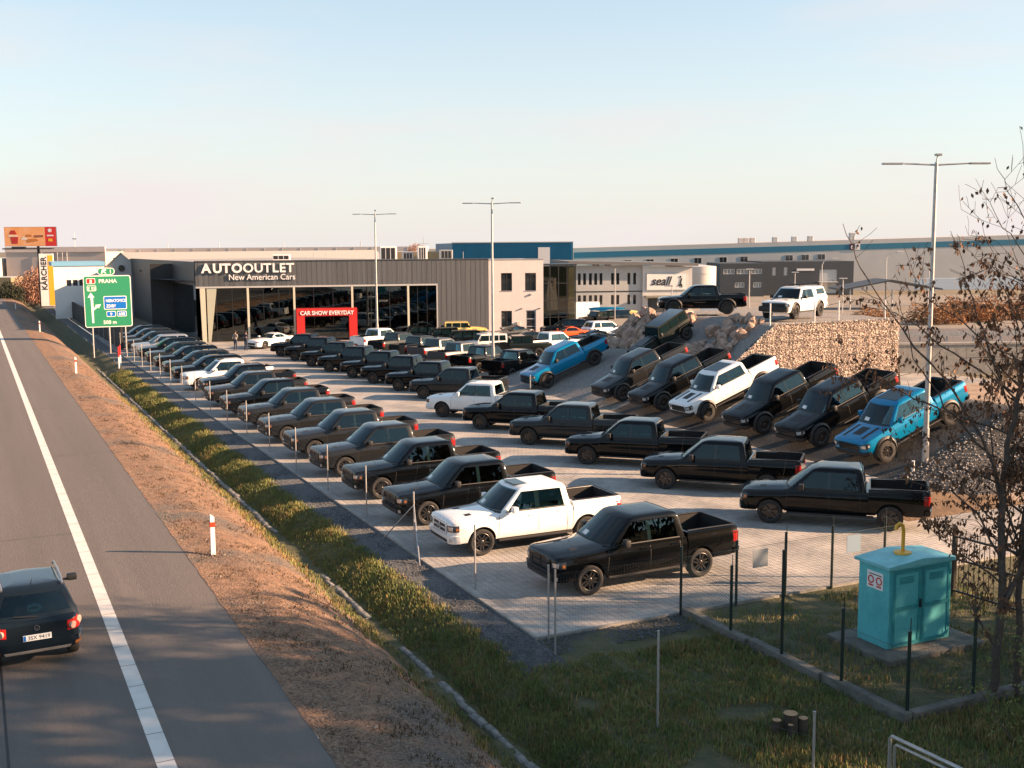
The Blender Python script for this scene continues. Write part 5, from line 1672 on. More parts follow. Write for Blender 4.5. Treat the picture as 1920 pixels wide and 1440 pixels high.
# ------------------------------------------------------------------ lamps, signs, posts, fences
def lamp_post(pos, label, yaw=0.0):
    th = thing('street_lamp', label, 'street lamp', Matrix.Translation(pos) @ R(yaw), 'tall twin arm street lamps on the lot')
    pm = MB(); pm.cyl((0, 0, 0), (0, 0, 2.0), .135, .13, 16); pm.cyl((0, 0, 2.0), (0, 0, 12.35), .105, .065, 14); pm.rbox(-.22, .22, -.22, .22, 0, .06, .01); pm.obj('pole', STEEL, th)
    pm = MB(); pm.rbox(-.09, .09, -.15, -.10, .8, 1.3, .01); pm.obj('hatch', STEEL, th)
    for s in (1, -1):
        pm = MB(); pm.cyl((0, 0, 12.25), (s * 1.35, 0, 12.28 + .03), .035, .03, 8); a = pm.obj('arm', STEEL, th)
        pm = MB(); pm.rbox(min(s * 1.30, s * 2.1), max(s * 1.30, s * 2.1), -.13, .13, 12.27, 12.34, .02); h = pm.obj('lamp_head', STEEL, a)
    pm = MB(); pm.cyl((0, 0, 12.35), (.05, 0, 12.62), .03, seg=6); pm.rbox(-.05, .20, -.12, .12, 12.60, 12.68, .02); pm.obj('sensor', STEEL, th)
    return th
lamp_post((16.4, 43.83, 0), 'tall twin arm street lamp beside the near blue pickup', radians(2))
lamp_post((-1.35, 80.61, 0), 'tall twin arm street lamp among the rear facing pickups in the middle', radians(-4))
lamp_post((-12.68, 105.55, 0), 'tall twin arm street lamp in front of the showroom entrance', radians(-5))
pm = MB(); pm.cyl((0, 0, 0), (0, 0, .75), .055, seg=10); pm.cyl((0, 0, .75), (0, 0, .78), .06, seg=10)
pm.obj('bollard', WHITEP, M=Matrix.Translation((15.75, 43.3, 0)), label='short white bollard beside the foot of the near lamp', cat='bollard')
pm = MB(); pm.cyl((0, 0, 0), (0, 0, 1.15), .04, seg=8); pm.cyl((0, 0, 1.15), (0, 0, 1.18), .045, seg=8)
pm.obj('marker_post', STEEL, M=Matrix.Translation((1.15, 70.2, 0)), label='thin grey post at the nose of the far blue pickup', cat='post')
for k, (x, y, h, lb) in enumerate(((16.4, 128, 9.5, 'thin flag pole in front of the grey office block'), (20.0, 130, 5.0, 'short lamp with small head before the grey office block'))):
    th = thing('flag_pole' if k == 0 else 'yard_lamp', lb, 'pole' if k == 0 else 'street lamp', Matrix.Translation((x * (.72 if k == 0 else .93), y, -.5)))
    pm = MB(); pm.cyl((0, 0, 0), (0, 0, h - (2.5 if k == 0 else 0)), .07, .05, 8); pm.obj('pole', STEEL, th)
    pm = MB()
    if k == 0: pm.cyl((0, 0, h - 2.5), (0, 0, h - 2.4), .09, seg=8)
    else: pm.rbox(-.9, .1, -.12, .12, h - .02, h + .12, .03)
    pm.obj('finial' if k == 0 else 'lamp_head', STEEL, th)
for k, (px, Y, top) in enumerate(((1405, 150, 5.9), (1490, 160, 5.2), (1540, 150, 6.4), (1580, 140, 4.9), (1660, 150, 7.2), (1740, 165, 6.4))):
    x = (px - 960) / 2100 * Y
    th = thing('yard_lamp', ['slender yard lamp behind the black pickup tail on the mound', 'slender yard lamp above the white pickup roof on the mound', 'hooked yard lamp right of the white pickup on the mound', 'slender yard lamp before the pale roller door', 'slender yard lamp left of the near street lamp', 'slender yard lamp behind the near street lamp'][k], 'street lamp', Matrix.Translation((x, Y, -1)), 'slender lamps in the far yard')
    pm = MB(); pm.cyl((0, 0, 0), (0, 0, top + 1), .09, .06, 8); pm.obj('pole', STEEL, th)
    pm = MB()
    if k in (2, 4): pm.tube([(0, 0, top + 1), (.2, 0, top + 1.5), (.7, 0, top + 1.8), (1.6, 0, top + 1.9)], .05, 6); pm.rbox(1.3, 2.1, -.12, .12, top + 1.85, top + 1.98, .03)
    else: pm.rbox(-.5, .5, -.12, .12, top + 1.0, top + 1.12, .03)
    pm.obj('lamp_head', GREYL, th)

# motorway sign
SGREEN = mat('sign green', (.018, .21, .105), rough=.4)
SBLUE = mat('sign blue', (.0, .12, .46), rough=.4)
SRED = mat('sign red', (.55, .02, .015), rough=.4)
SWHITE = mat('sign white', (.72, .74, .72), rough=.4)
def rrect(x0, x1, z0, z1, r, n=4):
    out = []
    for cx, cz, a0 in ((x1 - r, z1 - r, 0), (x0 + r, z1 - r, 90), (x0 + r, z0 + r, 180), (x1 - r, z0 + r, 270)):
        for k in range(n + 1):
            a = radians(a0 + 90 * k / n); out.append((cx + r * cos(a), cz + r * sin(a)))
    return out
SGN = R(PHI) @ Matrix.Translation((8.95, 105.0, 0))
sg = thing('motorway_sign', 'large green motorway direction sign reading PRAHA and 500 m', 'road sign', SGN)
def plate(x0, x1, z0, z1, y, m, r=.12, name='panel', parent=None, th_=.02):
    pm = MB(); pm.prism(rrect(x0, x1, z0, z1, r), y, y + th_); return pm.obj(name, m, parent or sg, smooth=0)
def sx_(px): return (px - 628) / 357 * 3.98
def sz_(py): return 6.93 - (py - 470) / 390 * 4.56
bd = plate(0, 3.98, 2.37, 6.93, 0, SWHITE, .2, 'board')
fc = plate(.07, 3.91, 2.44, 6.86, -.012, SGREEN, .15, 'face', th_=.010)
def stext(body, px, py, size, m=None, y=-.020, align='LEFT', **kw):
    lettering(sg, body, sx_(px), y, sz_(py), size, m or SWHITE, align=align, extrude=.004, offset=.008, **kw)
plate(sx_(650), sx_(718), sz_(532), sz_(490), -.018, SWHITE, .1, 'route_shield', th_=.005); plate(sx_(654), sx_(714), sz_(528), sz_(494), -.024, SRED, .08, 'route_shield', th_=.005)
stext('8', 684, 525, .42, y=-.030, align='CENTER'); stext('PRAHA', 742, 526, .48, sx=1.0)
plate(sx_(653), sx_(722), sz_(586), sz_(544), -.018, SWHITE, .1, 'route_shield', th_=.005); plate(sx_(657), sx_(718), sz_(582), sz_(548), -.024, SGREEN, .08, 'route_shield', th_=.005)
stext('E 55', 687, 579, .38, y=-.030, align='CENTER')
pm = MB(); pm.prism([(sx_(681), sz_(826)), (sx_(695), sz_(826)), (sx_(695), sz_(732)), (sx_(728), sz_(708)), (sx_(733), sz_(718)), (sx_(752), sz_(686)), (sx_(706), sz_(690)), (sx_(716), sz_(698)), (sx_(695), sz_(712)), (sx_(695), sz_(634)), (sx_(706), sz_(634)), (sx_(680), sz_(597)), (sx_(655), sz_(634)), (sx_(670), sz_(634)), (sx_(677), sz_(640))], -.020, -.013)
pm.obj('arrow', SWHITE, sg, smooth=0)
plate(sx_(773), sx_(947), sz_(727), sz_(626), -.018, SWHITE, .1, 'sub_panel', th_=.005); plate(sx_(778), sx_(942), sz_(722), sz_(631), -.024, SBLUE, .08, 'sub_panel', th_=.005)
stext('NERATOVICE', 789, 671, .36, y=-.030, sx=.78); stext('ZDIBY', 791, 711, .36, y=-.030, sx=.8)
for a, b, t_ in ((790, 860, '9'), (870, 942, '608')):
    plate(sx_(a), sx_(b), sz_(782), sz_(740), -.018, SWHITE, .1, 'route_shield', th_=.005); plate(sx_(a + 4), sx_(b - 4), sz_(778), sz_(744), -.024, SBLUE, .08, 'route_shield', th_=.005)
    stext(t_, (a + b) / 2, 773, .36, y=-.030, align='CENTER')
stext('500 m', 763, 836, .44)
plate(1.22, 2.66, 6.98, 7.60, 0, SWHITE, .28, 'exit_plate'); plate(1.28, 2.60, 7.04, 7.54, -.012, SGREEN, .22, 'exit_plate', th_=.010)
pm = MB(); pm.prism([(1.50, 7.10), (1.62, 7.10), (1.68, 7.26), (1.86, 7.10), (1.98, 7.10), (1.78, 7.34), (1.95, 7.34), (1.95, 7.48), (1.62, 7.48)], -.020, -.013); pm.obj('exit_symbol', SWHITE, sg, smooth=0)
lettering(sg, '1', 2.30, -.020, 7.12, .46, SWHITE, align='CENTER', extrude=.004, offset=.01)
for x in (.6, 2.0, 3.35):
    pm = MB(); pm.cyl((x, .09, -.4), (x, .09, 6.8), .06, seg=8); pm.obj('post', STEEL, sg)

# pylon and billboard
YEL = mat('pylon yellow', (.78, .42, .03), rough=.5)
py_ = thing('pylon_sign', 'white and yellow KÄRCHER pylon sign with vertical black letters', 'sign', Matrix.Translation((-75.4, 180, 0)) @ R(radians(12)))
pm = MB(); pm.box(0, 2.1, 0, .5, .2, 8.55); pm.obj('panel', WHITEW, py_, smooth=0)
pm = MB(); pm.box(1.28, 2.08, -.02, -.002, .3, 8.3); pm.obj('stripe', YEL, py_, smooth=0)
me = text_mesh('KÄRCHER', 1.14, BLACKL, extrude=.01, offset=.02, sx=1.04)
o = link('lettering', me, py_); o.matrix_local = Matrix.Translation((1.06, -.02, 2.75)) @ STAND @ Matrix.Rotation(pi / 2, 4, 'Z')
pm = MB(); pm.box(.2, 1.9, .1, .4, -1, .2); pm.obj('base', CONC, py_, smooth=0)
bb = thing('billboard', 'orange advertising billboard on a black pole above the pylon', 'billboard', Matrix.Translation((-81.6, 182, 0)) @ R(radians(3)) @ Matrix.Diagonal((.96, 1, 1, 1)))
pm = MB(); pm.box(0, 8.5, 0, .4, 9.75, 12.85); pm.obj('board', FRAMEB, bb, smooth=0)
BO = mat('poster orange', (.80, .30, .07), rough=.5, col2=(.82, .46, .26), scale=.35, lo=.3, hi=.7)
pm = MB(); pm.box(.02, 6.7, -.03, -.002, 9.78, 12.82); pm.obj('poster', BO, bb, smooth=0)
pm = MB(); pm.box(6.7, 8.48, -.03, -.002, 9.78, 12.82); pm.obj('poster', mat('poster red', (.62, .03, .025), rough=.5), bb, smooth=0)
CUP = mat('poster cup red', (.45, .03, .02), rough=.5); BUN = mat('poster bun', (.50, .17, .04), rough=.5); PALE = mat('poster pale', (.75, .62, .50), rough=.5)
for nm, poly, m_ in (('printed_cup', [(1.0, 11.25), (2.3, 11.25), (2.15, 10.15), (1.2, 10.15)], CUP), ('printed_lid', [(.7, 11.55), (2.2, 11.50), (2.2, 11.28), (.7, 11.28)], PALE),
                     ('printed_roof', [(.8, 11.7), (2.1, 11.7), (1.75, 12.3), (1.15, 12.3)], CUP), ('printed_bun', [(3.3, 11.2), (4.6, 11.3), (4.4, 11.65), (3.7, 11.65)], BUN),
                     ('printed_wrap', [(2.7, 10.8), (3.9, 10.75), (3.4, 11.35), (3.1, 11.3)], PALE), ('printed_slice', [(3.7, 10.3), (5.6, 10.6), (5.3, 10.95), (3.6, 10.9)], BUN), ('printed_stripe', [(4.9, 11.15), (6.4, 11.2), (6.4, 11.55), (4.9, 11.5)], mat('poster brown', (.28, .10, .05), rough=.5)),
                     ('printed_line', [(7.0, 11.35), (8.1, 11.35), (8.1, 11.55), (7.0, 11.55)], SWHITE), ('printed_drop', [(7.3, 12.0), (7.75, 12.0), (7.85, 12.4), (7.55, 12.6), (7.2, 12.4)], SWHITE), ('printed_emblem', [(7.2, 10.5), (7.9, 10.5), (7.9, 10.95), (7.2, 10.95)], YEL)):
    pm = MB(); pm.prism(poly, -.045, -.033); pm.obj(nm, m_, bb, smooth=0)
pm = MB(); pm.cyl((5.35, .35, -1), (5.35, .35, 9.9), .22, seg=12); pm.obj('pole', FRAMEB, bb)
pm = MB(); pm.box(-.1, 8.0, -.9, .3, 9.25, 9.45); pm.box(1.4, 3.6, -.8, -.2, 9.45, 9.70); pm.obj('catwalk', FRAMEB, bb, smooth=0)

# roadside delineators
for k, (s, t) in enumerate(((29.35, 5.36), (77.9, 5.92), (119.4, 5.95), (166.0, 5.4))):
    th = thing('delineator_post', ['white roadside delineator post, nearest to the camera', 'white roadside delineator post, second from the camera', 'white roadside delineator post before the green sign', 'white roadside delineator post, farthest along the road'][k], 'post', Matrix.Translation(ST(s, t, zprof(t) - .05)) @ R(PHI), 'roadside delineator posts')
    pm = MB(); pm.prism([(-.06, 0), (.06, 0), (.055, 1.06), (-.05, 1.14)], -.05, .05); pm.obj('post', WHITEP, th)
    pm = MB(); pm.box(-.066, .066, -.056, .056, .80, .93); pm.obj('reflector', mat('delineator red', (.55, .05, .02), rough=.4) if 'delineator red' not in MATS else MATS['delineator red'], th, smooth=0)
for k, (s, t) in enumerate(((92.0, 10.15), (93.6, 10.45))):
    th = thing('utility_marker', ['red and white utility marker post nearer to the road', 'red and white utility marker post nearer to the lot'][k], 'post', Matrix.Translation(ST(s, t, -.1)))
    pm = MB(); pm.cyl((0, 0, 0), (0, 0, .95), .06, seg=8); pm.obj('lower', WHITEP, th)
    pm = MB(); pm.cyl((0, 0, .95), (0, 0, 1.75), .061, seg=8); pm.obj('upper', REDM, th)

# wire fence along the lot
fe = thing('wire_fence', 'thin wire fence on steel posts along the gravel strip', 'fence', ROAD_M)
def fpost(s, t, h=1.78, parent=fe, m=STEEL, r=.024):
    pm = MB(); pm.cyl((t, s, -.1), (t, s, h), r, seg=8); pm.cyl((t, s, h), (t, s, h + .02), r * 1.15, seg=8)
    return pm.obj('post', m, parent)
fs_ = [22.72] + [27.0 + 4.62 * k for k in range(0, 23)]
for k, s in enumerate(fs_):
    fpost(s, 11.86, 1.80)
for s, d in ((31.62, 1.7), (31.62, -1.7)):
    pm = MB(); pm.cyl((11.86, s, 1.40), (11.38, s + d, -.05), .02, seg=7); pm.obj('strut', STEEL, fe)
mb = MB()
def wires(mb, p0, p1, z0, z1, dv, zs, r=.0015):
    p0, p1 = Vector(p0), Vector(p1)
    L_ = (p1 - p0).length
    d = (p1 - p0) / L_
    nrm = Vector((-d.y, d.x, 0))
    k = 0.0
    while k < L_:
        p = p0 + d * k
        a, b = p + d * r, p - d * r
        c = p + nrm * r * 1.6
        mb.add([(a.x, a.y, z0), (b.x, b.y, z0), (c.x, c.y, z0), (a.x, a.y, z1), (b.x, b.y, z1), (c.x, c.y, z1)], [(0, 1, 4, 3), (1, 2, 5, 4), (2, 0, 3, 5)])
        k += dv
    for z in zs:
        q = nrm * r * 1.6
        mb.add([tuple(p0 + Vector((0, 0, z - r))), tuple(p1 + Vector((0, 0, z - r))), tuple(p1 + Vector((0, 0, z + r))), tuple(p0 + Vector((0, 0, z + r))), tuple(p0 + q + Vector((0, 0, z))), tuple(p1 + q + Vector((0, 0, z)))], [(0, 1, 2, 3), (3, 2, 5, 4), (4, 5, 1, 0)])
wires(mb, (11.90, 22.72, 0), (11.90, 60, 0), .02, 1.62, .10, (.05, .25, .45, .65, .85, 1.05, 1.25, 1.45, 1.62))
wires(mb, (11.90, 60, 0), (11.90, 128, 0), .02, 1.62, .5, (.05, .45, .85, 1.25, 1.62))
mb.obj('wire_mesh', WIRE, fe, smooth=0, fix=False, kind='stuff')
# second fence: corner post towards the camera and along the near edge
f2 = thing('field_fence', 'sagging wire fence on thin grey posts in the near grass', 'fence', ROAD_M)
P2 = [(21.76, 11.53), (17.43, 11.47), (14.3, 12.6), (12.9, 13.0)]
for k, (s, t) in enumerate(P2[:3]):
    fpost(s, t, (1.98, 1.93, 1.30)[k], f2)
mb = MB()
for (a, b), (c, d) in zip(P2, P2[1:]):
    for z in (.4, .9, 1.25):
        mb.tube([(b, a, z), ((b + d) / 2, (a + c) / 2, z - .12), (d, c, z - .05)], .0018, 3)
mb.obj('strand', WIRE, f2, smooth=0, kind='stuff')
f3 = thing('corner_fence', 'wire fence from the lot corner to the green posts of the enclosure', 'fence', ROAD_M)
fpost(22.75, 12.05, .9, f3, r=.012)
mb = MB(); wires(mb, (11.86, 22.70, 0), (15.62, 22.70, 0), .02, 1.55, .08, [.02 + .17 * k for k in range(10)], .0014)
mb.obj('wire_mesh', WIRE, f3, smooth=0, fix=False, kind='stuff')

# gas enclosure: concrete kerb, green posts, chain link, bar gate
GPOST = mat('dark green post', (.008, .020, .018), rough=.45)
en = thing('enclosure_fence', 'low chain link fence on dark green posts round the turquoise cabinet', 'fence', ROAD_M)
GP = [(22.78, 15.65, 1.75), (22.78, 17.36, 1.70), (22.78, 20.53, 1.73), (22.78, 18.95, 1.73), (22.78, 22.4, 1.75), (20.85, 15.75, 1.75), (19.08, 15.82, 2.55), (17.28, 15.92, 1.75), (15.55, 16.02, 1.78), (15.62, 17.88, 1.71), (15.66, 20.2, 1.72)]
for s, t, h in GP:
    pm = MB(); pm.cyl((t, s, 0), (t, s, h), .036, seg=10); pm.cyl((t, s, h), (t, s, h + .02), .040, seg=10); pm.cyl((t + .02, s, h - .1), (t + .02, s, h + .28), .010, seg=5); pm.obj('post', GPOST, en)
mb = MB()
def chain(mb, p0, p1, z0, z1, d=.075, r=.0020):
    p0, p1 = Vector(p0), Vector(p1)
    L_ = (p1 - p0).length
    e = (p1 - p0) / L_
    H_ = z1 - z0
    for sg_ in (1, -1):
        k = -H_
        while k < L_:
            a0, a1 = (k, k + H_) if sg_ > 0 else (k + H_, k)
            za, zb_ = z0, z1
            lo, hi = min(a0, a1), max(a0, a1)
            c0, c1 = max(lo, 0), min(hi, L_)
            if c1 > c0:
                def zz(q): return z0 + (q - k if sg_ > 0 else k + H_ - q)
                A, B = p0 + e * c0, p0 + e * c1
                zA, zB = zz(c0), zz(c1)
                n_ = Vector((-e.y, e.x, 0)) * r * 1.5
                mb.add([(A.x, A.y, zA - r), (B.x, B.y, zB - r), (B.x, B.y, zB + r), (A.x, A.y, zA + r), (A.x + n_.x, A.y + n_.y, zA), (B.x + n_.x, B.y + n_.y, zB)], [(0, 1, 2, 3), (3, 2, 5, 4), (4, 5, 1, 0)])
            k += d
chain(mb, (15.68, 22.74, 0), (23.0, 22.74, 0), .05, 1.5)
chain(mb, (15.66, 22.7, 0), (15.98, 15.55, 0), .2, 1.4)
chain(mb, (16.02, 15.50, 0), (20.4, 15.60, 0), .2, 1.4)
for a, b, z in (((15.68, 22.74), (23, 22.74), 1.5), ((15.66, 22.7), (15.98, 15.55), 1.4), ((16.02, 15.5), (20.4, 15.6), 1.4)):
    mb.tube([(a[0], a[1], z), (b[0], b[1], z)], .004, 4)
mb.obj('chain_link', mat('green coated wire', (.03, .06, .055), rough=.5), en, smooth=0, fix=False, kind='stuff')
for k, t in enumerate((18.05, 21.2)):
    pm = MB(); pm.box(t - .24, t + .24, 22.69, 22.70, .95, 1.42); pm.obj('notice', mat('pale notice %d' % k, ((.26, .29, .31), (.17, .25, .33))[k], rough=.6), en, smooth=0)
pm = MB(); pm.prism([(0, -.2), (.20, -.2), (.20, .22), (0, .22)], 15.42, 22.75, Matrix.Translation((15.62, 0, 0)))
KERB = mat('mossy kerb concrete', (.085, .082, .072), rough=.95, col2=(.18, .17, .15), scale=2.2, bump=.5, bscale=18)
k1 = thing('kerb_wall', 'low weathered concrete kerb wall under the enclosure fence', 'wall', ROAD_M)
for a, b in ((15.42, 17.8), (17.81, 20.2), (20.21, 22.76)):
    pm = MB(); pm.rbox(15.74 + (17.8 - a) * .035, 15.96 + (17.8 - a) * .035, a, b, -.3, .20, .015); pm.obj('kerb_segment', KERB, k1)
for a, b in ((16.08, 18.3), (18.31, 20.5)):
    pm = MB(); pm.rbox(a, b, 15.42, 15.62, -.3, .18, .015); pm.obj('kerb_segment', KERB, k1)
gt = thing('bar_gate', 'black steel bar gate at the right side of the enclosure', 'gate', ROAD_M @ Matrix.Translation((22.9, 20.8, 0)) @ R(radians(-86)))
for x in (0, 3.2, 6.4):
    pm = MB(); pm.box(x - .05, x + .05, -.05, .05, -.1, 1.85); pm.obj('post', FRAMEB, gt, smooth=0)
for z in (.15, 1.0, 1.60):
    pm = MB(); pm.box(.06, 6.34, -.02, .02, z, z + .05); pm.obj('rail', FRAMEB, gt, smooth=0)
for k in range(42):
    x = .16 + k * .15
    pm = MB(); pm.cyl((x, 0, .1), (x, 0, 1.78), .010, seg=6); pm.obj('bar', FRAMEB, gt)
# turquoise cabinet
TURQ = mat('turquoise paint', (.045, .31, .335), rough=.55, col2=(.10, .47, .50), scale=1.6, lo=.22, hi=.55, detail=8)
TURQD = mat('turquoise trim', (.03, .26, .29), rough=.5, var=.2, scale=3)
CM = ROAD_M @ Matrix.Translation((18.22, 18.35, .06))
cb = thing('gas_cabinet', 'turquoise metal gas cabinet with warning plate and double doors', 'cabinet', CM)
pm = MB(); pm.rbox(0, 1.92, 0, .96, .06, 1.93, .012); pm.obj('body', TURQ, cb)
pm = MB(); pm.prism([(-.08, 1.932), (2.0, 1.932), (2.0, 2.0), (.96, 2.10), (-.08, 2.0)], -.08, 1.04); pm.obj('roof', mat('pale turquoise roof', (.16, .48, .52), rough=.5, var=.15, scale=2.5), cb)
for x in (.1, 1.0):
    d_ = MB(); d_.rbox(x, x + .84, -.022, -.002, .12, 1.86, .008); dr = d_.obj('door', TURQ, cb)
    for a, b, c, d in ((x, x + .84, .12, .19), (x, x + .84, 1.79, 1.86), (x, x + .84, .93, 1.03), (x, x + .07, .19, .93), (x + .77, x + .84, .19, .93), (x, x + .07, 1.03, 1.79), (x + .77, x + .84, 1.03, 1.79)):
        q = MB(); q.box(a + .002, b - .002, -.040, -.0225, c + .002, d - .002); q.obj('stile', TURQD, dr, smooth=0)
for x in (.1, 1.84):
    for z in (.35, 1.6):
        q = MB(); q.cyl((x, -.045, z), (x, -.045, z + .12), .016, seg=8); q.obj('hinge', TURQD, cb)
for x in (.30, 1.20):
    for k in range(5):
        q = MB(); q.prism([(x, 1.56 + k * .035), (x + .42, 1.56 + k * .035), (x + .42, 1.575 + k * .035), (x, 1.575 + k * .035)], -.038, -.0225); q.obj('louvre', TURQD, cb, smooth=0)
q = MB(); q.rbox(.88, .93, -.075, -.042, .95, 1.15, .008); q.obj('handle', FRAMEB, dr)
pm = MB(); pm.box(-.014, -.002, .18, .68, 1.38, 1.78); pl = pm.obj('warning_plate', PAPER, cb, smooth=0)
for y in (.55, .30):
    q = MB(); q.lathe([(.065, -.004), (.095, -.004), (.095, .004), (.065, .004)], 16, Matrix.Translation((-.018, y, 1.58)) @ Matrix.Rotation(pi / 2, 4, 'Z'), closed=True); q.obj('prohibition_ring', SRED, pl, smooth=0)
    q = MB(); q.box(-.020, -.015, y - .07, y + .07, 1.43, 1.465); q.obj('red_strip', SRED, pl, smooth=0)
q = MB(); q.prism([(.36, 1.49), (.50, 1.49), (.43, 1.62)], -.020, -.015, R(pi / 2)); q.obj('warning_triangle', mat('warning yellow', (.6, .5, .2), rough=.5), pl, smooth=0)
q = MB(); q.box(-.020, -.015, .22, .62, 1.70, 1.72); q.obj('text_line', BLACKL, pl, smooth=0)
YP = mat('yellow pipe paint', (.72, .38, .03), rough=.45)
pm = MB(); pm.tube([(.88, .5, 2.08), (.88, .5, 2.62), (.85, .5, 2.74), (.76, .5, 2.80), (.67, .5, 2.76), (.64, .5, 2.66)], .042, 10); vp = pm.obj('vent_pipe', YP, cb)
pm = MB(); pm.cyl((.88, .5, 2.06), (.88, .5, 2.12), .20, seg=16); pm.obj('flange', YP, vp)
pm = MB(); pm.rbox(-.45, 2.5, -.55, 1.5, -.10, .055, .02); pm.obj('plinth', KERB, cb)
# stumps, pipe frame
st_ = thing('tree_stump', 'cluster of freshly cut tree stump stems in the near grass', 'stump', Matrix.Translation(ST(16.1, 13.6, 0)))
BARK = mat('bark', (.055, .042, .032), rough=.95, var=.3, scale=6, bump=.6, bscale=20, stretch=(1, 1, .3))
CUTW = mat('cut wood', (.42, .25, .13), rough=.8, var=.2, scale=9)
for x, y, r_, h in ((0, 0, .14, .40), (-.28, -.08, .085, .30), (.23, -.04, .09, .32), (-.06, -.26, .05, .28)):
    pm = MB(); pm.cyl((x, y, -.1), (x, y, h), r_ * 1.15, r_, 12, cap=False); q = pm.obj('stem', BARK, st_)
    pm = MB(); pm.cyl((x, y, h - .01), (x, y, h + .004), r_, r_ * .97, 12); pm.obj('cut_face', CUTW, q)
fr = thing('pipe_frame', 'galvanised pipe gate frame at the bottom edge', 'gate', ROAD_M @ Matrix.Translation((13.25, 13.2, 0)) @ R(radians(-86)))
pm = MB(); pm.tube([(0, 0, 0), (0, 0, 1.15), (.03, 0, 1.2), (2.2, 0, 1.2)], .032, 8); pm.obj('outer_pipe', STEEL, fr)
pm = MB(); pm.tube([(.10, .0, 0), (.10, 0, 1.05), (.13, 0, 1.09), (2.2, 0, 1.09)], .024, 8); pm.obj('inner_pipe', STEEL, fr)
# ------------------------------------------------------------------ place the vehicles
_sp = spec_variants()
for k_, s_ in _sp.items():
    PROTO[k_] = build_vehicle(s_)
PROTO['jeep'] = build_jeep()
PROTO['jeep_pickup'] = build_jeep(True)
PROTO['van'] = build_van()
def by_wheel(kind, col, fl, yaw, label, pitch=0.0, **kw):
    """fl: ground point below the front left wheel (x, y, z)"""
    sp = _sp[kind]
    M = R(yaw) @ Matrix.Rotation(pitch, 4, 'Y')
    off = M @ Vector((sp['wb'] / 2, sp['half'] - .16, 0))
    p = Vector(fl) - off
    return vehicle(kind, col, p, yaw, label, pitch=pitch, **kw)
ORD = ['nearest', 'second', 'third', 'fourth', 'fifth', 'sixth', 'seventh', 'eighth', 'ninth', 'tenth', 'eleventh', 'twelfth', 'thirteenth', 'fourteenth', 'fifteenth', 'sixteenth', 'seventeenth', 'eighteenth', 'nineteenth', 'twentieth', 'farthest']
SMALL = ('door_handle', 'panel_gap', 'antenna', 'hood_vent', 'air_intake', 'licence_plate', 'fog_light', 'grille_bar')
hA = PHI + pi
GA = 'vehicles parked along the wire fence'
rowA = [('ram', 'black', 25.2, 14.35), ('ram_sunroof', 'white', 30.0, 13.35), ('ram', 'black', 34.2, 13.25), ('ram', 'black', 38.6, 13.2), ('ram', 'charcoal', 43.1, 13.2), ('ram', 'charcoal', 47.6, 13.2),
        ('ram', 'charcoal', 52.0, 13.15), ('ram', 'charcoal', 56.6, 13.15), ('ram', 'black', 61.2, 13.1), ('ram', 'charcoal', 65.7, 13.1), ('ram', 'black', 70.2, 13.6), ('ram_sunroof', 'white', 74.2, 13.1)]
rowA += [('suv', c, 79.0 + 4.35 * k, 13.2) for k, c in enumerate(('black', 'charcoal', 'black', 'grey', 'black', 'silver', 'charcoal', 'charcoal', 'black'))]
colname = {'black': 'black', 'white': 'white', 'charcoal': 'charcoal', 'grey': 'dark grey', 'silver': 'silver grey', 'blue': 'blue'}
for k, (kd, c, s, t) in enumerate(rowA):
    what = 'pickup truck' if kd.startswith('ram') else 'sport utility vehicle'
    if k == 0: lab = 'black pickup truck at the near corner of the lot, nearest in the fence row'
    elif kd == 'ram_sunroof': lab = 'white pickup truck with sunroof, %s in the fence row' % ('second' if k == 1 else 'twelfth and farther white one')
    else: lab = '%s %s, %s from the near corner in the fence row' % (colname[c], what, ORD[k])
    by_wheel(kd, c, ST(s, t + .02 * (k % 3), .045 if s < 44 else .03), hA + radians((.6, -.5, .3, -.2)[k % 4]), lab, group=GA, drop=SMALL if s > 62 else ())
hB = radians(161.5)
GB = 'pickup trucks parked at an angle in the second row'
rowB = [('ram_long', 'black', 8.57, 36.55), ('ram_long', 'black', 5.83, 41.91), ('ram', 'black', 3.17, 46.83), ('ram', 'grey', .78, 51.67), ('ram', 'black', -1.62, 56.21), ('ram_sunroof', 'white', -3.79, 60.41), ('ram', 'grey', -5.38, 67.76), ('ram', 'black', -7.30, 71.64)]
rowB += [('chevy', 'black', x, y) for x, y in ((-9.44, 75.7), (-11.33, 79.06), (-13.65, 83.1), (-15.64, 86.94), (-17.82, 91.58), (-19.76, 95.28))]
for k, (kd, c, x, y) in enumerate(rowB):
    lab = 'white pickup truck in the angled second row between black ones' if c == 'white' else '%s pickup truck, %s from the near end of the angled second row' % (colname[c], ORD[k] if k < 13 else 'farthest')
    by_wheel(kd, c, (x, y, .04 if k < 1 else .03), hB + radians((.8, -.6, .2)[k % 3]), lab, group=GB, drop=SMALL if k > 7 else ())
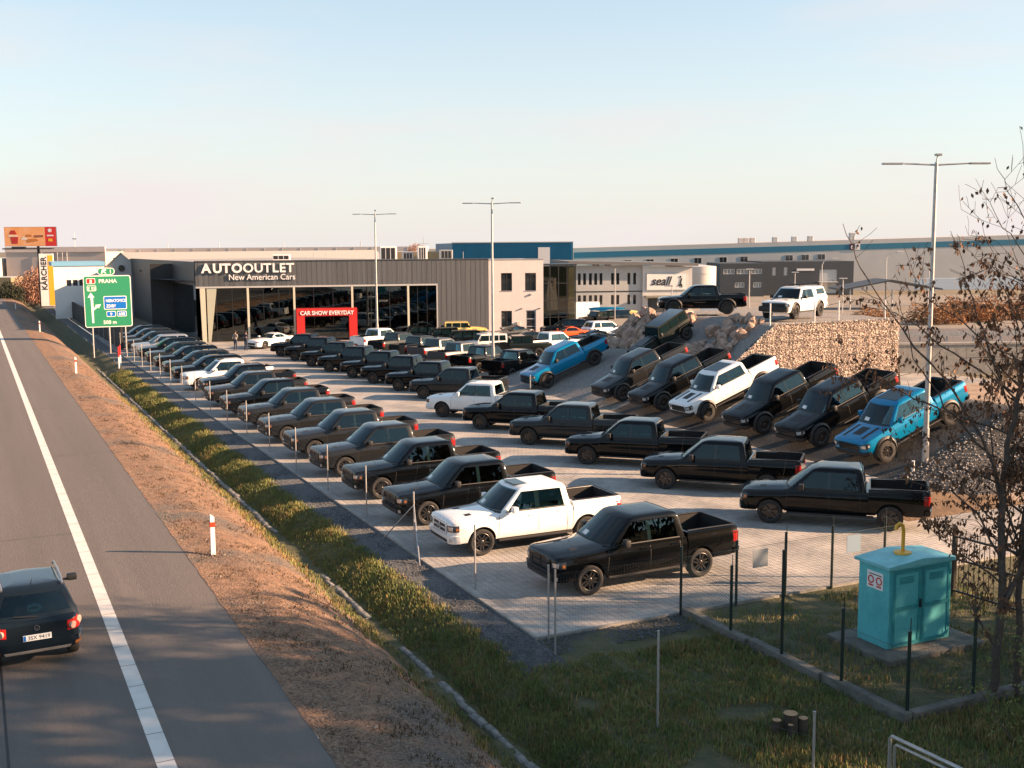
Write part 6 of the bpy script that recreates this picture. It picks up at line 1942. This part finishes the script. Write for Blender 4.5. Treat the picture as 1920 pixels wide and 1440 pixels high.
# rear facing pickups behind the second row
hC = radians(50)
GC = 'pickup trucks seen from behind in the third row'
rowC = [('chevy', 'black', -.73, 76.72), ('chevy', 'black', -3.15, 80.4), ('ram', 'gunmetal', -5.03, 83.59), ('ram', 'gunmetal', -6.93, 87.46), ('ram', 'grey', -8.65, 89.9), ('ram', 'charcoal', -10.87, 93.79), ('ram', 'white', -13.07, 98.66)]
cC = ['black pickup truck seen from behind, just right of the middle street lamp', 'black pickup truck seen from behind, just left of the middle street lamp', 'grey pickup truck seen from behind, third from the middle street lamp', 'grey pickup truck seen from behind, fourth from the middle street lamp', 'dark grey pickup truck seen from behind, fifth from the middle street lamp', 'charcoal pickup truck seen from behind, beside the farthest street lamp', 'white pickup truck seen from behind with its white tailgate near the red portal']
for k, (kd, c, x, y) in enumerate(rowC):
    sp = _sp[kd]
    d = Vector((cos(hC), sin(hC), 0)); r_ = Vector((sin(hC), -cos(hC), 0))
    p = Vector((x, y, .03)) + d * (sp['L'] - sp['F']) - r_ * .9
    vehicle(kd, c, p, hC, cC[k], group=GC, drop=SMALL)
# trucks on the ramp
GD = 'pickup trucks parked nose down on the ramp'
for k, (s, c, kd) in enumerate(((33.8, 'blue', 'raptor_decal'), (37.7, 'black', 'raptor'), (41.6, 'black', 'raptor'), (46.1, 'white', 'raptor_decal'), (50.1, 'black', 'raptor'), (54.2, 'charcoal', 'raptor'), (62.7, 'blue', 'raptor'))):
    lab = ['blue pickup truck with black hood decal, nearest on the ramp', 'black pickup truck next to the near blue one on the ramp', 'black pickup truck on the ramp, right neighbour of the white one', 'white pickup truck with black hood stripes on the ramp', 'black pickup truck on the ramp, left neighbour of the white one', 'dark grey pickup truck on the ramp, second left of the white one', 'blue pickup truck on the ramp farthest from the camera, below the rocks'][k]
    t = 33.2 if k < 6 else 32.8
    by_wheel(kd, c, ST(s, t, (t - 31.95) * .364 + .03), hA, lab, pitch=radians(20), group=GD)
vehicle('jeep', 'green', ST(60.0, 39.7, 2.62), hA + radians(3), 'dark green boxy wagon tilted nose down on the rocky mound', pitch=radians(27))
vehicle('ram_lifted', 'black', (12.75, 76.2, 4.62), radians(176), 'black lifted pickup truck standing on top of the mound', group='pickup trucks on top of the mound')
w_ = vehicle('ram_lifted', 'white', ST(56.2, 46.9, 4.66), radians(231), 'white lifted pickup truck with canopy and black grille on top of the mound', group='pickup trucks on top of the mound', drop=('front_bumper', 'bed_liner', 'bed_rail'))
F_ = _sp['ram_lifted']['F']
tp = House([(1.30, F_ - 4.0, F_ - 5.72, .93, .01, .03), (1.84, F_ - 4.0, F_ - 5.50, .80, .01, .03), (1.90, F_ - 4.0, F_ - 5.40, .76, .01, .03)])
me = tp.build().mesh('canopy', PAINT['white']); link('canopy', me, w_)
for s in (1, -1):
    link('canopy_window', tp.pane_side((F_ - 4.2, F_ - 5.45, F_ - 5.35, F_ - 4.2, 1.42, 1.78), s).mesh('canopy_window', GLASS), w_)
pm = MB(); pm.rbox(F_ - .1, F_ + .22, -.95, .95, .50, .82, .05); pm.rbox(F_ - .05, F_ + .06, -.78, .78, .82, 1.02, .03); pm.obj('front_bumper', PLASTIC, w_)
pm = MB()
for y in (-.5, .5): pm.rbox(F_ - 5.2, F_ - 2.4, y - .03, y + .03, 1.99, 2.03, .01)
for x in (2.5, 3.2, 3.9, 4.6): pm.rbox(F_ - x - .04, F_ - x + .04, -.55, .55, 2.03, 2.06, .01)
pm.obj('roof_rack', PLASTIC, w_)
# cars and wagons further back
rest = [('jeep', 'white', (-2.6, 95.2), 196, 'white boxy wagon parked behind the rear facing pickups'), ('jeep_pickup', 'green', (.4, 93.2), 188, 'dark green boxy wagon with pickup bed beside the white wagon'),
        ('jeep', 'black', (-9.4, 105.4), 192, 'black boxy wagon, leftmost of three before the charcoal wall'), ('jeep', 'black', (-7.1, 102.4), 192, 'black boxy wagon, middle of three before the charcoal wall'), ('jeep', 'black', (-5.0, 99.0), 192, 'black boxy wagon, rightmost of three before the charcoal wall'),
        ('jeep', 'yellow', (-4.6, 111.4), 8, 'pale yellow boxy wagon against the charcoal wall'), ('coupe', 'white', (-8.4, 110.3), 190, 'white coupe roof beside the pale yellow wagon'),
        ('coupe', 'navy', (-.2, 111.4), 215, 'dark blue sports coupe before the cream annex'), ('coupe', 'orange', (5.2, 110.0), 200, 'orange sports coupe below the glazed stair tower'),
        ('coupe', 'silver', (-3.0, 104.0), 200, 'silver sports coupe behind the white boxy wagon'), ('coupe', 'charcoal', (1.2, 104.2), 205, 'charcoal sports coupe right of the silver coupe'),
        ('coupe', 'black', (7.4, 105.0), 200, 'black sports coupe nearer the foot of the mound'), ('coupe', 'black', (7.2, 101.0), 196, 'black sports coupe right before the gravel slope'),
        ('chevy', 'white', (3.6, 95.8), 35, 'white pickup truck seen from behind, above the far blue truck'), ('suv', 'white', (9.6, 112.0), 30, 'white wagon seen from behind at the foot of the mound'),
        ('jeep', 'black', (9.6, 128.0), 215, 'black boxy wagon parked in the far yard before the grey office'), ('suv', 'black', (5.4, 114.5), 190, 'black wagon partly hidden behind the orange coupe'),
        ('van', 'white', (7.9, 137.0), 200, 'white van beside the glazed stair tower'), ('van', 'white', (22.6, 126.0), 170, 'white van behind the nose of the black pickup on the mound'),
        ('suv', 'navy', (11.8, 131.0), 200, 'blue wagon behind the black boxy wagon in the far yard')]
for kd, c, (x, y), yw, lab in rest:
    vehicle(kd, c, (x, y, .03 if y < 120 else -.02), radians(yw), lab, drop=SMALL)
c_ = vehicle('coupe', 'white', (-22.6, 104.2, .03), radians(236), 'white sports coupe facing the camera before the showroom glass', drop=())
for kd, c, (x, y), yw, lab in [('coupe', 'grey', (3.2, 3.2), 200, 'dark sports coupe inside the showroom behind the left pane'), ('jeep', 'grey', (7.0, 4.5), 205, 'grey boxy wagon inside the showroom behind the second pane'), ('suv', 'charcoal', (18.0, 4.0), 190, 'dark wagon inside the showroom behind the fourth pane'), ('coupe', 'charcoal', (21.6, 3.2), 200, 'dark sports coupe inside the showroom behind the right pane'), ('ram', 'grey', (12.6, 6.5), 230, 'grey pickup truck inside the showroom behind the red portal')]:
    p = HM @ Vector((x, y, .03))
    vehicle(kd, c, p, radians(yw), lab, group='cars inside the showroom', drop=SMALL)
for nm, col, (x, y, z), lab in (('canoe', 'yellow', (12.6, 131.5, 1.3), 'yellow canoe stacked in the far yard'), ('canoe', 'blue', (11.4, 134.0, 1.5), 'blue canoe stacked in the far yard behind the yellow one')):
    pm = MB(); pm.tube([(-2.2, 0, .25), (-1.7, 0, .1), (-.8, 0, 0), (.8, 0, 0), (1.7, 0, .1), (2.2, 0, .25)], [.06, .3, .46, .46, .3, .06], 12)
    cn = thing(nm, lab, 'canoe', Matrix.Translation((x, y, z)) @ R(radians(-12)))
    pm.obj('hull', PAINT[col], cn)
    pm = MB(); pm.rbox(-1.3, -1.1, -.5, .5, -z, -.3, .02); pm.rbox(1.1, 1.3, -.5, .5, -z, -.3, .02); pm.obj('trestle', STEEL, cn)
# the car on the motorway
vw = vehicle('hatch', 'navy', ST(22.95 + 1.45, .66, 1.306), PHI + pi / 2 + radians(3), 'dark blue hatchback driving away on the motorway, seen from behind', drop=('licence_plate', 'tail_light', 'rear_bumper'), name='hatchback_car')
vw.scale = (.93, .93, .93)
Fh = _sp['hatch']['F']; Rh = Fh - 4.22
hh = Hull(Fh, _sp['hatch']['st'])
pm = MB(); hh.wrap(pm, Rh + .8, 180 - 66, 180 + 66, .40, .62, .03, .07, 21, 4); pm.obj('rear_bumper', PAINT['navy'], vw)
pm = MB(); hh.wrap(pm, Rh + .8, 180 - 74, 180 + 74, .30, .40, .022, .05, 21, 3); pm.obj('lower_bumper', PLASTIC, vw)
pm = MB(); hh.wrap(pm, Rh + .8, 180 - 38, 180 + 38, .30, .43, .042, .05, 13, 3); pm.obj('skid_plate', mat('skid plate silver', (.50, .46, .42), rough=.45, metal=.4), vw)
LRED = mat('red lens', (.40, .015, .012), rough=.15); LPALE = mat('pale lens', (.40, .27, .22), rough=.2)
for s in (1, -1):
    pm = MB(); hh.wrap(pm, Rh + .8, 180 - s * 36, 180 - s * 66, .74, .97, .012, .03, 9, 4, zf=lambda i, k: .74 + .06 * i + (.20 + .03 * i) * k); tl_ = pm.obj('tail_light', LRED, vw)
    for th_, z, r_ in ((41, .835, .075), (52, .885, .085)):
        a = radians(180 - s * th_); rr = hh.cast(Rh + .8, a, z) + .008
        q = MB(); q.lathe([(0, .012), (r_ * .55, .012), (r_ * .62, .016), (r_, .010), (r_, -.04), (0, -.04)], 18, Matrix.Translation((Rh + .8 + rr * cos(a), rr * sin(a), z)) @ R(a - pi / 2)); q.obj('round_lamp', LPALE, tl_)
    pm = MB(); hh.wrap(pm, Rh + .8, 180 - s * 42, 180 - s * 58, .43, .49, .045, .03, 4, 2); pm.obj('reflector', AMBER, vw)
    pm = MB(); pm.tube([(Fh - 1.95, s * .60, 1.59), (Fh - 2.05, s * .61, 1.66), (Fh - 2.8, s * .60, 1.685), (Fh - 3.5, s * .59, 1.66), (Fh - 3.66, s * .585, 1.585)], .024, 8); pm.obj('roof_rail', RIMS, vw)
zz, yy = .60, .0
xr_ = Rh + .8 - hh.cast(Rh + .8, pi, .70)
pm = MB(); pm.box(xr_ - .022, xr_ - .004, -.27, .27, .63, .75); pl_ = pm.obj('licence_plate', PAPER, vw, smooth=0)
q = MB(); q.box(xr_ - .024, xr_ - .022, .215, .265, .635, .745); q.obj('blue_band', SBLUE, pl_, smooth=0)
me = text_mesh('3SX 9419', .115, BLACKL, extrude=.001, align='CENTER', sx=.95)
o = link('lettering', me, pl_); o.matrix_local = Matrix.Translation((xr_ - .0245, -.03, .652)) @ R(-pi / 2) @ STAND
pm = MB(); pm.lathe([(.045, -.004), (.058, -.004), (.058, .008), (.045, .008)], 20, Matrix.Translation((xr_ - .004, 0, .88)) @ R(pi / 2), closed=True)
pm.prism([(-.035, .905), (-.025, .905), (-.012, .86), (0, .885), (.012, .86), (.025, .905), (.035, .905), (.014, .84), (0, .866), (-.014, .84)], -.012, -.002, Matrix.Translation((xr_, 0, 0)) @ R(-pi / 2)); pm.obj('badge', CHROME, vw)
pm = MB(); pm.prism([(.40, .64), (.415, .64), (.42, .68), (.455, .68), (.46, .64), (.475, .64), (.475, .715), (.49, .73), (.47, .735), (.455, .71), (.41, .71), (.39, .725), (.40, .69)], -.010, .0, Matrix.Translation((xr_ + .045, 0, 0)) @ R(-pi / 2)); pm.obj('dog_sticker', mat('tan sticker', (.55, .38, .2), rough=.6), vw, smooth=0)
pm = MB(); pm.tube([(xr_ + .12, -.05, 1.075), (xr_ + .115, .15, 1.10), (xr_ + .135, .42, 1.13)], .010, 5); pm.obj('rear_wiper', PLASTIC, vw)
pm = MB(); pm.cyl((Fh - 3.45, 0, 1.62), (Fh - 3.78, 0, 1.80), .008, .004, 6); pm.obj('antenna', PLASTIC, vw)
pm = MB(); pm.tube([(xr_ + .42 + .05 * sin(a), .13 * cos(a), 1.18 + .05 * sin(a)) for a in [radians(20 + 320 * k / 14) for k in range(15)]], .032, 8); pm.obj('neck_pillow', mat('pale pillow', (.45, .62, .60), rough=.8), vw)
for p in list(PROTO.values()):
    for c in list(p.children_recursive): bpy.data.objects.remove(c)
    bpy.data.objects.remove(p)
# ------------------------------------------------------------------ people
def person(pos, yaw, label, top, trousers, pose):
    """one skinned body; clothing shells follow it"""
    th = thing('person', label, 'person', Matrix.Translation(pos) @ R(yaw))
    J = {'pelvis': (0, 0, .96), 'waist': (0, 0, 1.10), 'chest': (.01, 0, 1.34), 'neckb': (0, 0, 1.48), 'neck': (.01, 0, 1.55), 'head': (.02, 0, 1.64), 'crown': (.015, 0, 1.74)}
    for s, q in ((1, 'l'), (-1, 'r')):
        J['hip' + q] = (0, s * .10, .92); J['kn' + q] = (.03 * s, s * .11, .50); J['an' + q] = (-.02 + .02 * s, s * .12, .09); J['toe' + q] = (.15 + .02 * s, s * .14, .045)
        J['sh' + q] = (0, s * .19, 1.43)
        J['el' + q] = (pose[0] - .05, s * .25, 1.15 + pose[2]); J['wr' + q] = (pose[0] + pose[1], s * (.20 - pose[3]), 1.02 + pose[2] * 2.2); J['ha' + q] = (pose[0] + pose[1] * 1.35, s * (.19 - pose[3]), .95 + pose[2] * 2.4)
    rad = {'pelvis': .15, 'waist': .135, 'chest': .155, 'neckb': .08, 'neck': .055, 'head': .095, 'crown': .08}
    for q in 'lr': rad.update({'hip' + q: .095, 'kn' + q: .068, 'an' + q: .045, 'toe' + q: .04, 'sh' + q: .07, 'el' + q: .048, 'wr' + q: .034, 'ha' + q: .036})
    E = [('pelvis', 'waist'), ('waist', 'chest'), ('chest', 'neckb'), ('neckb', 'neck'), ('neck', 'head'), ('head', 'crown')]
    for q in 'lr': E += [('pelvis', 'hip' + q), ('hip' + q, 'kn' + q), ('kn' + q, 'an' + q), ('an' + q, 'toe' + q), ('chest', 'sh' + q), ('sh' + q, 'el' + q), ('el' + q, 'wr' + q), ('wr' + q, 'ha' + q)]
    names = list(J)
    me = bpy.data.meshes.new('body')
    me.from_pydata([J[n_] for n_ in names], [(names.index(a), names.index(b)) for a, b in E], [])
    o = bpy.data.objects.new('body', me); COL.objects.link(o)
    md = o.modifiers.new('skin', 'SKIN'); md.use_smooth_shade = True
    for i, n_ in enumerate(names):
        sv = me.skin_vertices[0].data[i]
        sv.radius = (rad[n_], rad[n_]); sv.use_root = (n_ == 'pelvis')
    o.modifiers.new('sub', 'SUBSURF').levels = 1
    dg = bpy.context.evaluated_depsgraph_get()
    bme = bpy.data.meshes.new_from_object(o.evaluated_get(dg))
    bpy.data.objects.remove(o)
    bme.materials.clear()
    SK = MATS.get('skin') or mat('skin', (.42, .25, .18), rough=.6)
    for m_ in (SK, trousers, top, FRAMEB): bme.materials.append(m_)
    for p in bme.polygons:
        c = p.center
        p.material_index = 3 if c.z < .075 else 1 if c.z < 1.0 and abs(c.y) < .19 else 2 if (c.z < 1.50 and not (abs(c.y) > .13 and c.x > .22)) else 0
    link('body', bme, th)
    HR = MATS.get('hair') or mat('hair', (.03, .02, .015), rough=.8)
    pm = MB(); pm.lathe([(0, .125), (.06, .115), (.098, .07), (.108, .01), (.10, -.04)], 16, Matrix.Translation((-.005, 0, 1.67)) @ Matrix.Rotation(pi / 2, 4, 'X') @ Matrix.Rotation(radians(-14), 4, 'Z')); pm.obj('hair', HR, th)
    return th
JE = mat('blue jeans', (.025, .035, .06), rough=.9)
person((-25.05, 101.3, .03), radians(250), 'person in a grey jacket standing beside the white sports coupe', mat('grey jacket', (.22, .20, .18), rough=.9), JE, (.08, .14, .06, .06))
person((-24.0, 100.9, .03), radians(262), 'person in a dark top holding something before the white sports coupe', mat('dark navy top', (.03, .035, .05), rough=.9), JE, (.12, .20, .10, .12))

# ------------------------------------------------------------------ trees and bushes
TWIG = mat('twig bark', (.075, .060, .050), rough=.95, var=.25, scale=9)
LEAF = mat('withered leaves', (.062, .034, .020), rough=.85, col2=(.21, .105, .052), scale=3.0, detail=2)
def grow(mb, p, d, length, r, depth, rg, tips, bend=.18, up=.05, kids=(3, 5), shrink=.62, seg=5, minr=.004):
    pts, rs = [p.copy()], [r]
    n_ = max(3, int(length / .45))
    q, dd = p.copy(), d.normalized()
    for i in range(n_):
        dd = (dd + Vector((rg.gauss(0, bend), rg.gauss(0, bend), rg.gauss(0, bend) + up)) * .5).normalized()
        q = q + dd * (length / n_)
        pts.append(q.copy()); rs.append(max(minr, r * (1 - .75 * (i + 1) / n_)))
    mb.tube(pts, rs, seg if r > .03 else 4 if r > .012 else 3)
    if depth == 0:
        tips.append((pts, dd)); return pts
    for k in range(rg.randint(*kids)):
        i = rg.randint(max(1, n_ // 4), n_)
        a = rg.uniform(0, 2 * pi)
        base = pts[i] - pts[i - 1]
        side = base.cross(Vector((cos(a), sin(a), .3))).normalized()
        nd = (base.normalized() * rg.uniform(.5, .9) + side * rg.uniform(.5, 1.0)).normalized()
        grow(mb, pts[i], nd, length * shrink * rg.uniform(.7, 1.15), max(minr, rs[i] * .72), depth - 1, rg, tips, bend, up, kids, shrink, seg, minr)
    tips.append((pts[n_ // 2:], dd))
    return pts
def leaves(mb, tips, per, size, rg, hang=.75, prob=1.0, low=False):
    for pts, d in tips:
        if rg.random() > prob: continue
        for _ in range(per):
            if low and rg.random() > max(.10, 1 - max(0.0, pts[-1].z - 6.0) * .22): continue
            p = rg.choice(pts) + Vector((rg.gauss(0, .05), rg.gauss(0, .05), rg.gauss(0, .04)))
            l, w = size * rg.uniform(.6, 1.3), size * rg.uniform(.16, .34)
            ax = Vector((rg.gauss(0, .5), rg.gauss(0, .5), -hang - rg.random() * .5)).normalized()
            sd = ax.cross(Vector((rg.gauss(0, 1), rg.gauss(0, 1), .1))).normalized() * w
            nm = ax.cross(sd).normalized() * w * .35
            mb.add([p, p + ax * l * .5 + sd + nm, p + ax * l, p + ax * l * .5 - sd + nm], [(0, 1, 2), (0, 2, 3)])
# the bare tree at the right edge
rg = random.Random(4)
tr_ = thing('bare_tree', 'bare tree with withered hanging leaves at the right edge', 'tree', Matrix.Translation((9.75, 21.9, -.1)))
mb, tips = MB(), []
V = Vector
def limb(pts, r0, r1, depth, kids, ln, prob_t=1):
    pts = [V(p) for p in pts]
    fine = []
    for a, b in zip(pts, pts[1:]):
        for k in range(4): fine.append(a.lerp(b, k / 4) + V((rg.gauss(0, .02), rg.gauss(0, .02), rg.gauss(0, .02))))
    fine.append(pts[-1])
    n_ = len(fine)
    rs = [r0 + (r1 - r0) * i / (n_ - 1) for i in range(n_)]
    mb.tube(fine, rs, 7 if r0 > .04 else 4)
    for k in range(kids):
        i = rg.randint(n_ // 4, n_ - 1)
        base = (fine[i] - fine[max(0, i - 1)]).normalized()
        a = rg.uniform(0, 2 * pi)
        nd = (base * .6 + V((cos(a), sin(a) * .7, rg.uniform(-.15, .7)))).normalized()
        grow(mb, fine[i], nd, ln * rg.uniform(.5, 1.1), max(.006, rs[i] * .55), depth, rg, tips, kids=(2, 4), up=.04, minr=.0045)
    tips.append((fine[n_ // 2:], None))
# trunk and leaders (local metres)
limb([(0, 0, 0), (.05, 0, 1.2), (.12, .05, 2.6), (.05, .1, 4.2), (.12, .1, 5.3)], .092, .060, 2, 8, 1.5)
limb([(.12, .1, 5.3), (.35, .15, 6.5), (.5, .2, 7.8), (.48, .2, 9.0)], .060, .016, 2, 15, 1.5)
limb([(.48, .2, 9.0), (.44, .2, 10.4), (.42, .2, 11.6), (.38, .2, 12.6)], .015, .005, 0, 3, .7)
limb([(.05, .1, 4.2), (-.25, .1, 5.2), (-1.0, .0, 6.4), (-2.1, -.1, 7.7), (-3.0, -.1, 8.9), (-3.35, -.1, 9.75)], .036, .006, 0, 9, .7)
limb([(-.25, .1, 5.2), (-1.1, .3, 6.1), (-1.7, .4, 7.1), (-2.05, .4, 8.3)], .022, .005, 0, 6, .7)
limb([(.12, .05, 2.9), (-.5, -.1, 4.0), (-1.1, -.2, 4.5), (-1.9, -.2, 4.7)], .03, .006, 1, 5, .9)
limb([(.2, .12, 6.0), (-.3, .2, 7.3), (-.8, .2, 8.6), (-1.15, .2, 9.6)], .022, .005, 1, 4, .7)
limb([(.05, 0, 1.9), (.6, -.2, 3.4), (1.1, -.2, 5.2), (1.25, 0, 6.6), (1.2, .1, 7.8)], .05, .012, 2, 14, 1.5)
limb([(-.1, .1, 4.6), (-.8, .0, 4.9), (-1.4, -.1, 5.6), (-1.7, -.1, 5.4)], .02, .005, 1, 5, .8)
for a, b in (((.45, .2, 9.0), (-.75, .1, 10.6)), ((.45, .2, 9.6), (-.35, .2, 11.0)), ((.4, .2, 10.2), (.85, .2, 12.2)), ((.3, .15, 7.6), (-.6, .1, 9.8)), ((.4, .2, 8.6), (-.9, .2, 9.3))):
    a, b = V(a), V(b)
    limb([a, a.lerp(b, .5) + V((0, 0, -.12)), b], .014, .004, 1, 3, .6)
limb([(.1, .1, 5.6), (-1.2, 0, 6.1), (-2.4, -.1, 6.6), (-3.1, -.1, 6.9)], .024, .005, 1, 9, .75)
limb([(.2, .1, 6.4), (-1.0, .2, 7.2), (-2.0, .2, 7.9), (-2.6, .2, 8.2)], .022, .005, 1, 8, .75)
limb([(.1, 0, 3.6), (-.7, -.2, 4.4), (-1.5, -.3, 5.0)], .020, .005, 0, 5, .6)
limb([(.3, .1, 7.0), (-.6, .1, 7.6), (-1.6, .1, 8.3), (-2.0, .1, 9.0)], .02, .005, 1, 6, .7)
limb([(.05, 0, 2.6), (-.8, -.2, 3.2), (-1.7, -.3, 3.9)], .022, .005, 1, 7, .7)
limb([(.05, 0, 2.2), (.5, -.2, 3.0), (.9, -.3, 4.4)], .022, .006, 1, 9, .9)
for a, b in (((.48, .2, 8.6), (.95, .2, 12.4)), ((.5, .2, 8.0), (.70, .1, 11.2)), ((.45, .2, 8.8), (.1, .2, 11.6)), ((1.2, .1, 7.6), (1.05, .1, 11.0)), ((1.0, -.1, 5.4), (.55, 0, 9.2)), ((.3, .15, 6.6), (-.15, .1, 8.9))):
    a, b = V(a), V(b)
    limb([a, a.lerp(b, .5) + V((.08, 0, 0)), b], .013, .0035, 0, 3, .6)
mb.obj('trunk', TWIG, tr_, smooth=60, fix=False)
lf = MB()
leaves(lf, tips, 11, .12, rg, prob=.72, low=True)
lf.obj('crown', LEAF, tr_, smooth=0, fix=False)
# second stem just right of it
rg = random.Random(9)
t2 = thing('bare_tree', 'second thin bare trunk cut by the right edge of the picture', 'tree', Matrix.Translation((10.32, 22.1, -.1)))
mb, tips = MB(), []
limb([(0, 0, 0), (.02, 0, 1.5), (.0, .05, 3.0), (.1, .1, 4.8), (.25, .1, 6.2), (.3, 0, 7.6)], .085, .02, 2, 16, 1.4)
limb([(0, .05, 3.2), (-.4, .1, 4.2), (-.7, .1, 5.4), (-.75, .1, 6.6)], .03, .006, 2, 5, 1.0)
mb.obj('trunk', TWIG, t2, smooth=60, fix=False)
lf = MB(); leaves(lf, tips, 13, .11, rg, prob=.75, low=True); lf.obj('crown', LEAF, t2, smooth=0, fix=False)
# brushwood at the lower right
rg = random.Random(21)
for k, (s, t, h, lab) in enumerate(((13.6, 17.2, 1.3, 'low leafy brushwood below the bare tree, left clump'), (12.9, 18.2, 1.7, 'low leafy brushwood in the lower right corner'), (14.6, 19.2, 1.6, 'low leafy brushwood at the foot of the bare trunks'))):
    bu = thing('brushwood', lab, 'bush', Matrix.Translation(ST(s, t, -.05)))
    mb, tips = MB(), []
    for q in range(10):
        a = rg.uniform(0, 2 * pi)
        grow(mb, V((.3 * cos(a), .3 * sin(a), 0)), V((cos(a) * .6, sin(a) * .6, 1)), h * rg.uniform(.7, 1.2), .014, 1, rg, tips, kids=(2, 4), minr=.004)
    mb.obj('stems', TWIG, bu, smooth=0, fix=False)
    lf = MB(); leaves(lf, tips, 22, .07, rg, hang=.1); lf.obj('foliage', GREEN, bu, smooth=0, fix=False)
# far bushes: one mesh of twigs and leaves per kind, shared
def bush_mesh(seed, m, n, flat=1.0, sz=.16):
    rg_ = random.Random(seed)
    mb = MB()
    for k in range(n):
        while True:
            p = V((rg_.uniform(-1, 1), rg_.uniform(-1, 1), rg_.uniform(0, 1)))
            rr = sqrt(p.x ** 2 + p.y ** 2 + (p.z - .35) ** 2 / .45)
            if rr < .85 + .35 * N(p.x * 2.2 + seed, p.y * 2.2, p.z * 2.5): break
        a = V((rg_.gauss(0, 1), rg_.gauss(0, 1), rg_.gauss(0, 1))).normalized() * sz * rg_.uniform(.5, 1.3)
        b = a.cross(V((rg_.gauss(0, 1), rg_.gauss(0, 1), rg_.gauss(0, 1)))).normalized() * sz * .38
        mb.add([p, p + a + b, p + a * 1.7, p + a - b], [(0, 1, 2), (0, 2, 3)])
    return mb.mesh('foliage', m, 0, False)
BOR = mat('orange brown twigs', (.20, .095, .040), rough=.9, col2=(.36, .185, .08), scale=1.5)
BPK = mat('pinkish brown twigs', (.26, .13, .085), rough=.9, col2=(.42, .23, .15), scale=1.5)
DKG = mat('dark evergreen', (.014, .020, .012), rough=.9, col2=(.03, .04, .02), scale=2)
bms = {'or': bush_mesh(1, BOR, 3200, sz=.055), 'pk': bush_mesh(2, BPK, 3200, sz=.055), 'dk': bush_mesh(3, DKG, 3000, sz=.07)}
STM = MB()
for k in range(7): STM.cyl((0, 0, -.1), (.25 * cos(k), .25 * sin(k), .55), .03, .012, 5)
STMM = STM.mesh('stems', TWIG)
def bush(kind, pos, sc, lab, grp):
    b = thing('bush', lab, 'bush', Matrix.Translation(pos), grp)
    for nm, me in (('foliage', bms[kind]), ('stems', STMM)):
        o = link(nm, me, b); o.scale = sc
        if nm == 'foliage': o.rotation_euler = (0, 0, rng.uniform(0, 6))
bush('or', (42.5, 112, 1.0), (3.6, 3, 2.6), 'orange brown bush left of the near lamp pole above the guard rail', 'orange bushes above the guard rail')
bush('or', (47.5, 116, 1.0), (4.2, 3, 3.0), 'orange brown bush behind the bare tree, middle of the bushes', 'orange bushes above the guard rail')
bush('or', (53.0, 118, 1.0), (4.2, 3, 2.6), 'orange brown bush nearest the right edge above the guard rail', 'orange bushes above the guard rail')
bush('or', (38.5, 120, .6), (2.6, 2.5, 2.0), 'small orange brown bush beside the open shelter', 'orange bushes above the guard rail')
bush('pk', (-80.6, 192, .2), (3.6, 3, 6.6), 'reddish bare bush left of the yellow pylon', 'reddish bushes by the pylon')
bush('pk', (-84.6, 196, .2), (3.0, 3, 4.8), 'lower reddish bare bush at the left end beside the pylon', 'reddish bushes by the pylon')
bush('dk', (-83.2, 186, .2), (3.0, 2.5, 3.8), 'dark evergreen bush in front of the reddish ones', 'reddish bushes by the pylon')
bush('dk', (-66, 172, .2), (5.0, 3, 3.2), 'dark hedge right of the yellow pylon', 'reddish bushes by the pylon')
bush('pk', (-18, 215, 6.5), (2.5, 2, 3.4), 'bare pinkish tree top above the showroom roof', None)
# wooded embankment of the overpass right of the camera (throws the shade on the near ground)
pm = MB()
em = []
for k in range(12):
    x = 16 + k * 6
    em.append(((x, x * .4816 - 13, 7.6), (x, x * .4816 + 1.5, 7.6), (x - 2, x * .4816 + 15.0, -.1)))
vs = [p for row in em for p in row]
fs = []
for i in range(11):
    for j in range(2): fs.append((i * 3 + j, (i + 1) * 3 + j, (i + 1) * 3 + j + 1, i * 3 + j + 1))
pm.add(vs, fs); pm.obj('embankment', SOIL, smooth=0, fix=False, kind='structure')
rg = random.Random(31)
mb, tips = MB(), []
grow(mb, V((0, 0, 0)), V((0, 0, 1)), 5.0, .14, 3, rg, tips, kids=(4, 6), up=.10, shrink=.66, minr=.006)
shade_t = mb.mesh('trunk', TWIG, 0, False)
lf = MB(); leaves(lf, tips, 16, .32, rg); shade_l = lf.mesh('crown', LEAF, 0, False)
for k, (x, y, z, sc) in enumerate(((20.5, 17.0, 1.0, 1.2), (25, 18.5, 1.4, 1.3), (28, 16.0, 4.0, 1.3), (31, 19.5, 2.5, 1.4), (23, 14, 3.2, 1.2), (35, 20.5, 3.2, 1.35), (27, 12.5, 6.0, 1.1), (33, 16, 6.5, 1.1), (19.0, 12.0, 2.5, 1.0), (40, 20.5, 6.0, 1.3), (26, 9.5, 7.0, 1.2), (22, 8.5, 5.5, 1.2), (36, 17.5, 7.5, 1.2))):
    b = thing('embankment_tree', 'withered tree on the wooded embankment right of the picture', 'tree', Matrix.Translation((x, y + 2.2, z)) @ R(k * 1.3), 'trees on the embankment')
    for nm, me in (('trunk', shade_t), ('crown', shade_l)):
        o = link(nm, me, b); o.scale = (sc, sc, sc)
